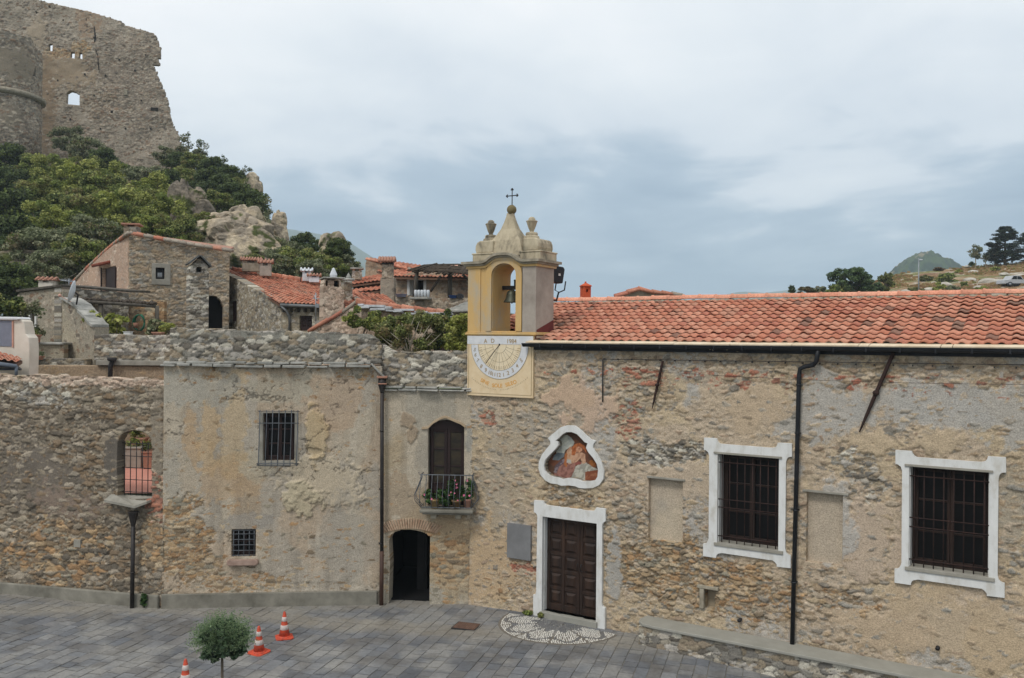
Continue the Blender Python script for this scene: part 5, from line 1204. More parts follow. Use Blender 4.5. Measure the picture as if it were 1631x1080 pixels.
# ============================================================ street things
mh = MB(); D0 = 6.8*1400/(995-539.8); cxx = (747-CX)/F*D0; rnd = random.Random(1)
an = R(17); r_ = Vector((math.sin(an), math.cos(an), 0)); s_ = Vector((math.cos(an), -math.sin(an), 0)); c = Vector((cxx, D0, float(gz(cxx, D0))+.006))
mhf = thing('manhole_cover', 'square rusty manhole cover set in the paving before the doors', 'manhole cover', c)
q = [c-s_*.3-r_*.25, c+s_*.3-r_*.25, c+s_*.3+r_*.25, c-s_*.3+r_*.25]; m = MB(); m.quadslab(q[0], q[1], q[2], q[3], .014)
m.build('frame', 'oxide', mhf)
m = MB(); q = [c-s_*.27-r_*.22, c+s_*.27-r_*.22, c+s_*.27+r_*.22, c-s_*.27+r_*.22]; q = [x+Vector((0, 0, .014)) for x in q]; m.quadslab(q[0], q[1], q[2], q[3], .008)
for a in range(9):
    for b_ in range(7): p = c+s_*(-.23+.0575*a)+r_*(-.18+.06*b_)+Vector((0, 0, .024)); m.wbox(p.x-.015, p.x+.015, p.y-.015, p.y+.015, p.z-.004, p.z+.004)
m.build('lid', noise_mat('rusty_lid', C(88,66,56), C(112,88,74), 8), mhf)
# cones
def cone_proto():
    t = thing('traffic_cone', 'orange', 'traffic cone', (0,0,0), 0, 'traffic cones on the piazza'); t.scale = (.93, .93, .96)
    m = MB(); H_ = .62
    rr_ = lambda z: .135-.105*(z/H_)
    # base: square with cut corners and raised foot
    b = MB(); k = .21; cpts = [(-k, -k+.05), (-k+.05, -k), (k-.05, -k), (k, -k+.05), (k, k-.05), (k-.05, k), (-k+.05, k), (-k, k-.05)]
    b.add([(x, y, z) for z in (.0, .028) for x, y in cpts], [tuple(range(8))[::-1], tuple(range(8, 16))]+[(i, (i+1) % 8, 8+(i+1) % 8, 8+i) for i in range(8)])
    b.lathe((0,0,0), [(.165, .026), (.15, .045), (.135, .06)], 20); b.build('base', 'orange', t, local=True, bevel=.006)
    m.lathe((0,0,0), [(.134, .04), (rr_(.3), .3), (rr_(.58), .58), (.022, H_), (.0, H_+.002)], 24); m.build('cone_body', 'orange', t, local=True)
    for z0, z1 in ((.20, .31), (.40, .50)):
        s = MB(); s.lathe((0,0,0), [(rr_(z0)+.0, z0), (rr_(z0)+.006, z0+.004), (rr_(z1)+.006, z1-.004), (rr_(z1), z1)], 24); s.build('white_band', 'conewhite', t, local=True)
    return t
cone = cone_proto()
cps = [((457, 1016), 'orange and white traffic cone standing farthest right near the doorway', 20, (0, .0)), ((417, 1040), 'scuffed traffic cone leaning beside the round clipped tree', 60, (.05, -.07)), ((300, 1100), 'traffic cone cut by the bottom of the picture left of the tree', 10, (0, 0))]
for i, ((x, y), lab, az, tilt) in enumerate(cps):
    o = cone if i == 0 else copy_tree(cone); D = 6.9*1400/(y-537)*1.0
    X = (x-CX)/F*D; o.location = (X, D, float(gz(X, D))+.004); o.rotation_euler = (tilt[0], tilt[1], R(az)); o['label'] = lab
# clipped round tree in the foreground
tr = thing('standard_tree', 'small round clipped tree on a thin bare trunk in front of the piazza', 'tree', (0,0,0)); LOCS[tr.name] = Vector((0,0,0))
Dt = 12.2; ct = P(354, 1022, Dt); tr.location = (ct.x, ct.y, 0); LOCS[tr.name] = Vector((ct.x, ct.y, 0))
rnd = random.Random(6); mb = MB()
mb.tube([(ct.x+.01, ct.y, -.05), (ct.x+.015, ct.y, 1.2), (ct.x, ct.y, ct.z-.15)], [.03, .024, .018], 8)
cl = []
for k in range(46):
    a = rnd.uniform(0, 2*PI); zz = rnd.uniform(-.8, 1); r0 = math.sqrt(max(0, 1-zz*zz))*rnd.uniform(.7, 1); c = Vector((ct.x+math.cos(a)*r0*.28, ct.y+math.sin(a)*r0*.28, ct.z+zz*.23)); rq = rnd.uniform(.05, .11); cl.append((tuple(c), (rq, rq, rq*.85), 1))
    mb.tube([(ct.x, ct.y, ct.z-.22), tuple((Vector((ct.x, ct.y, ct.z-.1))+c)/2), tuple(c)], [.008, .005, .003], 4)
cl.append(((ct.x, ct.y, ct.z-.02), (.21, .21, .18), 9))
mb.build('trunk', 'bark', tr)
GT = [C(58,74,56), C(72,92,68), C(92,112,82), C(46,60,46), C(120,138,104)]
leaves('crown', cl, 6200, .034, GT, tr, 5, aspect=2.2)
# feathery new shoots round the crown
sh = MB(); V = []; Fq = []; Cc = []
for k in range(950):
    a = rnd.uniform(0, 2*PI); zz = rnd.uniform(-.25, 1); r0 = math.sqrt(1-zz*zz); d = Vector((math.cos(a)*r0, math.sin(a)*r0, zz*.95+.15)).normalized(); p = Vector((ct.x, ct.y, ct.z))+Vector((d.x*.285, d.y*.285, d.z*.24)); L_ = rnd.uniform(.05, .21)
    for q in range(7):
        pp = p+d*L_*q/6+Vector((rnd.uniform(-.008, .008),)*3); s = .013; t = d.cross(Vector((rnd.uniform(-1,1), rnd.uniform(-1,1), rnd.uniform(-1,1)))).normalized()
        o = len(V); V += [pp, pp+t*s+d*s*.8, pp+t*s*1.8+d*s*.3, pp+t*s-d*s*.4]; Fq.append((o, o+1, o+2, o+3)); Cc += [np.array(rnd.choice([C(112,134,96), C(136,152,114), C(96,118,86)]))]*4
me = np_mesh('shoots', np.array([tuple(v) for v in V]), np.array(Fq), np.array(Cc)); link('shoots', me, 'leaf', tr)
# ============================================================ terraces behind the square
TZ = 2.62
sheet('terrace_floor', -12.6, -7.2, 23.9, 29.5, 4, 4, lambda x, y: 0*x+TZ, None, 'clay')
bpy.data.objects['terrace_floor'].data.materials.clear()
def floor_tiles():
    m, nt, b = new_mat('pink_floor_tiles'); N = nt.nodes; L = nt.links
    t = N.new('ShaderNodeTexCoord'); br = N.new('ShaderNodeTexBrick'); L.new(t.outputs['Object'], br.inputs[0]); br.offset = 0
    br.inputs['Scale'].default_value = 1; br.inputs['Brick Width'].default_value = .2; br.inputs['Row Height'].default_value = .2; br.inputs['Mortar Size'].default_value = .006
    br.inputs['Color1'].default_value = (*C(206,142,124), 1); br.inputs['Color2'].default_value = (*C(198,132,114), 1); br.inputs['Mortar'].default_value = (*C(188,150,138), 1)
    L.new(br.outputs[0], b.inputs['Base Color']); b.inputs['Roughness'].default_value = .6; return m
bpy.data.objects['terrace_floor'].data.materials.append(floor_tiles())
sheet('upper_terrace', -30, 0.2, 30.2, 60, 20, 20, lambda x, y: 5.75+0*x, lambda x, y: np.zeros(x.shape+(3,))+C(120,112,96), 'masonry_far')
sheet('roof_terrace', -9, -.6, 22.95, 30.15, 10, 10, lambda x, y: 5.7+0*x, lambda x, y: np.zeros(x.shape+(3,))+C(120,112,96), 'masonry_far')
FW = 'masonry_far'
def st_far(fr, cw=.27, ch=.13, pal='grey', mortar=C(132,122,104), level=.12, seed=0, **k):
    k.setdefault('amp', .06); k.setdefault('lvar', .12); k.setdefault('und', .05); k.setdefault('joint_shade', .5)
    return rubble(fr, cw, ch, pal=pal, mortar=mortar, level=level, seed=seed, **k)
def fwall(name, x0, D0, x1, D1, outline, style=None, holes=(), res=.036, thick=.45, parent=None, bottom=None, mat=FW, back=True, **k):
    """outline: the photographed outline of the wall's face; bottom: world height the foot goes down to"""
    fr = FP(x0, D0, x1, D1); o = fr.pts(outline)
    if bottom is not None: o = o+[(o[-1][0], bottom), (o[0][0], bottom)]
    hs = [rl(rectpx(fr, *h)) if len(h) == 4 and not isinstance(h[0], tuple) else fr.pts(h) for h in holes]
    s = style(fr) if style else st_far(fr, **k)
    return wall(name, fr, [o]+hs, s, res, thick, mat, parent, back), fr, hs
def dark_box(fr, r, parent, name='recess', mat='dark', d0=-1.4, d1=-.42):
    u0, u1 = min(a for a, b in r), max(a for a, b in r); v0, v1 = min(b for a, b in r), max(b for a, b in r)
    m = MB(); m.box(fr, u0-.06, u1+.06, v0-.06, v1+.06, d0, d1); return m.build(name, mat, parent)
# --- terrace retaining wall seen behind the courtyard wall, rubble above, plaster below
rw = thing('retaining_wall', 'grey rubble retaining wall above a brown plaster band behind the courtyard wall', 'wall', P(210, 560, 29.6))
o, fr, _ = fwall('wall_face', 130, 29.55, 300, 29.75, [(155, 533), (180, 532), (230, 534), (300, 533)][::-1]+[(150, 533), (150, 574), (300, 576)], thick=.5, parent=rw, cw=.28, ch=.12, seed=21, pal='grey', level=.08)
m = MB(); a = fr.px(155, 575)[0]; b_ = fr.px(300, 575)[0]; z = fr.px(200, 574)[1]; m.box(fr, a, b_, z-.17, z, -.45, .12); m.build('coping_band', 'cement', rw, bevel=.02)
wall('plaster_face', fr, [[(fr.px(60, 600)[0], TZ-.1), (b_, TZ-.1), (b_, z-.18), (fr.px(60, 600)[0], z-.18)]], rubble(fr, .3, .14, .03, 'rust', C(160,140,116), .9, .2, [C(160,140,116), C(150,132,110)], seed=22, joint_shade=.7), .045, .4, FW, rw)
m = MB(); pu_ = fr.px(179.5, 590)[0]; m.tube([fr.W(pu_, z-.75, .2), fr.W(pu_, z-.2, .2), fr.W(pu_+.06, z-.05, .22), fr.W(pu_+.06, z+.02, .22)], .075, 10); m.lathe(fr.W(pu_+.06, 0, .22), [(.12, z-.02), (.15, z+.02), (.15, z+.1), (.13, z+.1), (.0, z+.05)], 12); m.build('black_downpipe', 'oxide', rw)
# planters on the pink terrace
def planter(name, lab, x0, x1, yt, D, mat, group=None, plants=True, seed=1, tall=.3, pal=G1, depth=.35, hgt=None, base=None, n=500, lf=.05, taper=.06, spread=1.0):
    a, b_ = P(x0, yt, D), P(x1, yt, D); z1 = a.z; z0 = base if base is not None else z1-hgt; cx, cy = (a.x+b_.x)/2, D; wx = (b_.x-a.x)/2
    t = thing(name, lab, 'planter', (cx, cy, z0), 0, group); m = MB(); tp = taper*wx*2
    vs = [(cx-wx+tp, cy-depth/2+.03, z0), (cx+wx-tp, cy-depth/2+.03, z0), (cx+wx-tp, cy+depth/2-.03, z0), (cx-wx+tp, cy+depth/2-.03, z0), (cx-wx, cy-depth/2, z1), (cx+wx, cy-depth/2, z1), (cx+wx, cy+depth/2, z1), (cx-wx, cy+depth/2, z1)]
    m.add(vs, [(3,2,1,0), (0,1,5,4), (1,2,6,5), (2,3,7,6), (3,0,4,7), (4,5,6,7)]); e = min(.025, wx*.2)
    m.wbox(cx-wx-e, cx+wx+e, cy-depth/2-e, cy+depth/2+e, z1-.05, z1+.004)
    m.build('planter_box', mat, t, bevel=.01)
    if plants:
        rnd = random.Random(seed); cl = [((cx+rnd.uniform(-wx, wx)*spread, cy+rnd.uniform(-.15, .15), z1+rnd.uniform(0, tall)), (.13, .13, .10), 1) for _ in range(9)]
        leaves('foliage', cl, n, lf, pal, t, seed)
    return t
planter('planter', 'large grey stone planter on the pink terrace seen through the arched opening', 204, 230, 711, 28.6, 'potgrey', base=TZ, depth=.5, taper=.04, seed=2, tall=.25, n=300)
planter('planter', 'orange terracotta pot with leaves behind the grey planter on the pink terrace', 210, 233, 697, 29.1, 'clay', base=TZ+.01, depth=.35, taper=.12, seed=3, tall=.4, pal=G1, n=600)
planter('planter', 'dark terracotta planter at the right edge of the pink terrace', 231, 246, 718, 28.4, 'clay', base=TZ+.005, depth=.4, taper=.08, seed=4, tall=.3, n=200, pal=G2)
# --- low garden wall left, with its metal strip
gw = thing('garden_wall', 'low rubble garden wall with a pale metal strip below the potted herbs', 'wall', P(80, 590, 30.4))
o, fr, _ = fwall('wall_face', -40, 30.4, 150, 30.4, [(138, 572), (100, 571), (30, 572), (-40, 572)], bottom=TZ-.1, thick=.4, parent=gw, cw=.26, ch=.12, seed=23, level=.05)
m = MB(); a, b_ = fr.px(38, 591)[0], fr.px(137, 591)[0]; z = fr.px(90, 591)[1]; m.box(fr, a, b_, z-.04, z+.03, -.02, .14); m.build('metal_strip', 'metal', gw, bevel=.01)
# --- white curved building at the left edge
wbd = thing('white_house', 'cream rounded house end with a blue grey panel at the left edge', 'house', P(10, 540, 27))
fr = FP(-160, 27.4, 60, 26.8)
ol = fr.pts([(-160, 600), (46, 600), (47, 566), (47, 552), (46, 538), (41, 532), (39, 520), (37, 512), (31, 507), (-160, 503)]); m = MB(); m.prism(fr, [ol], -.45, 0); m.build('wall', 'offwhite', wbd, bevel=.03)
m = MB(); m.prism(fr, [fr.pts([(-160, 508), (-160, 502), (30, 505), (34, 508), (30, 510)])], -.5, .09); m.build('rounded_coping', 'dialwhite', wbd, bevel=.03)
m = MB(); m.prism(fr, [fr.pts([(-100, 548), (20, 552), (21, 511), (-100, 509)])], 0, .02); p_ = m.build('panel', 'bluegrey', wbd)
m = MB(); m.prism(fr, [fr.pts([(20, 553), (22, 553), (22, 511), (20, 511)])], 0, .035); m.build('panel_edge', 'clay_pink', wbd)
# roof corner with gutter below it
rf = thing('tiled_canopy', 'corner of a terracotta tiled canopy with a grey zinc gutter at the left edge', 'roof', P(5, 575, 25.6))
tile_roof('tiles', P(-90, 562, 25.2), P(27, 578, 25.2), P(36, 572, 26.6), P(-60, 545, 26.6), .2, .36, rf, seed=11, amp=.05, lip=.05)
m = MB(); m.quadslab(P(-90, 566, 25.1), P(26, 583, 25.1), P(34, 590, 26.5), P(-90, 590, 26.5), .05); m.tube([P(-90, 571, 25.05), P(26, 584, 25.05)], .06, 8); m.tube([P(26, 584, 25.05), P(26, 597, 25.1), P(25, 610, 25.4)], .045, 8); m.tube([P(-90, 590, 25.3), P(24, 588, 25.3)], .03, 6)
m.build('gutter', noise_mat('zinc_dark', C(84,92,102), C(104,112,122), 3, .5, .1, metal=.3), rf)
# --- stucco house at the left, with dish
sh_ = thing('stucco_house', 'grey stucco house with flat coping and tiny white window behind the satellite dish', 'house', P(60, 520, 35))
def stucco(fr, seed=24): return rubble(fr, .26, .14, .03, 'castle', C(160,150,130), .72, .25, [C(160,150,130), C(150,142,126)], seed=seed, small=.5, joint_shade=.75)
o, fr, hs = fwall('wall', 15, 36, 98, 34.6, [(100, 457), (60, 462), (30, 466), (22, 478), (16, 500), (14, 520)], style=stucco, holes=[(50, 497, 57, 520)], bottom=5.0, parent=sh_)
dark_box(fr, hs[0], sh_); r = rectpx(fr, 50, 497, 57, 520); m = MB(); s = .09; m.prism(fr, [[(r[0]-s, r[2]-.02), (r[1]+s, r[2]-.02), (r[1]+s, r[3]+s*1.6), (r[0]-s, r[3]+s*1.6)], rl(r)], -.05, .06); m.build('window_frame', 'white', sh_)
o, fr2, _ = fwall('wall', 98, 34.6, 206, 37.6, [(206, 466.5), (150, 462), (98, 457)], style=lambda f: st_far(f, seed=25, level=.25), bottom=5.4, parent=sh_, thick=.4)
m = MB()
for (xa, ya, Da, xb, yb, Db) in ((28, 465.5, 35.8, 99, 457, 34.6), (97, 457, 34.6, 206, 466, 37.6)):
    a, b_ = P(xa, ya, Da), P(xb, yb, Db); m.quadslab(a+Vector((0, -.12, 0)), b_+Vector((0, -.12, 0)), b_+Vector((0, 2.2, .1)), a+Vector((0, 2.2, .1)), .09)
m.build('coping', 'wood_old', sh_, bevel=.01)
# sloping garden wall with pale coping
sw = thing('sloping_wall', 'rubble wall whose pale stone coping steps down to the right beside the satellite dish', 'wall', P(120, 560, 32))
pts = [(151, 519), (146, 515), (140, 505), (130, 495), (124, 487), (115, 481), (107, 476), (99, 476)]
o, frs, _ = fwall('wall_face', 97, 32.4, 153, 30.6, pts, bottom=5.0, parent=sw, style=stucco, thick=.5)
m = MB(); up = frs.pts(pts)
for k in range(len(pts)-1):
    (u0, v0), (u1, v1) = up[k+1], up[k]; m.prism(frs, [[(u0-.03, v0-.05), (u1+.01, v1-.05), (u1+.01, v1+.06), (u0-.03, v0+.06)]], -.5, .12+.02*(k % 3))
m.build('coping', 'slate', sw, bevel=.02)
# satellite dish
sdh = thing('satellite_dish', 'white satellite dish seen nearly edge on above the sloping wall', 'satellite dish', P(112, 478, 31.5))
c = P(118.5, 465, 31.4); m = MB(); nrm = Vector((-.93, -.28, .25)).normalized(); a = nrm.cross(Vector((0, 0, 1))).normalized(); b2 = a.cross(nrm); vs = []; rings = 6; seg = 24
for i in range(rings+1):
    rr_ = .40*i/rings
    for k in range(seg): q = 2*PI*k/seg; vs.append(c+a*math.cos(q)*rr_*.92+b2*math.sin(q)*rr_+nrm*(.10*(i/rings)**2))
fs = []
for i in range(rings):
    for k in range(seg): fs.append((i*seg+k, i*seg+(k+1) % seg, (i+1)*seg+(k+1) % seg, (i+1)*seg+k))
n_ = len(vs); vs += [v-nrm*.012 for v in vs]; fs += [tuple(x+n_ for x in f[::-1]) for f in fs]; fs += [(rings*seg+k, rings*seg+(k+1) % seg, n_+rings*seg+(k+1) % seg, n_+rings*seg+k) for k in range(seg)]
m.add(vs, fs, None, True); m.build('reflector', 'dish', sdh)
m = MB(); m.tube([c+Vector((.03, 0, -.02)), c+Vector((.12, .02, -.1)), P(121, 490, 31.5)], .03, 6); m.build('mast', 'oxide', sdh)
m = MB(); q = c+nrm*.42-b2*.25; m.tube([c-b2*.38, q], .012, 6); m.box(FP(0, 31, 100, 31), 0, 0, 0, 0, 0, 0); m.sphere(q, .06, 8, 6); m.build('receiver_arm', 'clay_pink', sdh)
# ledge with pots in front of the stucco house
lg = thing('stone_ledge', 'grey ledge with a plastered step carrying a terracotta pot at the left', 'ledge', P(70, 550, 31.2))
fr = FP(38, 31.2, 100, 31.2); m = MB(); r = rectpx(fr, 39, 545, 101, 549); m.box(fr, r[0], r[1], r[2], r[3], -1.2, .06); m.build('ledge_slab', 'slate', lg, bevel=.02)
o, f2, _ = fwall('ledge_wall', 38, 31.25, 102, 31.25, [(102, 549), (38, 549)], bottom=5.0, parent=lg, style=stucco, thick=.3)
planter('planter', 'square terracotta pot with a round green herb on the ledge', 48, 62, 533, 31.0, 'clay', hgt=.27, depth=.3, seed=7, tall=.14, n=700, lf=.03, pal=G1, taper=.05)
planter('planter', 'long terracotta trough of clipped green herbs on the garden wall', 42, 67, 567, 30.3, 'clay', hgt=.13, depth=.25, seed=8, tall=.12, n=1100, lf=.03, pal=G2+G1, taper=.02)
def shrub(name, lab, cat, x, y, D, R3, n, size, pal, seed, zbase=None, nc=16, group=None, stem='bark', cr=.36, stems=4):
    c = P(x, y, D); zb = zbase if zbase is not None else c.z-R3[2]; t = thing(name, lab, cat, (c.x, c.y, zb), 0, group); rnd = random.Random(seed)
    cl = [((c.x+q[0][0], c.y+q[0][1], c.z+q[0][2]), q[1], q[2]) for q in crown_clumps(rnd, R3, nc, cr)]
    m = MB()
    for k in range(stems): e = Vector(rnd.choice(cl)[0]); m.tube([(c.x+rnd.uniform(-.1, .1)*R3[0], c.y, zb-.05), ((c.x+e.x)/2, (c.y+e.y)/2, (zb+e.z)/2), tuple(e)], [.03, .02, .008], 5)
    m.build('stems', stem, t); leaves('foliage', cl, n, size, pal, t, seed); return t
shrub('climbing_plant', 'thin grey green climber on the stucco house wall above the terracotta pot', 'plant', 53, 510, 33.6, (.6, .3, .75), 900, .07, G4, 31, zbase=5.8)
shrub('climbing_plant', 'dark ivy hanging over the left end of the stucco house', 'plant', 8, 490, 33, (.75, .5, .85), 2200, .09, G1+G2, 32, zbase=5.6)
# --- stone pergola between the stucco house and the stone house
pg = thing('timber_pergola', 'low grey timber pergola with a woven mat roof on the garden terrace', 'pergola', P(190, 530, 34))
m = MB(); m.tube([P(160, 530, 33.6), P(160.5, 480, 33.6)], .09, 6); m.build('post', 'wood_old', pg)
m = MB(); m.tube([P(250, 530, 34.6), P(250, 487, 34.6)], .08, 6); m.build('post', 'wood_old', pg)
m = MB(); m.tube([P(118, 479, 33.3), P(160, 482, 33.5), P(205, 485, 34), P(248, 488, 34.6)], .07, 6); m.tube([P(120, 476, 34.3), P(250, 484, 36)], .06, 6); m.build('beam', 'wood_old', pg)
m = MB(); rnd = random.Random(4)
for k in range(60):
    f = k/59; a = P(120+128*f, 479+8*f-1, 33.2+1.3*f); b_ = P(122+126*f, 476+7*f, 36+.6*f); a.z += rnd.uniform(.02, .08); b_.z += rnd.uniform(.02, .08); m.tube([a, b_], .035, 5)
m.build('mat_roof', 'stick', pg)
bwl, frb, _ = fwall('terrace_back_wall', 120, 37.8, 262, 38.0, [(262, 478), (120, 476)], bottom=5.4, style=lambda f: rubble(f, .3, .15, .05, 'rust', C(128,108,88), .4, .3, [C(128,108,88), C(112,96,80)], seed=27, joint_shade=.7), thick=.3)
tag(bwl, 'brown rubble wall in the shade behind the timber pergola', 'wall')
for i, (x, y, s, pal, lab) in enumerate(((148, 512, (.38, .3, .38), G3, 'yellow green bush left of the pergola post'), (182, 516, (.5, .3, .38), G3, 'yellow green bush right of the pergola post'), (248, 522, (.42, .3, .3), G4, 'silvery succulent over the terracotta pot by the parapet'), (264, 522, (.3, .25, .22), G3, 'light green plant beside the silvery succulent'))):
    shrub('bush', lab, 'plant', x, y, 31.4, s, 900, .09, pal, 40+i, zbase=6.1)
planter('planter', 'shallow terracotta pot under the silvery succulent on the terrace', 245, 259, 529, 31.0, 'clay', hgt=.16, depth=.3, plants=False)
m = MB(); c = P(223.5, 514, 37.4)
for k in range(5): m.tube([c+Vector((math.cos(q*PI/8)*(.2+.01*k), -.05-.03*k, math.sin(q*PI/8)*(.36-.01*k))) for q in range(17)], .03, 5)
hz = m.build('garden_hose', 'green_hose'); tag(hz, 'coiled green garden hose hanging on the wall under the pergola', 'hose')
m = MB(); c = P(216, 518, 37.3); m.lathe(c, [(.10, -.12), (.13, .1), (.12, .1), (.0, .08)], 10); tag(m.build('hanging_pot', 'clay'), 'small orange pot on the wall left of the green hose', 'flower pot')
m = MB(); c = P(204, 531, 30.6); m.wbox(c.x-.12, c.x+.12, c.y-.1, c.y+.1, c.z-.06, c.z+.05).wbox(c.x-.14, c.x+.14, c.y-.12, c.y+.12, c.z+.05, c.z+.065); tag(m.build('white_tub', 'white', bevel=.01), 'small white tub on top of the retaining wall', 'tub')
# small chimney at the far left with antenna
def chimney(x, yt, yb, D, w_, lab, style='cap', mat='offwhite', seed=1, wd=None, cap='clay', rz=.2):
    a = P(x, yt, D); z0 = P(x, yb, D).z; t = thing('chimney', lab, 'chimney', (a.x, a.y, z0)); h = a.z-z0; d = wd or w_; Fm = Frame((a.x-w_/2*math.cos(rz), a.y-d/2-w_/2*math.sin(rz)), (a.x+w_/2*math.cos(rz), a.y-d/2+w_/2*math.sin(rz)))
    W_ = w_
    if style == 'stone':
        hb = h*.74
        fr_ = Fm; sty = st_far(fr_, .26, .12, seed=seed, amp=.05)
        wall('stack', fr_, [[(0, z0), (W_, z0), (W_, z0+hb), (0, z0+hb)]], sty, .04, d, FW, t)
        m = MB(); m.box(Fm, .03, .16, z0+hb, a.z-.08, -d+.03, -.03).box(Fm, W_-.16, W_-.03, z0+hb, a.z-.08, -d+.03, -.03); m.box(Fm, W_/2-.06, W_/2+.06, z0+hb, a.z-.08, -.15, -.03) if W_ > .9 else None; m.build('flue_piers', 'brick', t)
        m = MB(); m.box(Fm, .1, W_-.1, z0+hb-.01, z0+hb+.02, -d+.1, -.1); m.build('flue', 'soot_and_shade', t)
        m = MB(); m.box(Fm, -.10, W_+.10, a.z-.08, a.z, -d-.1, .1); m.build('cap', 'slate' if cap != 'clay' else 'clay', t, bevel=.02)
    else:
        m = MB(); m.box(Fm, 0, W_, z0, z0+h*.62, -d, 0); m.box(Fm, 0, W_*.3, z0+h*.62, z0+h*.8, -d, 0).box(Fm, W_*.7, W_, z0+h*.62, z0+h*.8, -d, 0); m.box(Fm, W_*.3, W_*.7, z0+h*.62, z0+h*.8, -d*.7, -d*.3); m.build('stack', mat, t, bevel=.015)
        m = MB(); zz = z0+h*.8; e = .07
        q = [Fm.W(-e, zz, e), Fm.W(W_+e, zz, e), Fm.W(W_+e, zz, -d-e), Fm.W(-e, zz, -d-e), Fm.W(-e, zz+h*.2, -d/2), Fm.W(W_+e, zz+h*.2, -d/2)]
        m.add(q, [(0,1,5,4), (2,3,4,5), (1,2,5), (3,0,4), (3,2,1,0)])
        n = max(3, int(W_/.12))
        for k in range(n+1):
            u = -e+(W_+2*e)*k/n; m.tube([Fm.W(u, zz+.01, e+.01), Fm.W(u, zz+h*.2+.03, -d/2)], .05, 5); m.tube([Fm.W(u, zz+.01, -d-e), Fm.W(u, zz+h*.2+.03, -d/2)], .05, 5)
        m.build('cap', cap, t)
    return t
chimney(78, 443, 463, 36.5, .55, 'small cream chimney with an orange tiled cap above the stucco house', seed=1)
m = MB(); m.tube([P(90, 446, 37), P(118, 449, 37)], .03, 5); m.tube([P(110, 444, 37), P(110, 460, 37)], .03, 5)
for k in range(5): m.tube([P(92+5*k, 445, 37)+Vector((0, -.2, 0)), P(92+5*k, 447, 37)+Vector((0, .3, 0))], .015, 4)
tag(m.build('antenna', 'metal'), 'small grey television antenna beside the small cream chimney', 'antenna')
# --- stone house (mono-pitched) with the white framed window
sth = thing('stone_house', 'tall rubble stone house with a pink plastered side wall and a pale framed window', 'house', P(250, 520, 41))
o, fr, hs = fwall('wall', 206, 39.6, 366, 41.5, [(366, 401), (350, 399), (310, 392), (260, 383), (206, 374)], holes=[(248, 426.5, 262, 445), [(329, 523), (356, 523), (356, 490), (352, 479), (344, 472), (335, 471), (329, 476)]], bottom=5.2, parent=sth, seed=28, cw=.25, ch=.12, level=.28, pal='church', mortar=C(156,144,124), amp=.07)
r = rectpx(fr, 248, 426.5, 262, 445); s = .17; m = MB(); m.prism(fr, [[(r[0]-s, r[2]-.26), (r[1]+s*1.5, r[2]-.26), (r[1]+s*1.5, r[3]+.2), (r[0]-s, r[3]+.2)], rl(r)], -.1, .08); m.build('window_frame', 'cement', sth, bevel=.02)
casement(fr, r, .2, sth, 1, 1, 'oxide', 'glass', .05); dark_box(fr, rl(r), sth)
m = MB(); 
for k in range(7): u = r[0]+.06+(r[1]-r[0]-.12)*k/6; m.tube([fr.W(u, r[2]+.08, -.19+.012*(k % 2)), fr.W(u, r[3]-.2, -.19+.012*(k % 2))], .022, 5)
m.build('curtain', 'dish', sth)
r2 = hs[1]; dark_box(fr, r2, sth, d0=-2.5, mat='soot_and_shade')
def pinkst(fr): return rubble(fr, .34, .16, .04, 'pink', C(186,158,136), .72, .2, [C(186,158,136), C(176,150,130)], seed=29, small=.4, joint_shade=.8)
o, fl_, hs = fwall('side_wall', 116, 47, 206, 39.6, [(205, 373), (185, 387), (165, 404), (140, 427), (117, 452)], style=pinkst, holes=[(163, 428, 184, 463)], bottom=7.6, parent=sth)
dark_box(fl_, hs[0], sth, d0=-1.2); r = rectpx(fl_, 163, 428, 184, 463)
m = MB(); m.box(fl_, r[0]+.02, (r[0]+r[1])/2-.1, r[2], r[3], -.2, -.15); m.box(fl_, r[0]-.12, r[0]-.01, r[2], r[3]+.05, -.05, .05); m.build('shutter', 'wood_brown', sth)
m = MB(); m.box(fl_, (r[0]+r[1])/2-.1, r[1]+.1, r[2], r[3]-.05, -.02, .06); m.build('shutter', 'wood_brown', sth)
m = MB(); 
for k in range(9): u = r[0]-.5+.22*k; m.tube([fl_.W(u, r[3]+.28, -.1), fl_.W(u, r[3]+.14, .35)], .09, 6)
m.build('window_canopy', noise_mat('dark_red_tile', C(110,56,42), C(140,76,56), 5), sth)
# roof edges: tiles along the two slopes
def edge_tiles(name, pts, D0, D1, parent, mat='tile', r=.12, step=.34, back=.35, seed=0, stone=.3):
    r = r*.68
    m = MB(); rnd = random.Random(seed); w3 = []
    n = len(pts)
    for i, (x, y) in enumerate(pts): w3.append(P(x, y, D0+(D1-D0)*i/(n-1)))
    for a, b_ in zip(w3, w3[1:]):
        k = max(1, int((b_-a).length/step))
        for i in range(k):
            p = a+(b_-a)*((i+.0)/k); q = a+(b_-a)*((i+1.12)/k); p = p+Vector((0, 0, .03)); col = np.array(rnd.choice(TILE))*rnd.uniform(.8, 1.1)
            if rnd.random() < stone: col = C(150,140,126)*rnd.uniform(.8, 1.2)
            m.tube([p, q], [r*1.05, r*.88], 8, col)
            m.tube([p+Vector((0, back, .05)), q+Vector((0, back, .05))], [r*1.05, r*.88], 8, col*.95)
    return m.build(name, mat, parent, col=True)
edge_tiles('verge_tiles', [(204, 372), (185, 386), (165, 403), (140, 426), (114, 452)], 39.4, 47, sth, seed=3, stone=.4)
edge_tiles('roof_edge', [(212, 373), (260, 382), (310, 391), (367, 400)], 39.4, 41.3, sth, seed=4, stone=.7)
m = MB(); m.quadslab(P(206, 373, 39.7), P(366, 400, 41.5), P(372, 396, 47), P(117, 451, 47), .1); m.build('roof', 'clay', sth)
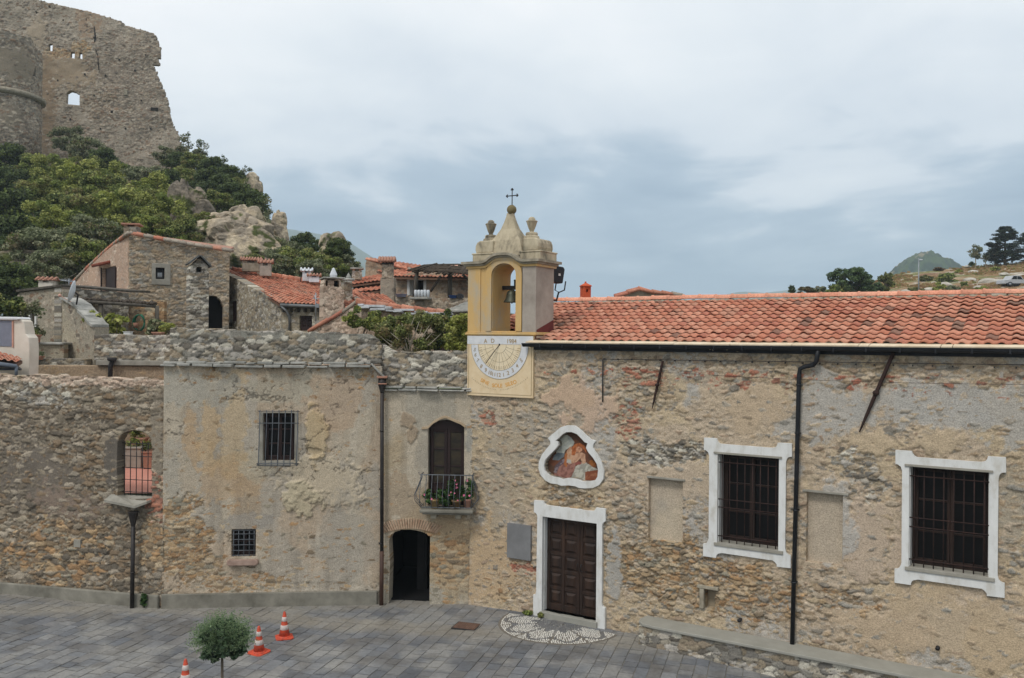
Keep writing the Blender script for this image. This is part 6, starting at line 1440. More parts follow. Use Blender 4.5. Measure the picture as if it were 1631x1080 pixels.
# its chimney and the gabled stone stack in front
chimney(213, 357, 377, 40.6, .62, 'stone chimney with a tilted terracotta cap on the corner of the stone house', 'stone', seed=30, cap='clay')
stk = thing('stone_stack', 'tall stone stack with a gabled slate cap in front of the stone house', 'chimney', P(317, 522, 37.5))
o, fr, hs = fwall('stack', 299, 37.4, 333, 37.8, [(333, 430), (331, 423), (318, 411), (304, 423), (301, 430)], holes=[(313, 425, 321, 434)], bottom=5.5, parent=stk, seed=33, cw=.3, ch=.11, thick=.8, level=.05, pal='grey', mat=FW)
r = rectpx(fr, 313, 425, 321, 434); m = MB(); m.box(fr, r[0]-.02, r[1]+.02, r[2]-.02, r[3]+.02, -.9, -.81); m.build('hole_back', 'slate', stk)
m = MB(); apx = fr.px(318, 408); la_, ra_ = fr.px(301, 421), fr.px(335.5, 426)
for e in (la_, ra_):
    a, b_ = (apx, e); m.quadslab(fr.W(a[0], a[1], .18), fr.W(b_[0], b_[1], .18), fr.W(b_[0], b_[1], -1.0), fr.W(a[0], a[1], -1.0), .06 if e is ra_ else -.06)
m.build('slate_cap', noise_mat('dark_slate', C(60,62,62), C(92,94,92), 4), stk)
# --- long house with the orange roof
oh = thing('tiled_house', 'low stone house with a wide orange tiled roof and a brown door under its eaves', 'house', P(450, 520, 38))
o, fr, hs = fwall('side_wall', 352, 43.6, 448, 37.6, [(448, 484), (430, 474), (400, 457), (375, 443), (352, 434)], holes=[(366, 480, 376, 512)], bottom=5.2, parent=oh, seed=34, cw=.26, ch=.13, level=.5, style=lambda f: rubble(f, .26, .13, .05, 'grey', C(150,140,120), .45, .25, [C(150,140,120), C(140,132,116)], seed=34, joint_shade=.75))
dark_box(fr, hs[0], oh); r = rectpx(fr, 366, 480, 376, 512); m = MB(); m.box(fr, r[0]+.04, r[1]-.02, r[2], r[3], -.22, -.16); m.build('shutter', noise_mat('worn_red_wood', C(88,56,48), C(120,84,72), 4), oh); m = MB(); m.box(fr, r[0]-.1, r[0]+.02, r[2]-.05, r[3]+.03, -.02, .04).box(fr, r[0]-.1, r[1]+.08, r[3], r[3]+.08, -.02, .05); m.build('window_frame', 'cement', oh)
o, fr, hs = fwall('front_wall', 448, 37.6, 600, 36.2, [(600, 488), (448, 487)], holes=[(477, 503, 497, 527)], bottom=5.2, parent=oh, seed=35, level=.5, style=lambda f: rubble(f, .26, .13, .05, 'grey', C(150,140,120), .5, .25, [C(150,140,120), C(158,146,124)], seed=35, joint_shade=.75))
r = rectpx(fr, 477, 503, 497, 527); dark_box(fr, hs[0], oh); panel_door(fr, r[0]+.02, r[1]-.02, r[2], r[3]-.02, -.12, 2, 2, oh, 'door', 'wood_brown')
m = MB(); a = fr.px(448, 487); b_ = fr.px(600, 488); m.box(fr, a[0], b_[0], a[1]-.1, a[1]+.0, .0, .25); 
for k in range(12): u = a[0]+.15+.34*k; m.box(fr, u, u+.07, a[1]-.28, a[1]-.1, -.02, .2)
m.build('eaves', 'wood_old', oh)
m = MB(); g0 = P(447, 484, 37.4); m.tube([P(447, 485.5, 37.2), P(516, 488.5, 36.6)], .07, 8); m.tube([P(447, 486, 37.2), P(456, 495, 37.2), P(461, 505, 37.4), P(461, 530, 37.4)], .055, 8); m.build('gutter', noise_mat('zinc_pipe', C(104,106,108), C(130,132,132), 3, .5, .1, metal=.3), oh)
tile_roof('roof', P(444, 483, 37.2), P(602, 489, 35.8), P(560, 460, 46), P(360, 430, 46.5), .24, .42, oh, seed=12, amp=.05, lip=.045, grey=.04, seg=6)
edge_tiles('verge', [(362, 432), (390, 449), (420, 466), (446, 482)], 46, 37.2, oh, r=.09, seed=5)
edge_tiles('ridge_tiles', [(360, 428), (420, 437), (480, 446), (560, 457)], 46.5, 46, oh, r=.12, seed=6, back=.0)
chimney(402, 411, 433, 45.4, .85, 'wide low chimney with a tiled canopy at the ridge of the orange roof', seed=31, mat='stone', wd=.6)
chimney(425, 414, 440, 44.8, .55, 'plastered chimney with a slotted top and an orange cap on the orange roof', seed=32, mat='potgrey')
chimney(490, 428, 448, 45, .42, 'white pointed chimney behind the ridge of the orange roof', seed=33, mat='dish', cap='dish')
chimney(502, 437, 450, 44.5, .5, 'small white chimney with an orange cap right of the white pointed chimney', seed=34, mat='dish')
m = MB(); m.tube([P(480, 440, 45), P(487, 430, 45), P(493, 427, 45)], .03, 5); m.tube([P(480, 440, 45), P(478, 452, 45)], .03, 5); tag(m.build('flue_pipe', 'oxide'), 'thin bent grey pipe beside the white pointed chimney', 'pipe')
m = MB(); m.tube([P(503, 512, 36), P(503, 466, 36)], .025, 5); m.tube([P(498, 475, 36), P(514, 477, 36)], .02, 5); m.tube([P(500, 470, 36), P(506, 480, 36)], .02, 5); m.wbox(P(506, 487, 36).x-.06, P(506, 487, 36).x+.06, 35.95, 36.05, P(506, 490, 36).z, P(506, 484, 36).z)
tag(m.build('antenna', 'metal'), 'thin television antenna mast in front of the orange roof', 'antenna')
# big rubble chimney with slate cap and pointed stone
bc_ = thing('rubble_chimney', 'broad rubble chimney with a dark slate cap carrying a pointed white stone', 'chimney', P(531, 520, 34.5))
o, fr, hs = fwall('stack', 514, 34.3, 548, 34.6, [(548, 462), (544, 458), (542, 445), (516, 445), (514, 460)], bottom=5.6, parent=bc_, seed=36, cw=.3, ch=.17, thick=.8, level=.2, pal='pink', mortar=C(142,126,106), holes=[(519, 446.5, 522, 456), (532, 446.5, 540, 457)])
m = MB(); r = rectpx(fr, 514, 441, 549, 444.5); m.box(fr, r[0], r[1], r[2], r[3], -.95, .12); m.build('slate_cap', M['dark_slate'] if 'dark_slate' in M else 'slate', bc_, bevel=.02)
for h in hs: dark_box(fr, h, bc_, 'flue', 'soot_and_shade', -.8, -.35)
m = MB(); c = P(531, 441, 34); m.lathe(c, [(.13, -.02), (.15, .08), (.10, .2), (.05, .32), (.0, .36)], 7, sx=1, sy=.6, smooth=False); m.build('pointed_stone', 'dish', bc_)
c2 = thing('rubble_chimney', 'smaller rubble chimney with a dark cap just right of the broad rubble chimney', 'chimney', P(555, 465, 36))
fwall('stack', 547, 36, 563, 36.2, [(562, 462), (561, 448), (549, 448), (548, 452)], bottom=7.5, parent=c2, seed=37, thick=.5, level=.3, cw=.26, ch=.13)
m = MB(); c = P(555, 447, 35.8); m.lathe(c, [(.26, 0), (.27, .05), (.2, .09)], 8, smooth=False); m.lathe(c, [(.09, .08), (.11, .13), (.05, .25), (.0, .33)], 6, smooth=False); m.build('cap', 'slate', c2)
# second orange roof right of it
r2_ = thing('tiled_roof', 'second orange tiled roof between the rubble chimney and the terrace parapet', 'roof', P(590, 490, 36))
tile_roof('tiles', P(550, 494, 34), P(645, 496, 33.2), P(614, 470, 39), P(545, 463, 39), .24, .42, r2_, seed=13, amp=.05, lip=.045, seg=6)
edge_tiles('verge', [(543, 464), (556, 470), (572, 480)], 39, 35.5, r2_, r=.08, seed=8)
m = MB(); a, b_, c, d = P(550, 496, 34.1), P(645, 498, 33.3), P(614, 473, 39), P(545, 466, 39); m.add([tuple(x) for x in (a, b_, c, d)]+[(x.x, x.y, 5.6) for x in (a, b_, c, d)], [(0,1,2,3), (0,4,5,1), (1,5,6,2), (2,6,7,3), (3,7,4,0)]); m.build('wall', 'stone', r2_)
# --- lean-to with slate edge, ivy
lt = thing('lean_to', 'rubble lean-to with a sloping tile verge and pale slates along its top behind the shrubs', 'outbuilding', P(600, 540, 31))
o, fr, hs = fwall('wall', 490, 31.6, 722, 30.6, [(722, 506), (690, 501), (640, 495), (600, 489), (570, 484), (545, 499), (520, 513), (497, 525), (490, 530)], holes=[(697, 522, 713, 568)], bottom=5.3, parent=lt, seed=38, level=.35, pal='pink', style=lambda f: rubble(f, .24, .12, .05, 'pink', C(142,124,104), .35, .2, [C(142,124,104)], seed=38, joint_shade=.75))
dark_box(fr, hs[0], lt); r = rectpx(fr, 697, 522, 713, 568); m = MB(); m.box(fr, r[0], r[1], r[2], r[3], -.2, -.14); m.build('door', 'wood_brown', lt); m = MB(); m.box(fr, r[1], r[1]+.1, r[2], r[3]+.06, -.1, .04); m.build('door_post', 'cement', lt)
edge_tiles('verge_tiles', [(568, 482), (545, 498), (520, 512), (494, 526)], 31.3, 31.5, lt, r=.10, seed=9, back=.25)
edge_tiles('ridge_tiles', [(568, 482), (600, 487), (640, 492), (680, 497), (712, 500)], 31.2, 30.6, lt, r=.13, seed=10, back=.0)
a, b_ = fr.px(572, 489), fr.px(718, 507)
ledge(fr, a[0], b_[0], a[1]-.03, b_[1]-.01, -.3, .34, 'slate_edge', lt, 12, .09, 2, noise_mat('pale_slate', C(150,150,150), C(200,202,204), 3, .8, .4, .02))
m = MB(); a3, b3 = fr.W(a[0], a[1]+.12, -.3), fr.W(b_[0], b_[1]+.12, -.3); m.quadslab(a3, b3, b3+Vector((0, 2.6, -.8)), a3+Vector((0, 2.6, -.8)), .06); m.build('roof', 'slate', lt)
# --- shrubs on the terrace behind the parapet
def cluster(name, lab, cat, pts, D, n, size, pal, seed, zb, stem_pts=None, stem='bark', sr=.022, dv=.45, group=None):
    """a plant whose crown is drawn by several clumps: pts = (px, py, radius in m)"""
    c = P(pts[0][0], pts[0][1], D); t = thing(name, lab, cat, (c.x, D, zb), 0, group); rnd = random.Random(seed); cl = []
    for x, y, r_ in pts:
        q = P(x, y, D+rnd.uniform(-dv, dv))
        for _ in range(5): v_ = Vector((rnd.gauss(0, .5), rnd.gauss(0, .5), rnd.gauss(0, .5)))*r_; cl.append((tuple(q+v_), (r_*.55,)*3, r_**2))
    m = MB()
    if stem_pts:
        for l in stem_pts:
            dd = rnd.uniform(-.25, .25); w3 = [P(x, y, D-.45+dd*i/len(l)) for i, (x, y) in enumerate(l)]; k = len(w3); m.tube(w3, [sr*(1-.75*i/(k-1)) for i in range(k)], 5)
    else:
        for _ in range(5): e = Vector(rnd.choice(cl)[0]); m.tube([(c.x, D, zb), ((c.x+e.x)/2, (D+e.y)/2, (zb+e.z)/2), tuple(e)], [sr, sr*.7, sr*.3], 5)
    m.build('stems', stem, t); leaves('foliage', cl, n, size, pal, t, seed); return t
cluster('ivy', 'bright green creeper hanging over the lean-to wall under the slate edge', 'plant', [(560,505,.2),(575,510,.22),(590,508,.22),(606,510,.22),(585,518,.22),(600,516,.25),(620,514,.2),(640,514,.2),(560,508,.18),(612,520,.2),(570,493,.15)], 30.2, 8000, .06, G3+G1, 50, 5.8)
cluster('oleander', 'wide olive green shrub with bare white branches behind the parapet', 'shrub', [(620,522,.34),(640,517,.34),(660,516,.36),(680,519,.36),(700,523,.32),(612,532,.28),(650,528,.32),(690,532,.3),(670,512,.24),(702,514,.2),(640,510,.18),(600,530,.22),(625,538,.2),(640,548,.25),(665,550,.25),(690,550,.25),(615,548,.2)], 28.3, 12000, .055, [C(104,112,60), C(120,126,72), C(86,96,52), C(136,136,88), C(112,98,66)], 51, 5.7,
  [[(648,562),(640,545),(622,530)],[(650,562),(645,540),(640,515)],[(652,562),(655,540),(652,520)],[(655,562),(665,545),(672,520)],[(658,562),(675,545),(690,528)],[(660,562),(685,548),(702,532)],[(645,562),(630,548),(612,538)],[(650,562),(660,535),(668,512)],[(654,562),(650,530),(660,505)],[(642,562),(625,552),(606,536)],[(656,562),(672,538),(688,512)]], 'bark_pale', .028)
cluster('shrub', 'yellow green shrub between the oleander and the bell tower', 'shrub', [(722,520,.25),(735,515,.25),(742,530,.28),(728,535,.28),(738,548,.28),(722,550,.22),(745,508,.16),(715,535,.15)], 27.5, 7000, .055, G3, 52, 5.7)
cluster('shrub', 'dark green shrub filling the shade behind the right side of the oleander', 'shrub', [(690,548,.28),(705,545,.25),(700,515,.22),(710,505,.2),(680,550,.25)], 29.5, 2000, .08, G2+G1, 53, 5.7)
# --- upper terrace house with the white window and pergola
uh = thing('terrace_house', 'stone house with a white framed window behind a stick pergola terrace', 'house', P(690, 470, 44))
o, fr, hs = fwall('wall', 606, 44.5, 790, 41.5, [(790, 442), (748, 440), (715, 436), (700, 434), (668, 431), (640, 438), (628, 442), (606, 444)], holes=[(653, 446, 675.5, 470)], bottom=6.0, parent=uh, seed=41, level=.4, style=lambda f: rubble(f, .24, .12, .04, 'castle', C(162,138,118), .55, .3, [C(162,138,118), C(150,134,112)], seed=41, joint_shade=.8))
r = rectpx(fr, 653, 446, 675.5, 470); dark_box(fr, hs[0], uh); s = .13; m = MB(); m.prism(fr, [[(r[0]-s, r[2]), (r[1]+s, r[2]), (r[1]+s, r[3]+s), (r[0]-s, r[3]+s)], [(r[0]+.01, r[2]+.01), (r[1]-.01, r[2]+.01), (r[1]-.01, r[3]-.01), (r[0]+.01, r[3]-.01)]], -.3, .05); m.build('window_frame', 'white', uh)
m = MB(); m.box(fr, r[0]+.3, r[0]+.36, r[2], r[3], -.3, -.2); m.build('window_bar', 'wood_win', uh)
tile_roof('roof', P(628, 440, 43.6), P(800, 443, 40.8), P(800, 425, 50), P(600, 431, 51), .26, .44, uh, seed=14, amp=.05, seg=5)
# further back houses with tiles
bk2 = thing('hillside_house', 'far stone house with a sloping orange roof under the sky left of the pergola', 'house', P(600, 430, 52))
o, fr, hs = fwall('wall', 578, 52, 680, 50.5, [(680, 434), (640, 425), (606, 418), (584, 413), (582, 420)], bottom=6, parent=bk2, seed=42, style=lambda f: rubble(f, .26, .13, .04, 'castle', C(170,146,122), .75, .2, [C(170,146,122)], seed=42, joint_shade=.8), res=.06)
tile_roof('roof', P(606, 418, 51.6), P(684, 433, 50), P(672, 423, 58), P(588, 411, 58), .26, .44, bk2, seed=15, amp=.05, seg=5)
edge_tiles('verge', [(583, 413), (606, 418), (640, 426), (660, 431)], 51.6, 50.2, bk2, r=.1, seed=11)
lh = thing('low_house', 'low house with orange tiles over a dark opening left of the tall chimney', 'house', P(585, 460, 46))
o, fr, hs = fwall('wall', 560, 46, 612, 45.4, [(612, 445), (562, 452)], holes=[(564, 453, 578, 462)], bottom=6, parent=lh, seed=43, style=lambda f: rubble(f, .26, .13, .04, 'castle', C(160,138,114), .6, .2, [C(160,138,114)], seed=43), res=.06)
dark_box(fr, hs[0], lh)
tile_roof('roof', P(560, 453, 45.4), P(612, 446, 44.8), P(612, 436, 50), P(562, 444, 51), .26, .44, lh, seed=16, amp=.05, seg=5)
tile_roof('porch_roof', P(560, 466, 42.5), P(610, 461, 42), P(612, 455, 44.8), P(566, 461, 45), .26, .4, lh, seed=17, amp=.05, seg=5)
chimney(570, 427, 446, 47, .52, 'small stone chimney with a pointed cap left of the far house', 'stone', seed=44, cap='slate')
tc = thing('stone_chimney', 'tall stone chimney with a tiled cap standing on a wider plastered base', 'chimney', P(617, 470, 41))
fwall('base', 606, 41, 628, 41, [(628, 442), (606, 442)], bottom=6.5, parent=tc, seed=45, thick=.7, style=lambda f: rubble(f, .24, .12, .03, 'castle', C(156,144,128), .9, .2, [C(156,144,128)], seed=45))
fwall('stack', 608, 40.95, 625, 40.95, [(625, 418), (608, 418), (608, 443), (625, 443)], parent=tc, seed=46, thick=.5, cw=.24, ch=.12, level=.3, pal='castle')
m = MB(); fr = FP(606, 40.9, 628, 40.9); r = rectpx(fr, 604, 415, 629, 418); m.box(fr, r[0]+.1, r[1]-.1, r[3]-.16, r[3], -.45, -.0); m.build('flue', 'oxide', tc)
m = MB(); a = P(604, 414, 40.8)
for k in range(6):
    x0 = 604+4.6*k; m.tube([P(x0, 416, 40.75), P(x0+1, 410.5, 41.2)], .08, 6); m.tube([P(x0+1, 410.5, 41.2), P(x0+2, 415, 41.7)], .08, 6)
m.build('tile_cap', 'clay', tc)
# terrace parapet in front of the white window
tp_ = thing('terrace_parapet', 'rubble parapet of the upper terrace below the white framed window', 'wall', P(690, 485, 38))
fwall('wall_face', 626, 38, 790, 36.5, [(790, 474), (700, 475), (670, 474), (650, 472), (630, 473)], bottom=5.8, parent=tp_, seed=47, level=.3, pal='castle')
m = MB(); fr = FP(626, 37.9, 790, 36.4); r = rectpx(fr, 658, 474, 686, 477); m.box(fr, r[0], r[1], r[2], r[3], -.5, .35); m.build('slate_shelf', 'slate', tp_, bevel=.02)
sm_ = MB(); fr = FP(700, 34, 760, 33.4)
for k in range(5):
    sm_.prism(fr, [fr.pts([(708+2*k, 498-3.5*k), (760, 496-3*k), (760, 491-3*k), (714+3*k, 493-3.5*k)])], -1.5+.1*k, .15-.25*k)
o = sm_.build('slate_mound', 'slate', bevel=.03); tag(o, 'grey mossy slate roof heap beside the left side of the bell tower', 'roof')
m = MB(); fr = FP(700, 34.4, 760, 33.8); m.prism(fr, [fr.pts([(704, 560), (775, 560), (775, 494), (704, 496)])], -1.2, -.3); tag(m.build('shed_wall', 'stone'), 'rubble shed wall under the mossy slate heap', 'wall')
# stick pergola
sp_ = thing('stick_pergola', 'pergola roofed with dark crossing sticks on the terrace left of the bell tower', 'pergola', P(700, 474, 39))
for a, b_, w_ in (((664, 433), (660.5, 474), .10), ((717, 432), (716.5, 475), .11)):
    m = MB(); m.tube([P(*a, 38.6), P(*b_, 38.6)], w_, 6); m.build('post', 'wood_old', sp_)
m = MB(); m.tube([P(702, 440, 38.6), P(686, 464, 38.9)], .06, 5); m.build('brace', 'wood_old', sp_); m = MB(); m.tube([P(738, 438, 38.4), P(750, 449, 38.2)], .06, 5); m.build('brace', 'wood_old', sp_)
m = MB(); rnd = random.Random(9)
A_, B_, C_, D_ = P(652, 433, 38.2), P(775, 443, 36.5), P(770, 427, 41), P(690, 424, 42)
for k in range(46):
    f = rnd.random(); g_ = f+rnd.uniform(-.05, .05); z = rnd.uniform(0, .14); a = A_*(1-f)+B_*f; b2 = D_*(1-g_)+C_*g_; e = (a-b2)*rnd.uniform(-.02, .08); m.tube([a+e+Vector((0, 0, z)), (a+b2)/2+Vector((0, 0, z+rnd.uniform(0, .08))), b2+Vector((0, 0, z))], rnd.uniform(.025, .05), 5)
for k in range(22):
    f = rnd.random(); z = rnd.uniform(.0, .12); a = A_*(1-f)+D_*f; b2 = B_*(1-f)+C_*f; m.tube([a+Vector((0, 0, z)), (a+b2)/2+Vector((0, 0, z+.06)), b2+Vector((0, 0, z))], rnd.uniform(.025, .045), 5)
m.build('stick_roof', 'stick', sp_)
m = MB(); a, b_, c, d = P(715, 423, 40.9), P(729, 422, 40.6), P(731, 427, 40.2), P(716, 427, 40.4); m.quadslab(a, b_, c, d, .05); m.build('sheet_scrap', 'clay_pink', sp_)
def basin(name, lab, x, y, D, r, h, mat):
    c = P(x, y, D); m = MB(); m.lathe(c, [(r*.7, 0), (r, h), (r*1.06, h), (r*.95, h-.01), (r*.6, .02), (0, .02)], 16); o = m.build(name, mat); return tag(o, lab, 'basin')
basin('basin', 'pale blue plastic basin on the terrace parapet', 639, 473, 37.8, .26, .12, 'lilac'); basin('basin', 'bright blue basin on the terrace parapet near the bell tower', 722, 475, 37.1, .2, .12, 'blue')
m = MB()
for k in range(5): c = P(662+5*k, 473, 37.7); m.lathe(c, [(.06, 0), (.07, .25), (.05, .3), (.0, .3)], 8)
tag(m.build('white_jars', 'dish'), 'row of white jars on the slate shelf under the white window', 'jars', kind='stuff')
m = MB(); fr = FP(720, 37, 760, 36.8)
r = rectpx(fr, 727, 469, 736, 475); m.box(fr, r[0], r[1], r[2], r[3], -.3, 0); m.box(fr, r[0]+.05, r[1]-.05, r[3], r[3]+.04, -.25, -.05); tag(m.build('black_crate', 'blackplastic', bevel=.01), 'small black crate beside the bright blue basin', 'crate')
# orange chimney pot and stone gable behind the church ridge
cp = thing('chimney_pot', 'orange square chimney pot with a keyhole opening behind the church ridge', 'chimney', P(935, 478, 28))
fr = FP(929.5, 28, 941, 28.1); r = rectpx(fr, 929.5, 456, 941, 490); kh = [fr.px(935.3+2.0*math.cos(q*PI/5), 463+3*math.sin(q*PI/5)) for q in range(10)]
m = MB(); m.prism(fr, [rl(r), kh], -.2, 0); m.box(fr, r[0], r[1], r[2], r[3], -.24, -.2); m.build('flue_block', 'orange2' if 'orange2' in M else noise_mat('orange_clay', C(176,76,44), C(196,92,56), 5), cp)
m = MB(); cc3 = fr.W((r[0]+r[1])/2, 0, -.12); m.lathe(cc3, [(.17, r[3]), (.17, r[3]+.03), (.02, r[3]+.12), (.03, r[3]+.15), (.0, r[3]+.17)], sq=True, ang=.1); m.build('cap', M.get('orange_clay') or bpy.data.materials['orange_clay'], cp)
gb = thing('stone_gable', 'low grey stone roof peak just showing over the church ridge', 'roof', P(1020, 475, 33))
fr = FP(980, 33, 1090, 33.3); m = MB(); m.prism(fr, [fr.pts([(975, 500), (1090, 500), (1085, 472), (1060, 469), (1028, 464), (1018, 462), (1000, 468), (980, 475)])], -1.5, 0); m.build('wall', 'stone', gb, bevel=.04)
edge_tiles('edge_stones', [(980, 474), (1000, 467), (1018, 461), (1040, 466), (1088, 471)], 32.9, 33.1, gb, r=.1, seed=20)
# ============================================================ hill with castle
def hill_sky(px):   # photographed height of the bare hill line
    return np.interp(px, [-400, 0, 120, 250, 300, 340, 390, 430, 455, 480, 520, 560, 620, 700, 815, 1000], [300, 300, 298, 282, 262, 292, 318, 352, 395, 420, 440, 462, 478, 496, 512, 528])
def hill_z(X, Y):
    px = X/Y*F+CX; t = np.clip((Y-50)/(118-50), 0, 1); y = 500+(hill_sky(px)-500)*t**.85
    hz = 540+(px-CX)*.0087; z = CAMZ+(hz-y)*Y/F
    return z+1.6*(fbm(X*.12, Y*.12, 4, 3)-.5)*np.clip(t*4, 0, 1)-np.clip(Y-118, 0, 99)*.3
def hill_col(X, Y):
    c = np.zeros(X.shape+(3,))+C(84,84,52); return mixc(mixc(c, C(120,110,82), sstep(.5, .62, fbm(X*.2, Y*.2, 4, 7))), C(60,70,40), sstep(.5, .6, fbm(X*.3, Y*.3, 4, 8)))
sheet('castle_hill', -95, 4, 50, 150, 150, 150, hill_z, hill_col, 'rock')
castle = thing('castle_ruin', 'ruined castle of tall rubble walls with small sky filled windows on the wooded hill', 'castle', P(120, 290, 118))
co = [(292, 300), (287, 230), (283, 212), (276, 196), (271, 180), (270, 168), (262, 150), (259, 142), (255, 130), (250, 120), (246, 113), (244, 103), (251, 102), (254, 99), (253, 92), (256, 86), (255, 78), (251, 74), (252, 68), (248, 64), (249, 56), (241, 53), (215, 44), (198, 40), (188, 33), (180, 29), (150, 20), (120, 13), (95, 7), (60, 0), (20, -12), (-60, -30), (-260, -60)]
frc = FP(-260, 112, 300, 122)
cuv = [frc.px(x, y) for x, y in co]; top = steps(rough(cuv[:-1], 1.4, .16, 5)[1:], 6, .34)
base = [(cuv[-1][0], 18), (cuv[0][0], 18)]
holes_c = [[(106, 166), (107, 148), (113, 145), (121, 147), (127, 151), (127, 168)], [(78, 81), (78, 70), (83.5, 69), (83, 81)], [(112.5, 92), (113, 83), (119, 83), (118.5, 93)], [(125.5, 93), (126.5, 84), (131, 84), (131, 94)], [(56, 19), (57.5, 18), (61, 21), (58, 22)], [(77, 11), (79, 9), (81, 12), (79, 13)], [(99, 31), (101, 30), (102, 33), (100, 34)], [(136, 30), (137.5, 29), (138, 33), (136.5, 33)]]
cpt = [dict(b=(205, 120, 60, 70), L=.2, flat=.5, col=C(142,128,112)), dict(b=(100, 110, 50, 30), L=.8, flat=.7, col=C(152,134,110)), dict(b=(60, 50, 14, 24), L=.9, flat=.7, col=C(164,148,126)), dict(b=(140, 30, 20, 30), L=.5, flat=.5, col=C(156,132,108)), dict(b=(90, 84, 22, 8), L=.1, flat=.8, col=C(150,112,78), pal='rust'), dict(b=(130, 75, 14, 14), L=.0, flat=.8, pal='rust'),
 dict(b=(160, 165, 26, 30), L=.1, flat=.6, pal='castle', col=C(150,130,104)), dict(b=(230, 150, 40, 70), L=.25, flat=.6, col=C(132,122,108)), dict(b=(75, 170, 14, 80), L=.6, flat=.6, col=C(140,120,96))]
wall('curtain_wall', frc, [top+base]+[[frc.px(x, y) for x, y in h] for h in holes_c], rubble(frc, .42, .21, .16, 'castle', C(158,147,130), .5, .35, [C(158,147,130), C(150,140,124), C(168,157,140)], cpt, seed=60, small=.5, und=.3, joint_shade=.6), .095, .75, FW, castle)
for x, y, w_, h in ((46, 110, 3, 7), (200, 147, 3, 5), (178, 178, 2, 2), (246, 174, 6, 3)):
    if x < 65: continue
    r = rectpx(frc, x-w_, y-h, x+w_, y+h); m = MB(); m.box(frc, r[0], r[1], r[2], r[3], -.2, .12); m.build('blocked_opening', 'dark' if y > 170 else 'stone', castle, bevel=.06)
for k, (x, y) in enumerate([(92, 128), (112, 190), (150, 152), (168, 120), (190, 95), (215, 112), (225, 160), (160, 205), (200, 205), (240, 205), (135, 118), (180, 62), (210, 72), (150, 60), (232, 88)]):
    r = rectpx(frc, x-1.1, y-1.3, x+1.1, y+1.3); m = MB(); m.box(frc, r[0], r[1], r[2], r[3], -.12, .085); m.build('putlog_hole', 'dark', castle)
m = MB(); m.tube([frc.W(*frc.px(x, y), .02) for x, y in ((150, 42), (152, 60), (150, 72), (156, 90), (157, 112))], [.05, .12, .08, .1, .04], 5); m.build('wall_crack', 'dark', castle)
# round tower
tc_ = P(-5, 200, 108); TR = 4.75; tcx, tcy = P(-3, 200, 108).x, 108
Rt = 4.75
def cyl(u, v, h):
    a = u/TR; r_ = Rt+h+np.clip((14-0*v), 0, 0); return np.stack([tcx-np.cos(a)*r_, tcy-np.sin(a)*r_, v], -1)
class CylF:
    def px(s, x, y, h=0): 
        a_, b_ = ray(x, y); c = np.clip((a_*(tcy-2)-tcx)/Rt, -.999, .999); return (float((PI-math.acos(c))*TR), float(CAMZ+b_*(tcy-Rt*math.sqrt(max(0, 1-c*c)))))
cf = CylF(); zt = P(40, 52, 106).z; zt2 = P(62, 70, 108).z
topc = [(TR*PI*1.35, P(66, 80, 108).z), (TR*PI*1.0, zt2-.6), (TR*PI*.93, zt2+.4), (TR*PI*.8, P(40, 54, 105).z), (TR*PI*.6, P(10, 42, 104).z), (TR*PI*.3, P(10, 38, 104).z), (-TR*.35, P(10, 38, 106).z)]
topc = rough(topc, .8, .2, 3)
tpt = [dict(b=(30, 100, 20, 25), L=.7, flat=.6, col=C(140,128,110)), dict(b=(20, 180, 20, 20), L=.5, flat=.6, col=C(136,125,108)), dict(b=(55, 220, 12, 50), L=.6, flat=.6, col=C(112,106,98))]
wall('round_tower', cf, [[(-TR*.35, 15), (TR*PI*1.35, 15)]+topc, [cf.px(44, 121), cf.px(49, 121), cf.px(49.5, 106), cf.px(45, 105)]], rubble(cf, .5, .26, .16, 'castle', C(134,128,116), .4, .3, [C(134,128,116), C(124,119,108)], tpt, seed=61, small=.5, und=.2, joint_shade=.6), .095, 1.5, FW, castle, back=False, surf=cyl)
m = MB(); zr = P(30, 146, 105).z
vs = []; fs = []; sec = [(0, -.35), (.45, -.2), (.5, .15), (0, .4)]
for k in range(60):
    a = -.35+(PI*1.35+.35)*k/59
    for dr, dz in sec: vs.append((tcx-math.cos(a)*(Rt+dr), tcy-math.sin(a)*(Rt+dr), zr+dz))
for k in range(59):
    for j in range(3): fs.append((k*4+j, (k+1)*4+j, (k+1)*4+j+1, k*4+j+1))
m.add(vs, fs, None, True); m.build('string_course', 'stone', castle)
m = MB(); m.lathe((tcx, tcy, 0), [(Rt-1.6, 15), (Rt-1.6, P(10, 70, 108).z)], 24); m.build('tower_core', 'dark', castle)
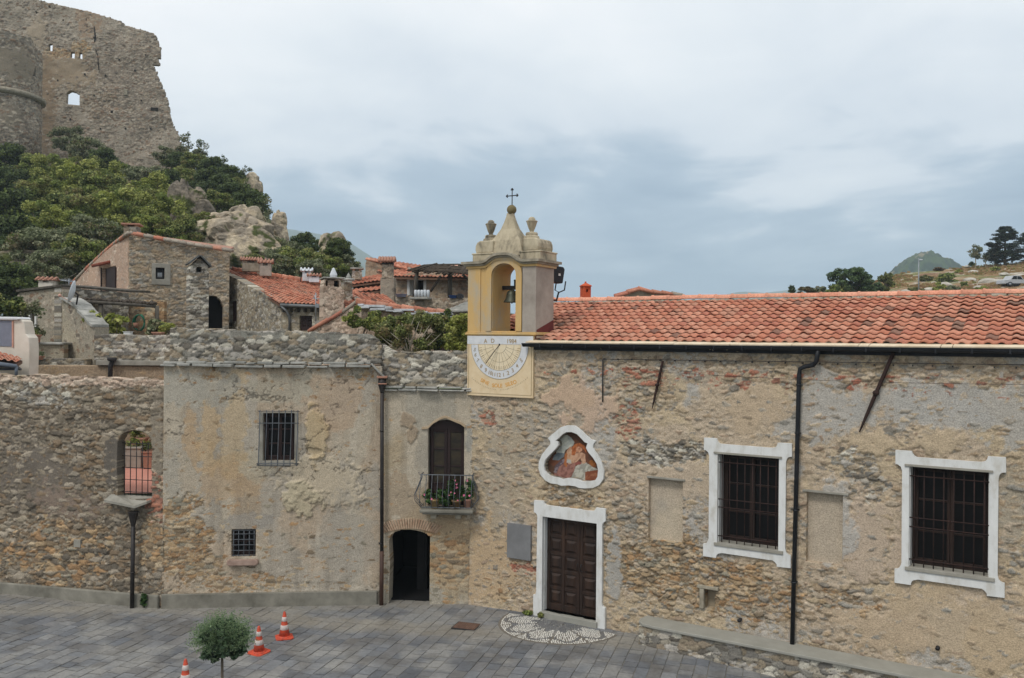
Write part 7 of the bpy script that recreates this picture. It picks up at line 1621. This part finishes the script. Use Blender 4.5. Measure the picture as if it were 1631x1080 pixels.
# ============================================================ rocks
ROCKC = [C(180,164,138), C(162,149,130), C(196,181,156), C(144,133,117)]
def rock(lab, blobs, D, seed, cat='rock', sub=4, moss=.0, name='rock', pal=None, rgh=.16, res=None):
    """blobs: (px, py, rx m, ry m, rz m, dy m)"""
    bm = bmesh.new(); V = []; Fc = []
    for x, y, rx, ry, rz, dy in blobs:
        b = bmesh.new(); bmesh.ops.create_icosphere(b, subdivisions=sub, radius=1); b.verts.index_update()
        c = P(x, y, D); n0 = len(V)
        co = np.array([v.co[:] for v in b.verts]); dn = co/np.linalg.norm(co, axis=1)[:, None]
        k = seed*3.7+x*.1
        def n3(p, s, o): return (fbm(p[:, 0]*s+k, p[:, 1]*s+p[:, 2]*s*.7, o, seed)+fbm(p[:, 2]*s+k, p[:, 0]*s*.6-p[:, 1]*s, o, seed+9))*.5-.5
        # faceted by a few cutting planes, then cracked
        r_ = np.ones(len(dn)); rnd = np.random.RandomState(seed+int(x))
        for _ in range(26):
            d = rnd.normal(size=3); d /= np.linalg.norm(d); o = rnd.uniform(.66, .92); q = dn@d; r_ = np.where(q > 1e-3, np.minimum(r_, o/np.maximum(q, 1e-3)), r_)
        w_ = dn*r_[:, None]*np.array([rx, ry, rz])+np.array([c.x, c.y+dy, c.z])
        ridg = abs(n3(w_, .45, 4))*2
        r2 = 1+rgh*2.6*n3(w_, .7, 6)-.6*rgh*(1-sstep(.0, .10, ridg))*2+.14*n3(w_*np.array([1, 1, 2.5]), 2.0, 5)
        w_ = (w_-np.array([c.x, c.y+dy, c.z]))*r2[:, None]+np.array([c.x, c.y+dy, c.z])
        V += w_.tolist(); Fc += [tuple(v.index+n0 for v in f.verts) for f in b.faces]; b.free()
    V = np.array(V); pl = np.array(pal or ROCKC); t = fbm(V[:, 0]*.6+V[:, 1]*.3, V[:, 2]*.8, 5, seed)
    col = mixc(mixc(np.zeros(V.shape)+pl[0], pl[1], sstep(.45, .6, t)), pl[2], sstep(.5, .62, fbm(V[:, 0]*.9, V[:, 2]*.9+V[:, 1]*.4, 5, seed+4)))
    col = mixc(col, pl[3], sstep(.52, .6, fbm(V[:, 0]*2, V[:, 2]*2, 4, seed+6)))
    if moss: col = mixc(col, C(78,84,44), sstep(.66-moss*.22, .69-moss*.2, fbm(V[:, 0]*1.1, V[:, 2]*.9+V[:, 1]*.5, 5, seed+8, .6)))
    me = np_mesh(name, V, Fc, col, smooth=False); o = link(name, me, 'rock'); return tag(o, lab, cat)
rock('big pale limestone outcrop of rounded blocks below the hilltop trees', [(360,385,3.0,2.5,2.2,0),(345,360,2.0,2,1.5,1),(385,372,2.4,2,1.9,1.2),(410,395,2.2,2,1.6,.4),(335,395,1.6,1.6,2.0,.3),(395,405,2.6,2,1.4,-.5),(350,350,1.3,1.5,1.0,2.5),(375,400,2.4,2,1.8,-.9),(425,408,1.4,1.5,1.1,-.2)], 66, 3, name='limestone_outcrop', sub=5, moss=.15)
rock('upright grey rock pillar on the skyline at the right end of the hill', [(444,370,.95,1.2,2.2,0),(440,390,1.2,1.4,2.0,0),(448,350,.6,.7,.9,0)], 74, 4, moss=.1, rgh=.2)
rock('leaning grey rock left of the skyline pillar across a narrow slit of sky', [(411,360,.75,1.4,1.6,0),(408,385,.8,1.4,1.6,0)], 74, 14, moss=.5, rgh=.2)
rock('tall isolated rock tooth with ivy left of the far tiled house', [(527,410,1.15,1.2,2.1,0),(524,388,.85,.9,.95,0),(535,425,1.3,1.2,1.6,0),(515,430,1.2,1.2,1.4,.2)], 62, 5, moss=.35, rgh=.2)
rock('dark rough crag between the trees left of the limestone outcrop', [(292,325,1.4,1.5,2.2,0),(300,350,1.6,1.5,1.8,0),(310,312,1.0,1,1.2,.5),(322,335,1.2,1.2,1.3,.4)], 74, 6, moss=.3, pal=[C(128,118,104), C(112,104,92), C(148,136,118), C(100,92,82)])
rock('rock face with a dark top above the outcrop under the hilltop trees', [(402,300,1.1,1.2,1.7,0),(394,316,1.4,1.3,1.4,0)], 90, 7, moss=.4)
rock('pale boulder beside the leaning grey rock', [(397,350,1.3,1.3,1.2,0),(385,342,1.1,1.1,.9,0)], 72, 8, moss=.2)
rock('low rocky ledge among shrubs right of the skyline pillar', [(505,418,1.3,1.2,.9,0),(496,424,1.2,1.2,.7,0)], 66, 9, moss=.3)
rock('bare stony outcrop above the stucco house roof at the left', [(25,420,3.4,2,1.2,0),(60,428,3.0,2,.9,0)], 58, 10, moss=.5, pal=[C(118,108,92), C(104,96,82), C(132,120,102), C(92,86,74)])
# ============================================================ hillside trees: four kinds, copied
kinds = [tree_proto('oak_tree', '', 'tree', 'trees on the castle hill', (2.3, 2.2, 1.9), 2.6, 13000, .10, G1+[C(124,112,74)], 71, 62, 'bark', .14, .22),
         tree_proto('evergreen_oak', '', 'tree', 'trees on the castle hill', (2.1, 2.1, 2.0), 2.6, 10500, .12, G2+[G1[0]], 72, 56, 'bark', .16, .24),
         tree_proto('ash_tree', '', 'tree', 'trees on the castle hill', (2.0, 2.0, 2.2), 2.9, 12000, .095, G3+[G1[1]], 73, 60, 'bark', .12, .21),
         tree_proto('olive_tree', '', 'tree', 'trees on the castle hill', (2.0, 1.9, 1.6), 2.2, 8000, .10, G4+[G1[0]], 74, 56, 'bark_pale', .12, .22),
         tree_proto('sapling', '', 'tree', 'trees on the castle hill', (1.3, 1.3, 1.5), 2.6, 900, .13, G4+G2, 75, 16, 'bark', .07, .30, 9)]
KN = ['green oak', 'dark evergreen oak', 'yellow green ash', 'grey green olive', 'thin open sapling']
#  px, py of the crown centre, distance, kind, scale, words that place it
TREES = [
 (18,262,102,1,1.25,'at the foot of the round castle tower'),(5,300,92,1,1.3,'at the left edge below the round tower'),(40,300,90,1,1.0,'under the round tower beside the left edge oak'),(110,222,108,3,1.15,'against the castle wall left of its middle'),(140,240,104,3,1.1,'against the middle of the castle wall'),(168,262,98,1,.95,'below the middle of the castle wall'),
 (90,290,88,2,1.35,'on the slope right of the round tower foot'),(125,300,84,2,1.35,'in the middle of the slope below the castle window'),(70,320,78,0,1.2,'on the left slope below the yellow ash'),(165,310,80,0,1.2,'on the slope below the castle centre'),(205,300,86,3,1.1,'below the right half of the castle wall'),(235,290,92,3,1.2,'below the right end of the castle wall'),
 (245,320,80,2,1.25,'below the castle corner left of the crag'),(215,335,76,0,1.15,'upper right of the stone house chimney'),(255,352,70,2,1.1,'just above the ridge of the stone house'),(180,345,70,2,1.15,'above the left slope of the stone house roof'),(145,345,72,0,1.2,'above the pink side wall'),(110,345,74,0,1.15,'left of the pink side wall on the slope'),
 (30,350,72,1,1.3,'in the lower left slope at the picture edge'),(75,365,66,2,1.05,'in the lower left slope'),(150,378,62,3,1.0,'just behind the pink side wall verge'),(105,392,60,3,1.0,'behind the small cream chimney'),(60,398,58,3,1.0,'above the stony outcrop at the left'),(20,390,60,1,1.05,'at the left edge above the stony outcrop'),(90,425,54,3,.8,'just above the stucco house coping'),(130,412,56,0,.85,'left of the pink wall verge'),(45,445,52,3,.75,'behind the stucco house at the left'),(15,455,50,1,.7,'behind the ivy at the left edge'),
 (265,250,114,3,.85,'at the right foot of the castle corner'),(285,262,110,1,.8,'right of the castle corner on the skyline'),(310,262,108,0,.85,'on the skyline right of the castle corner'),(342,275,104,1,.95,'on the skyline in the middle of the ridge'),(365,288,100,1,.9,'on the skyline above the limestone outcrop'),(335,300,94,1,1.1,'below the skyline above the crag'),(290,295,96,0,1.1,'between the castle corner and the crag'),(370,318,88,1,1.0,'over the limestone outcrop'),(388,300,96,0,.7,'beside the rock face on the ridge'),(400,332,84,1,.95,'above the leaning grey rock'),(345,325,84,0,.75,'above the left part of the limestone outcrop'),(392,278,100,4,.7,'standing over the right part of the ridge'),
 (298,232,114,4,1.15,'beside the broken castle corner'),(318,240,112,4,1.0,'on the skyline right of the castle corner'),(355,262,106,4,.75,'on top of the ridge'),(420,330,80,4,.75,'above the skyline pillar'),
 (275,375,62,0,.85,'behind the roof of the stone house'),(325,405,56,3,.5,'at the foot of the limestone outcrop'),(432,398,68,3,.75,'at the foot of the skyline pillar'),(455,415,64,3,.85,'right of the limestone outcrop'),(475,425,60,0,.8,'behind the white pointed chimney'),(485,395,70,1,.62,'on the skyline between the pillar and the rock tooth'),(540,402,60.5,1,.5,'draped over the top of the rock tooth'),(520,430,59,0,.62,'in front of the rock tooth'),(548,428,60,3,.6,'at the right foot of the rock tooth'),(500,435,57,3,.62,'between the white chimneys and the rock tooth'),(405,418,60,0,.35,'growing from a cleft in the limestone outcrop'),(325,352,66,0,.4,'at the upper left edge of the limestone outcrop'),
 (60,270,98,0,1.0,'right beside the foot of the round tower'),(140,275,96,0,1.0,'in the bushes below the castle window'),(200,282,104,1,.75,'low against the castle wall right of its middle'),(185,290,90,2,1.0,'below the castle wall among darker trees'),(270,300,90,1,1.0,'directly left of the crag top'),(300,375,64,3,.6,'left of the limestone outcrop base'),(440,425,58,3,.6,'behind the orange roof ridge'),(235,372,62,2,.7,'behind the chimney of the stone house')]
used = set()
for i, (x, y, D, k, s, lab) in enumerate(TREES):
    pr = kinds[k]
    if k in used: o = copy_tree(pr)
    else: o = pr; used.add(k)
    c = P(x, y, D); ch = [2.6, 2.6, 2.9, 2.2, 2.6][k]*s
    o.scale = (s*1.15, s*1.15, s*1.1); o.location = (c.x, c.y, c.z-ch*1.1); o.rotation_euler = (0, 0, (i*2.399) % 6.28); o['label'] = KN[k]+' '+lab
# ============================================================ right-hand hill
def rh_z(X, Y):
    px = X/Y*F+CX; sk = np.interp(px, [1150, 1290, 1400, 1440, 1500, 1560, 1620, 1700, 2000], [490, 470, 447, 436, 429, 424, 418, 410, 385]); t = np.clip((Y-80)/(150-80), 0, 1)
    y = 505+(sk-505)*t**.8; hz = 540+(px-CX)*.0087
    return CAMZ+(hz-y)*Y/F+.7*(fbm(X*.15, Y*.15, 4, 13)-.5)*np.clip(t*3, 0, 1)-np.clip(Y-150, 0, 99)*.25
def rh_col(X, Y):
    c = np.zeros(X.shape+(3,))+C(142,116,84); c = mixc(c, C(160,138,108), sstep(.48, .6, fbm(X*.4, Y*.4, 4, 17))); c = mixc(c, C(120,92,66), sstep(.5, .62, fbm(X*.25, Y*.5, 4, 18)))
    c = mixc(c, C(112,112,66), sstep(.54, .62, fbm(X*.3, Y*.3, 5, 19))); return mixc(c, C(176,168,152), sstep(.58, .63, fbm(X*.9, Y*.7, 4, 20)))
sheet('dry_hill', 30, 190, 80, 190, 260, 180, rh_z, rh_col, 'rock')
rnd = random.Random(12); rocks0 = None
bm = bmesh.new(); bmesh.ops.create_icosphere(bm, subdivisions=3, radius=1)
for v in bm.verts:
    p = v.co; f = .8+.35*float(fbm(np.array([p.x*1.4+3]), np.array([p.y*1.4+p.z]), 3, 4)[0]); v.co = Vector((p.x*f, p.y*f*.8, max(-.2, p.z*f*.55)))
me_r = bpy.data.meshes.new('boulder'); bm.to_mesh(me_r); bm.free(); me_r.materials.append(noise_mat('limestone', C(150,144,132), C(192,186,174), 1.2, .95, .6, .1))
BR = [(1420,455,.9,'pale boulder left of the lamp pole on the dry hill'),(1442,468,1.1,'flat boulder above the church ridge left of the big bushes'),(1480,462,.8,'boulder left of the biggest bush'),(1505,455,1.2,'white boulder just above the two low bushes'),(1545,447,1.0,'boulder in the middle of the dry slope'),(1575,450,1.4,'wide pale boulder right of the middle of the slope'),(1590,449,1.0,'boulder next to the wide pale boulder'),(1550,434,.9,'boulder near the top of the dry slope'),(1600,438,.9,'boulder below the dark pines'),(1405,462,.8,'small boulder at the left end of the dry hill'),(1560,460,1.0,'boulder near the ridge tiles in front of the car'),(1525,468,1.1,'low boulder touching the church ridge line'),(1625,440,.9,'boulder at the right edge above the parked car'),(1540,425,.6,'light stone on the skyline left of the pines')]
for i, (x, y, s, lab) in enumerate(BR):
    D = 100+ (470-y)*1.1; o = bpy.data.objects.new('boulder', me_r); sc.collection.objects.link(o); c = P(x, y, D)
    z = float(rh_z(np.array([c.x]), np.array([c.y]))[0]); 
    # slide along the sight line to where it meets the slope
    best = min(((abs(P(x, y, d).z-float(rh_z(np.array([P(x, y, d).x]), np.array([d]))[0])), d) for d in np.arange(85, 150, 1.0))); c = P(x, y, best[1])
    o.location = c; o.scale = (s*1.1, s, s*.8); o.rotation_euler = (0, 0, i*1.3); tag(o, lab, 'boulder', 'limestone boulders on the dry hill')
def on_rh(x, y):
    b = min(((abs(P(x, y, d).z-float(rh_z(np.array([P(x, y, d).x]), np.array([d]))[0])), d) for d in np.arange(85, 152, 1.0))); return P(x, y, b[1])
def hill_bush(x, y, R3, pal, lab, seed, n=1800, D=None, size=.16, nm='bush'):
    c = on_rh(x, y) if D is None else P(x, y, D); t = thing(nm, lab, 'bush', c, 0, 'bushes on the dry hill'); rnd = random.Random(seed)
    cl = [((c.x+q[0][0], c.y+q[0][1], c.z+R3[2]*.6+q[0][2]), q[1], q[2]) for q in crown_clumps(rnd, R3, 14, .36)]
    m = MB(); e = Vector(cl[0][0]); m.tube([c-Vector((0, 0, .3)), e], [.08, .03], 5); m.tube([c-Vector((0, 0, .3)), Vector(cl[1][0])], [.08, .03], 5); m.build('stems', 'bark', t); leaves('foliage', cl, n, size, pal, t, seed); return t
hill_bush(1508, 450, (1.7, 1.3, .95), G1, 'biggest green bush in the middle of the dry hill', 81, 3200)
hill_bush(1476, 448, (1.1, 1, .7), [C(98,100,58), C(116,116,72), C(84,88,50)], 'olive bush left of the biggest bush', 82)
hill_bush(1494, 462, (.8, .8, .65), G3, 'yellow green bush below the biggest bush', 83)
hill_bush(1517, 464, (.9, .8, .6), G4, 'grey green bush below the right side of the biggest bush', 84)
hill_bush(1496, 431, (1.2, .8, .35), [C(92,74,52), C(108,88,62), C(80,70,48)], 'brown dry bush on the skyline of the dry hill', 85)
hill_bush(1460, 466, (1.1, .8, .45), [C(98,100,58), C(116,116,72)], 'low bush at the foot of the lamp pole', 86)
hill_bush(1537, 456, (.7, .6, .4), G1, 'small bush right of the grey green bush', 87); hill_bush(1608, 447, (.8, .6, .4), G1+G3, 'small bush left of the parked car', 88); hill_bush(1527, 434, (.7, .5, .3), G3, 'small yellow bush near the skyline', 89); hill_bush(1585, 431, (.9, .6, .35), G4+G3, 'flat bush under the pines', 90); hill_bush(1562, 464, (.8, .6, .4), G3, 'yellow bush at the ridge line left of the car', 91); hill_bush(1549, 424, (.6, .5, .45), G2, 'dark round bush beside the slim pale trees', 92)
rnd = random.Random(33)
for k in range(46):
    x = rnd.uniform(1395, 1640); y = rnd.uniform(437, 470)
    c = on_rh(x, y)
V = []; Cg = []
for k in range(16000):
    X = rnd.uniform(55, 110); Y = rnd.uniform(84, 150)
    if vn(np.array([X*.3]), np.array([Y*.3]), 5)[0] < .45: continue
    V.append((X, Y))
A = np.array(V); Z = rh_z(A[:, 0], A[:, 1]); n = len(A); r_ = np.random.RandomState(4); an = r_.rand(n)*PI; s_ = .12+.2*r_.rand(n); hh = .12+.28*r_.rand(n)
dx, dy = np.cos(an)*s_, np.sin(an)*s_*.5
Vt = np.stack([np.stack([A[:, 0]-dx, A[:, 1]-dy, Z-.05], 1), np.stack([A[:, 0]+dx, A[:, 1]+dy, Z-.05], 1), np.stack([A[:, 0]+dx*1.3, A[:, 1]+dy, Z+hh], 1), np.stack([A[:, 0]-dx*1.2, A[:, 1]-dy, Z+hh*.8], 1)], 1).reshape(-1, 3)
pl = np.array([C(150,124,84), C(132,104,72), C(120,116,66), C(166,142,104)]); cg = np.repeat(pl[r_.randint(4, size=n)], 4, 0)
tag(link('dry_grass', np_mesh('dry_grass', Vt, np.arange(n*4).reshape(-1, 4), cg), 'leaf'), kind='stuff', label='tufts of dry grass over the right hand hill', cat='grass')
# trees on the right
GX = [C(60,78,48), C(76,96,58), C(94,112,70), C(48,62,42)]
def big_tree(name, lab, x, y, D, R3, n, size, pal, seed, zb_y, nc=34, bark='bark', cr=.26, trunk=.22, cat='tree', group='trees beyond the church ridge', limbs=8, trunks=None):
    c = P(x, y, D); zb = P(x, zb_y, D).z; t = thing(name, lab, cat, (c.x, c.y, zb), 0, group); rnd = random.Random(seed)
    cl = [((c.x+q[0][0], c.y+q[0][1], c.z+q[0][2]), q[1], q[2]) for q in crown_clumps(rnd, R3, nc, cr)]
    m = MB(); m.tube([(c.x, c.y, zb-.8), (c.x, c.y, (zb+c.z)/2), (c.x, c.y, c.z)], [trunk, trunk*.8, trunk*.4], 7)
    for k in range(limbs): e = Vector(cl[k % len(cl)][0]); s = Vector((c.x, c.y, zb+(c.z-zb)*rnd.uniform(.4, .95))); m.tube([s, (s+e)/2, e], [trunk*.4, trunk*.25, trunk*.1], 5)
    m.build('trunk', bark, t); leaves('crown', cl, n, size, pal, t, seed); return t
big_tree('walnut_tree', 'large dark green broadleaf tree rising behind the church ridge', 1354, 448, 96, (2.8, 2.2, 1.9), 9000, .14, GX, 101, 482, nc=70, cr=.2)
big_tree('walnut_tree', 'lower green tree at the right shoulder of the large broadleaf tree', 1378, 458, 97, (1.5, 1.5, 1.2), 2600, .17, GX, 102, 482)
big_tree('walnut_tree', 'small green tree at the left shoulder of the large broadleaf tree', 1331, 462, 95, (1.1, 1.2, .8), 1700, .16, G1, 103, 482)
big_tree('poplar', 'narrow yellow green tree right of the large broadleaf tree', 1411, 450, 100, (1.0, 1.0, 1.4), 2400, .14, [C(96,104,58), C(116,120,70), C(80,90,50)], 104, 478)
big_tree('shrub_tree', 'dark bushy tree between the large broadleaf tree and the narrow one', 1396, 462, 99, (1.0, 1, .9), 1600, .15, GX, 105, 482)
big_tree('cypress', 'tiny dark conifer on the ridge line left of the broadleaf tree', 1261, 463, 100, (.35, .35, .8), 500, .12, G2, 106, 480, cr=.4, trunk=.05)
hill_bush(1285, 466, (1.3, 1, .45), [C(88,74,52), C(74,76,46), C(104,92,60)], 'brown bush on the ridge line beside the tiny conifer', 107, 1600, D=100)
hill_bush(1308, 465, (.9, .8, .45), G4, 'grey green bush on the ridge line left of the broadleaf trees', 108, 1300, D=100)
hill_bush(1335, 470, (1.8, .8, .4), [C(150,124,92), C(112,100,62)], 'low dry scrub at the foot of the broadleaf trees', 109, 1500, D=98)
# dark spreading pines with flat tiers
def pine(x, y, D, R3, n, seed, lab, zb_y, lean=0):
    c = P(x, y, D); zb = P(x, zb_y, D).z; t = thing('cedar_tree', lab, 'tree', (c.x, c.y, zb), 0, 'dark cedars on the right hill'); rnd = random.Random(seed); cl = []; m = MB()
    m.tube([(c.x, c.y, zb-1), (c.x, c.y, c.z-R3[2]*.3), (c.x+lean, c.y, c.z+R3[2]*.8)], [.28, .2, .06], 7)
    for q in range(95):
        f = rnd.random()**.9; wv = np.interp(f, [0, .12, .35, .65, .85, 1], [.8, 1.0, 1.0, .78, .48, .18]); a = rnd.uniform(0, 2*PI); rd = math.sqrt(rnd.random())*wv
        e = Vector((c.x+lean*f+math.cos(a)*rd*R3[0], c.y+math.sin(a)*rd*R3[1], c.z-R3[2]*.85+R3[2]*1.85*f)); cl.append((tuple(e), (rnd.uniform(.5, .95), .6, rnd.uniform(.14, .3)), 1))
        if q % 2 == 0: m.tube([(c.x+lean*f, c.y, e.z-.45), tuple(e)], [.07, .02], 4)
    m.build('trunk', 'bark', t); leaves('crown', cl, n, .15, [C(36,46,36), C(48,60,44), C(28,38,32), C(60,70,52)], t, seed, up=.5)
    return t
pine(1601, 391, 146, (3.0, 2.6, 3.0), 15000, 111, 'tall dark cedar with flat tiers at the right of the hilltop', 424)
pine(1640, 396, 148, (2.9, 2.4, 2.7), 10000, 112, 'dark cedar cut by the right edge of the picture', 422)
pine(1586, 407, 150, (1.5, 1.4, 1.4), 3500, 113, 'low dark cedar bough tree left of the tall cedar', 424)
big_tree('slender_tree', 'slender pale tree with a feathery crown left of the cedars', 1554, 400, 146, (1.15, 1.1, 1.35), 1500, .15, G4, 114, 428, bark='bark_pale', trunk=.09, cr=.3)
big_tree('slender_tree', 'smaller pale feathery tree just left of the low cedar', 1570, 411, 147, (.75, .7, .7), 700, .13, G4, 115, 428, bark='bark_pale', trunk=.07, cr=.34)
big_tree('slender_tree', 'thin faint sapling between the cedars', 1612, 414, 147, (.5, .5, .5), 250, .12, G4, 116, 426, bark='bark_pale', trunk=.06)
fwl, _, _ = fwall('hilltop_wall', 1565, 149, 1760, 146, [(1760, 405), (1631, 417), (1600, 421), (1567, 424.5)], bottom=12, thick=.5, res=.15, seed=62, cw=.8, ch=.4, level=.6); tag(fwl, 'low dark stone wall under the cedars on the hilltop', 'wall')
# lamp pole
pl_ = thing('utility_pole', 'slim grey pole with a small lamp head rising over the church ridge', 'pole', P(1463, 475, 98)); m = MB(); m.tube([P(1463, 480, 98), P(1463.5, 411, 98)], [.09, .05], 8); m.build('mast', 'metal', pl_)
m = MB(); m.tube([P(1459, 412, 98), P(1468, 413, 98)], .03, 6); m.build('crossarm', 'metal', pl_); m = MB(); q = P(1467, 413.5, 97.9); m.wbox(q.x-.18, q.x+.15, q.y-.1, q.y+.1, q.z-.06, q.z+.04); m.build('lamp_head', 'dish', pl_, bevel=.02)
# parked car on the dry hill
cq = on_rh(1622, 457); car = thing('parked_car', 'white pickup style car parked on the dry hill at the right edge', 'car', cq, 0)
FR = Frame((cq.x-2.0, cq.y-.2), (cq.x+2.0, cq.y+.35)); b = cq.z+.05
m = MB(); m.prism(FR, [[(.0, b+.35), (.55, b+.28), (3.6, b+.28), (4.2, b+.35), (4.25, b+.85), (2.9, b+.9), (2.45, b+1.42), (1.35, b+1.45), (.95, b+.95), (.1, b+.85)]], -1.6, 0); bd = m.build('body', 'carpaint', car, bevel=.06)
m = MB(); m.prism(FR, [[(1.1, b+.95), (1.4, b+1.36), (1.85, b+1.36), (1.85, b+.95)]], -.02, .012).prism(FR, [[(1.92, b+.95), (1.92, b+1.36), (2.38, b+1.33), (2.72, b+.93)]], -.02, .012); m.build('window', 'glass', car)
for u in (.85, 3.35):
    for h in (.03, -1.45):
        m = MB(); m.tube([FR.W(u, b+.3, h-.12), FR.W(u, b+.3, h+.06)], .31, 16); w1 = m.build('wheel', 'blackplastic', car); m = MB(); m.tube([FR.W(u, b+.3, h+.05), FR.W(u, b+.3, h+.075)], .17, 12); m.build('rim', 'metal', w1)
m = MB(); m.box(FR, .3, 4.0, b+.24, b+.42, -.05, .02); m.build('sill', 'blackplastic', car)
# ============================================================ far hills, valley and haze
def cone_hill():
    D0 = 900; pk = [(1340, 468), (1380, 455), (1400, 445), (1420, 434), (1432, 424), (1440, 414), (1452, 408), (1462, 403.5), (1474, 402), (1490, 407), (1502, 413), (1516, 420), (1530, 427), (1560, 436), (1640, 450), (1750, 470)]
    def z(X, Y):
        px = X/D0*F+CX; y = np.interp(px, [p[0] for p in pk], [p[1] for p in pk]); hz = 540+(px-CX)*.0087; h = (hz-y)*D0/F+CAMZ
        return -30+(h+30)*np.exp(-((Y-D0)/95)**2)+5*(fbm(X*.12, Y*.12, 4, 21)-.5)+6.0*(fbm(X*.35, Y*.35, 3, 22)-.5)
    def col(X, Y): c = np.zeros(X.shape+(3,))+C(34,50,28); c = mixc(c, C(60,76,40), sstep(.42, .6, fbm(X*.16, Y*.16, 4, 23))); return mixc(c, C(120,112,86), sstep(.66, .7, fbm(X*.05, Y*.05, 4, 24)))
    sheet('forested_hill', 300, 640, 700, 1050, 260, 130, z, col, 'rock')
cone_hill()
def ridge_hill(name, D0, pk, wd, x0, x1, nx=160, ny=24, amp=12, col=C(70,84,58), base=-20):
    def z(X, Y):
        px = X/D0*F+CX; y = np.interp(px, [p[0] for p in pk], [p[1] for p in pk]); hz = 540+(px-CX)*.0087; h = (hz-y)*D0/F+CAMZ
        return base+(h-base)*np.exp(-((Y-D0)/wd)**2)+amp*(fbm(X*.006, Y*.006, 5, 31)-.5)
    sheet(name, (x0-CX)/F*D0, (x1-CX)/F*D0, D0-wd*1.8, D0+wd*1.5, nx, ny, z, lambda X, Y: np.zeros(X.shape+(3,))+col, 'rock')
ridge_hill('mountain', 2600, [(300, 395), (360, 372), (440, 362), (500, 372), (540, 382), (560, 390), (580, 402), (620, 425), (680, 452), (740, 478), (860, 510)], 500, 200, 1000)
ridge_hill('distant_hills', 3000, [(1040, 490), (1150, 470), (1175, 464), (1190, 463), (1215, 466), (1260, 461), (1290, 460), (1340, 466), (1500, 440), (1540, 424), (1580, 420), (1700, 425), (1900, 430)], 420, 1000, 1900)
HZ = 0.0003
hm = bpy.data.materials.new('haze'); hm.use_nodes = True; nt = hm.node_tree
for n_ in list(nt.nodes): nt.nodes.remove(n_)
ho = nt.nodes.new('ShaderNodeOutputMaterial'); pv = nt.nodes.new('ShaderNodeVolumePrincipled'); pv.inputs['Density'].default_value = HZ; pv.inputs['Color'].default_value = (.74, .88, 1.0, 1); pv.inputs['Anisotropy'].default_value = .0
nt.links.new(pv.outputs[0], ho.inputs['Volume'])
m = MB(); m.wbox(-2600, 2600, -150, 3650, -3.5, 300); hb_ = m.build('haze', hm); tag(hb_, kind='stuff')
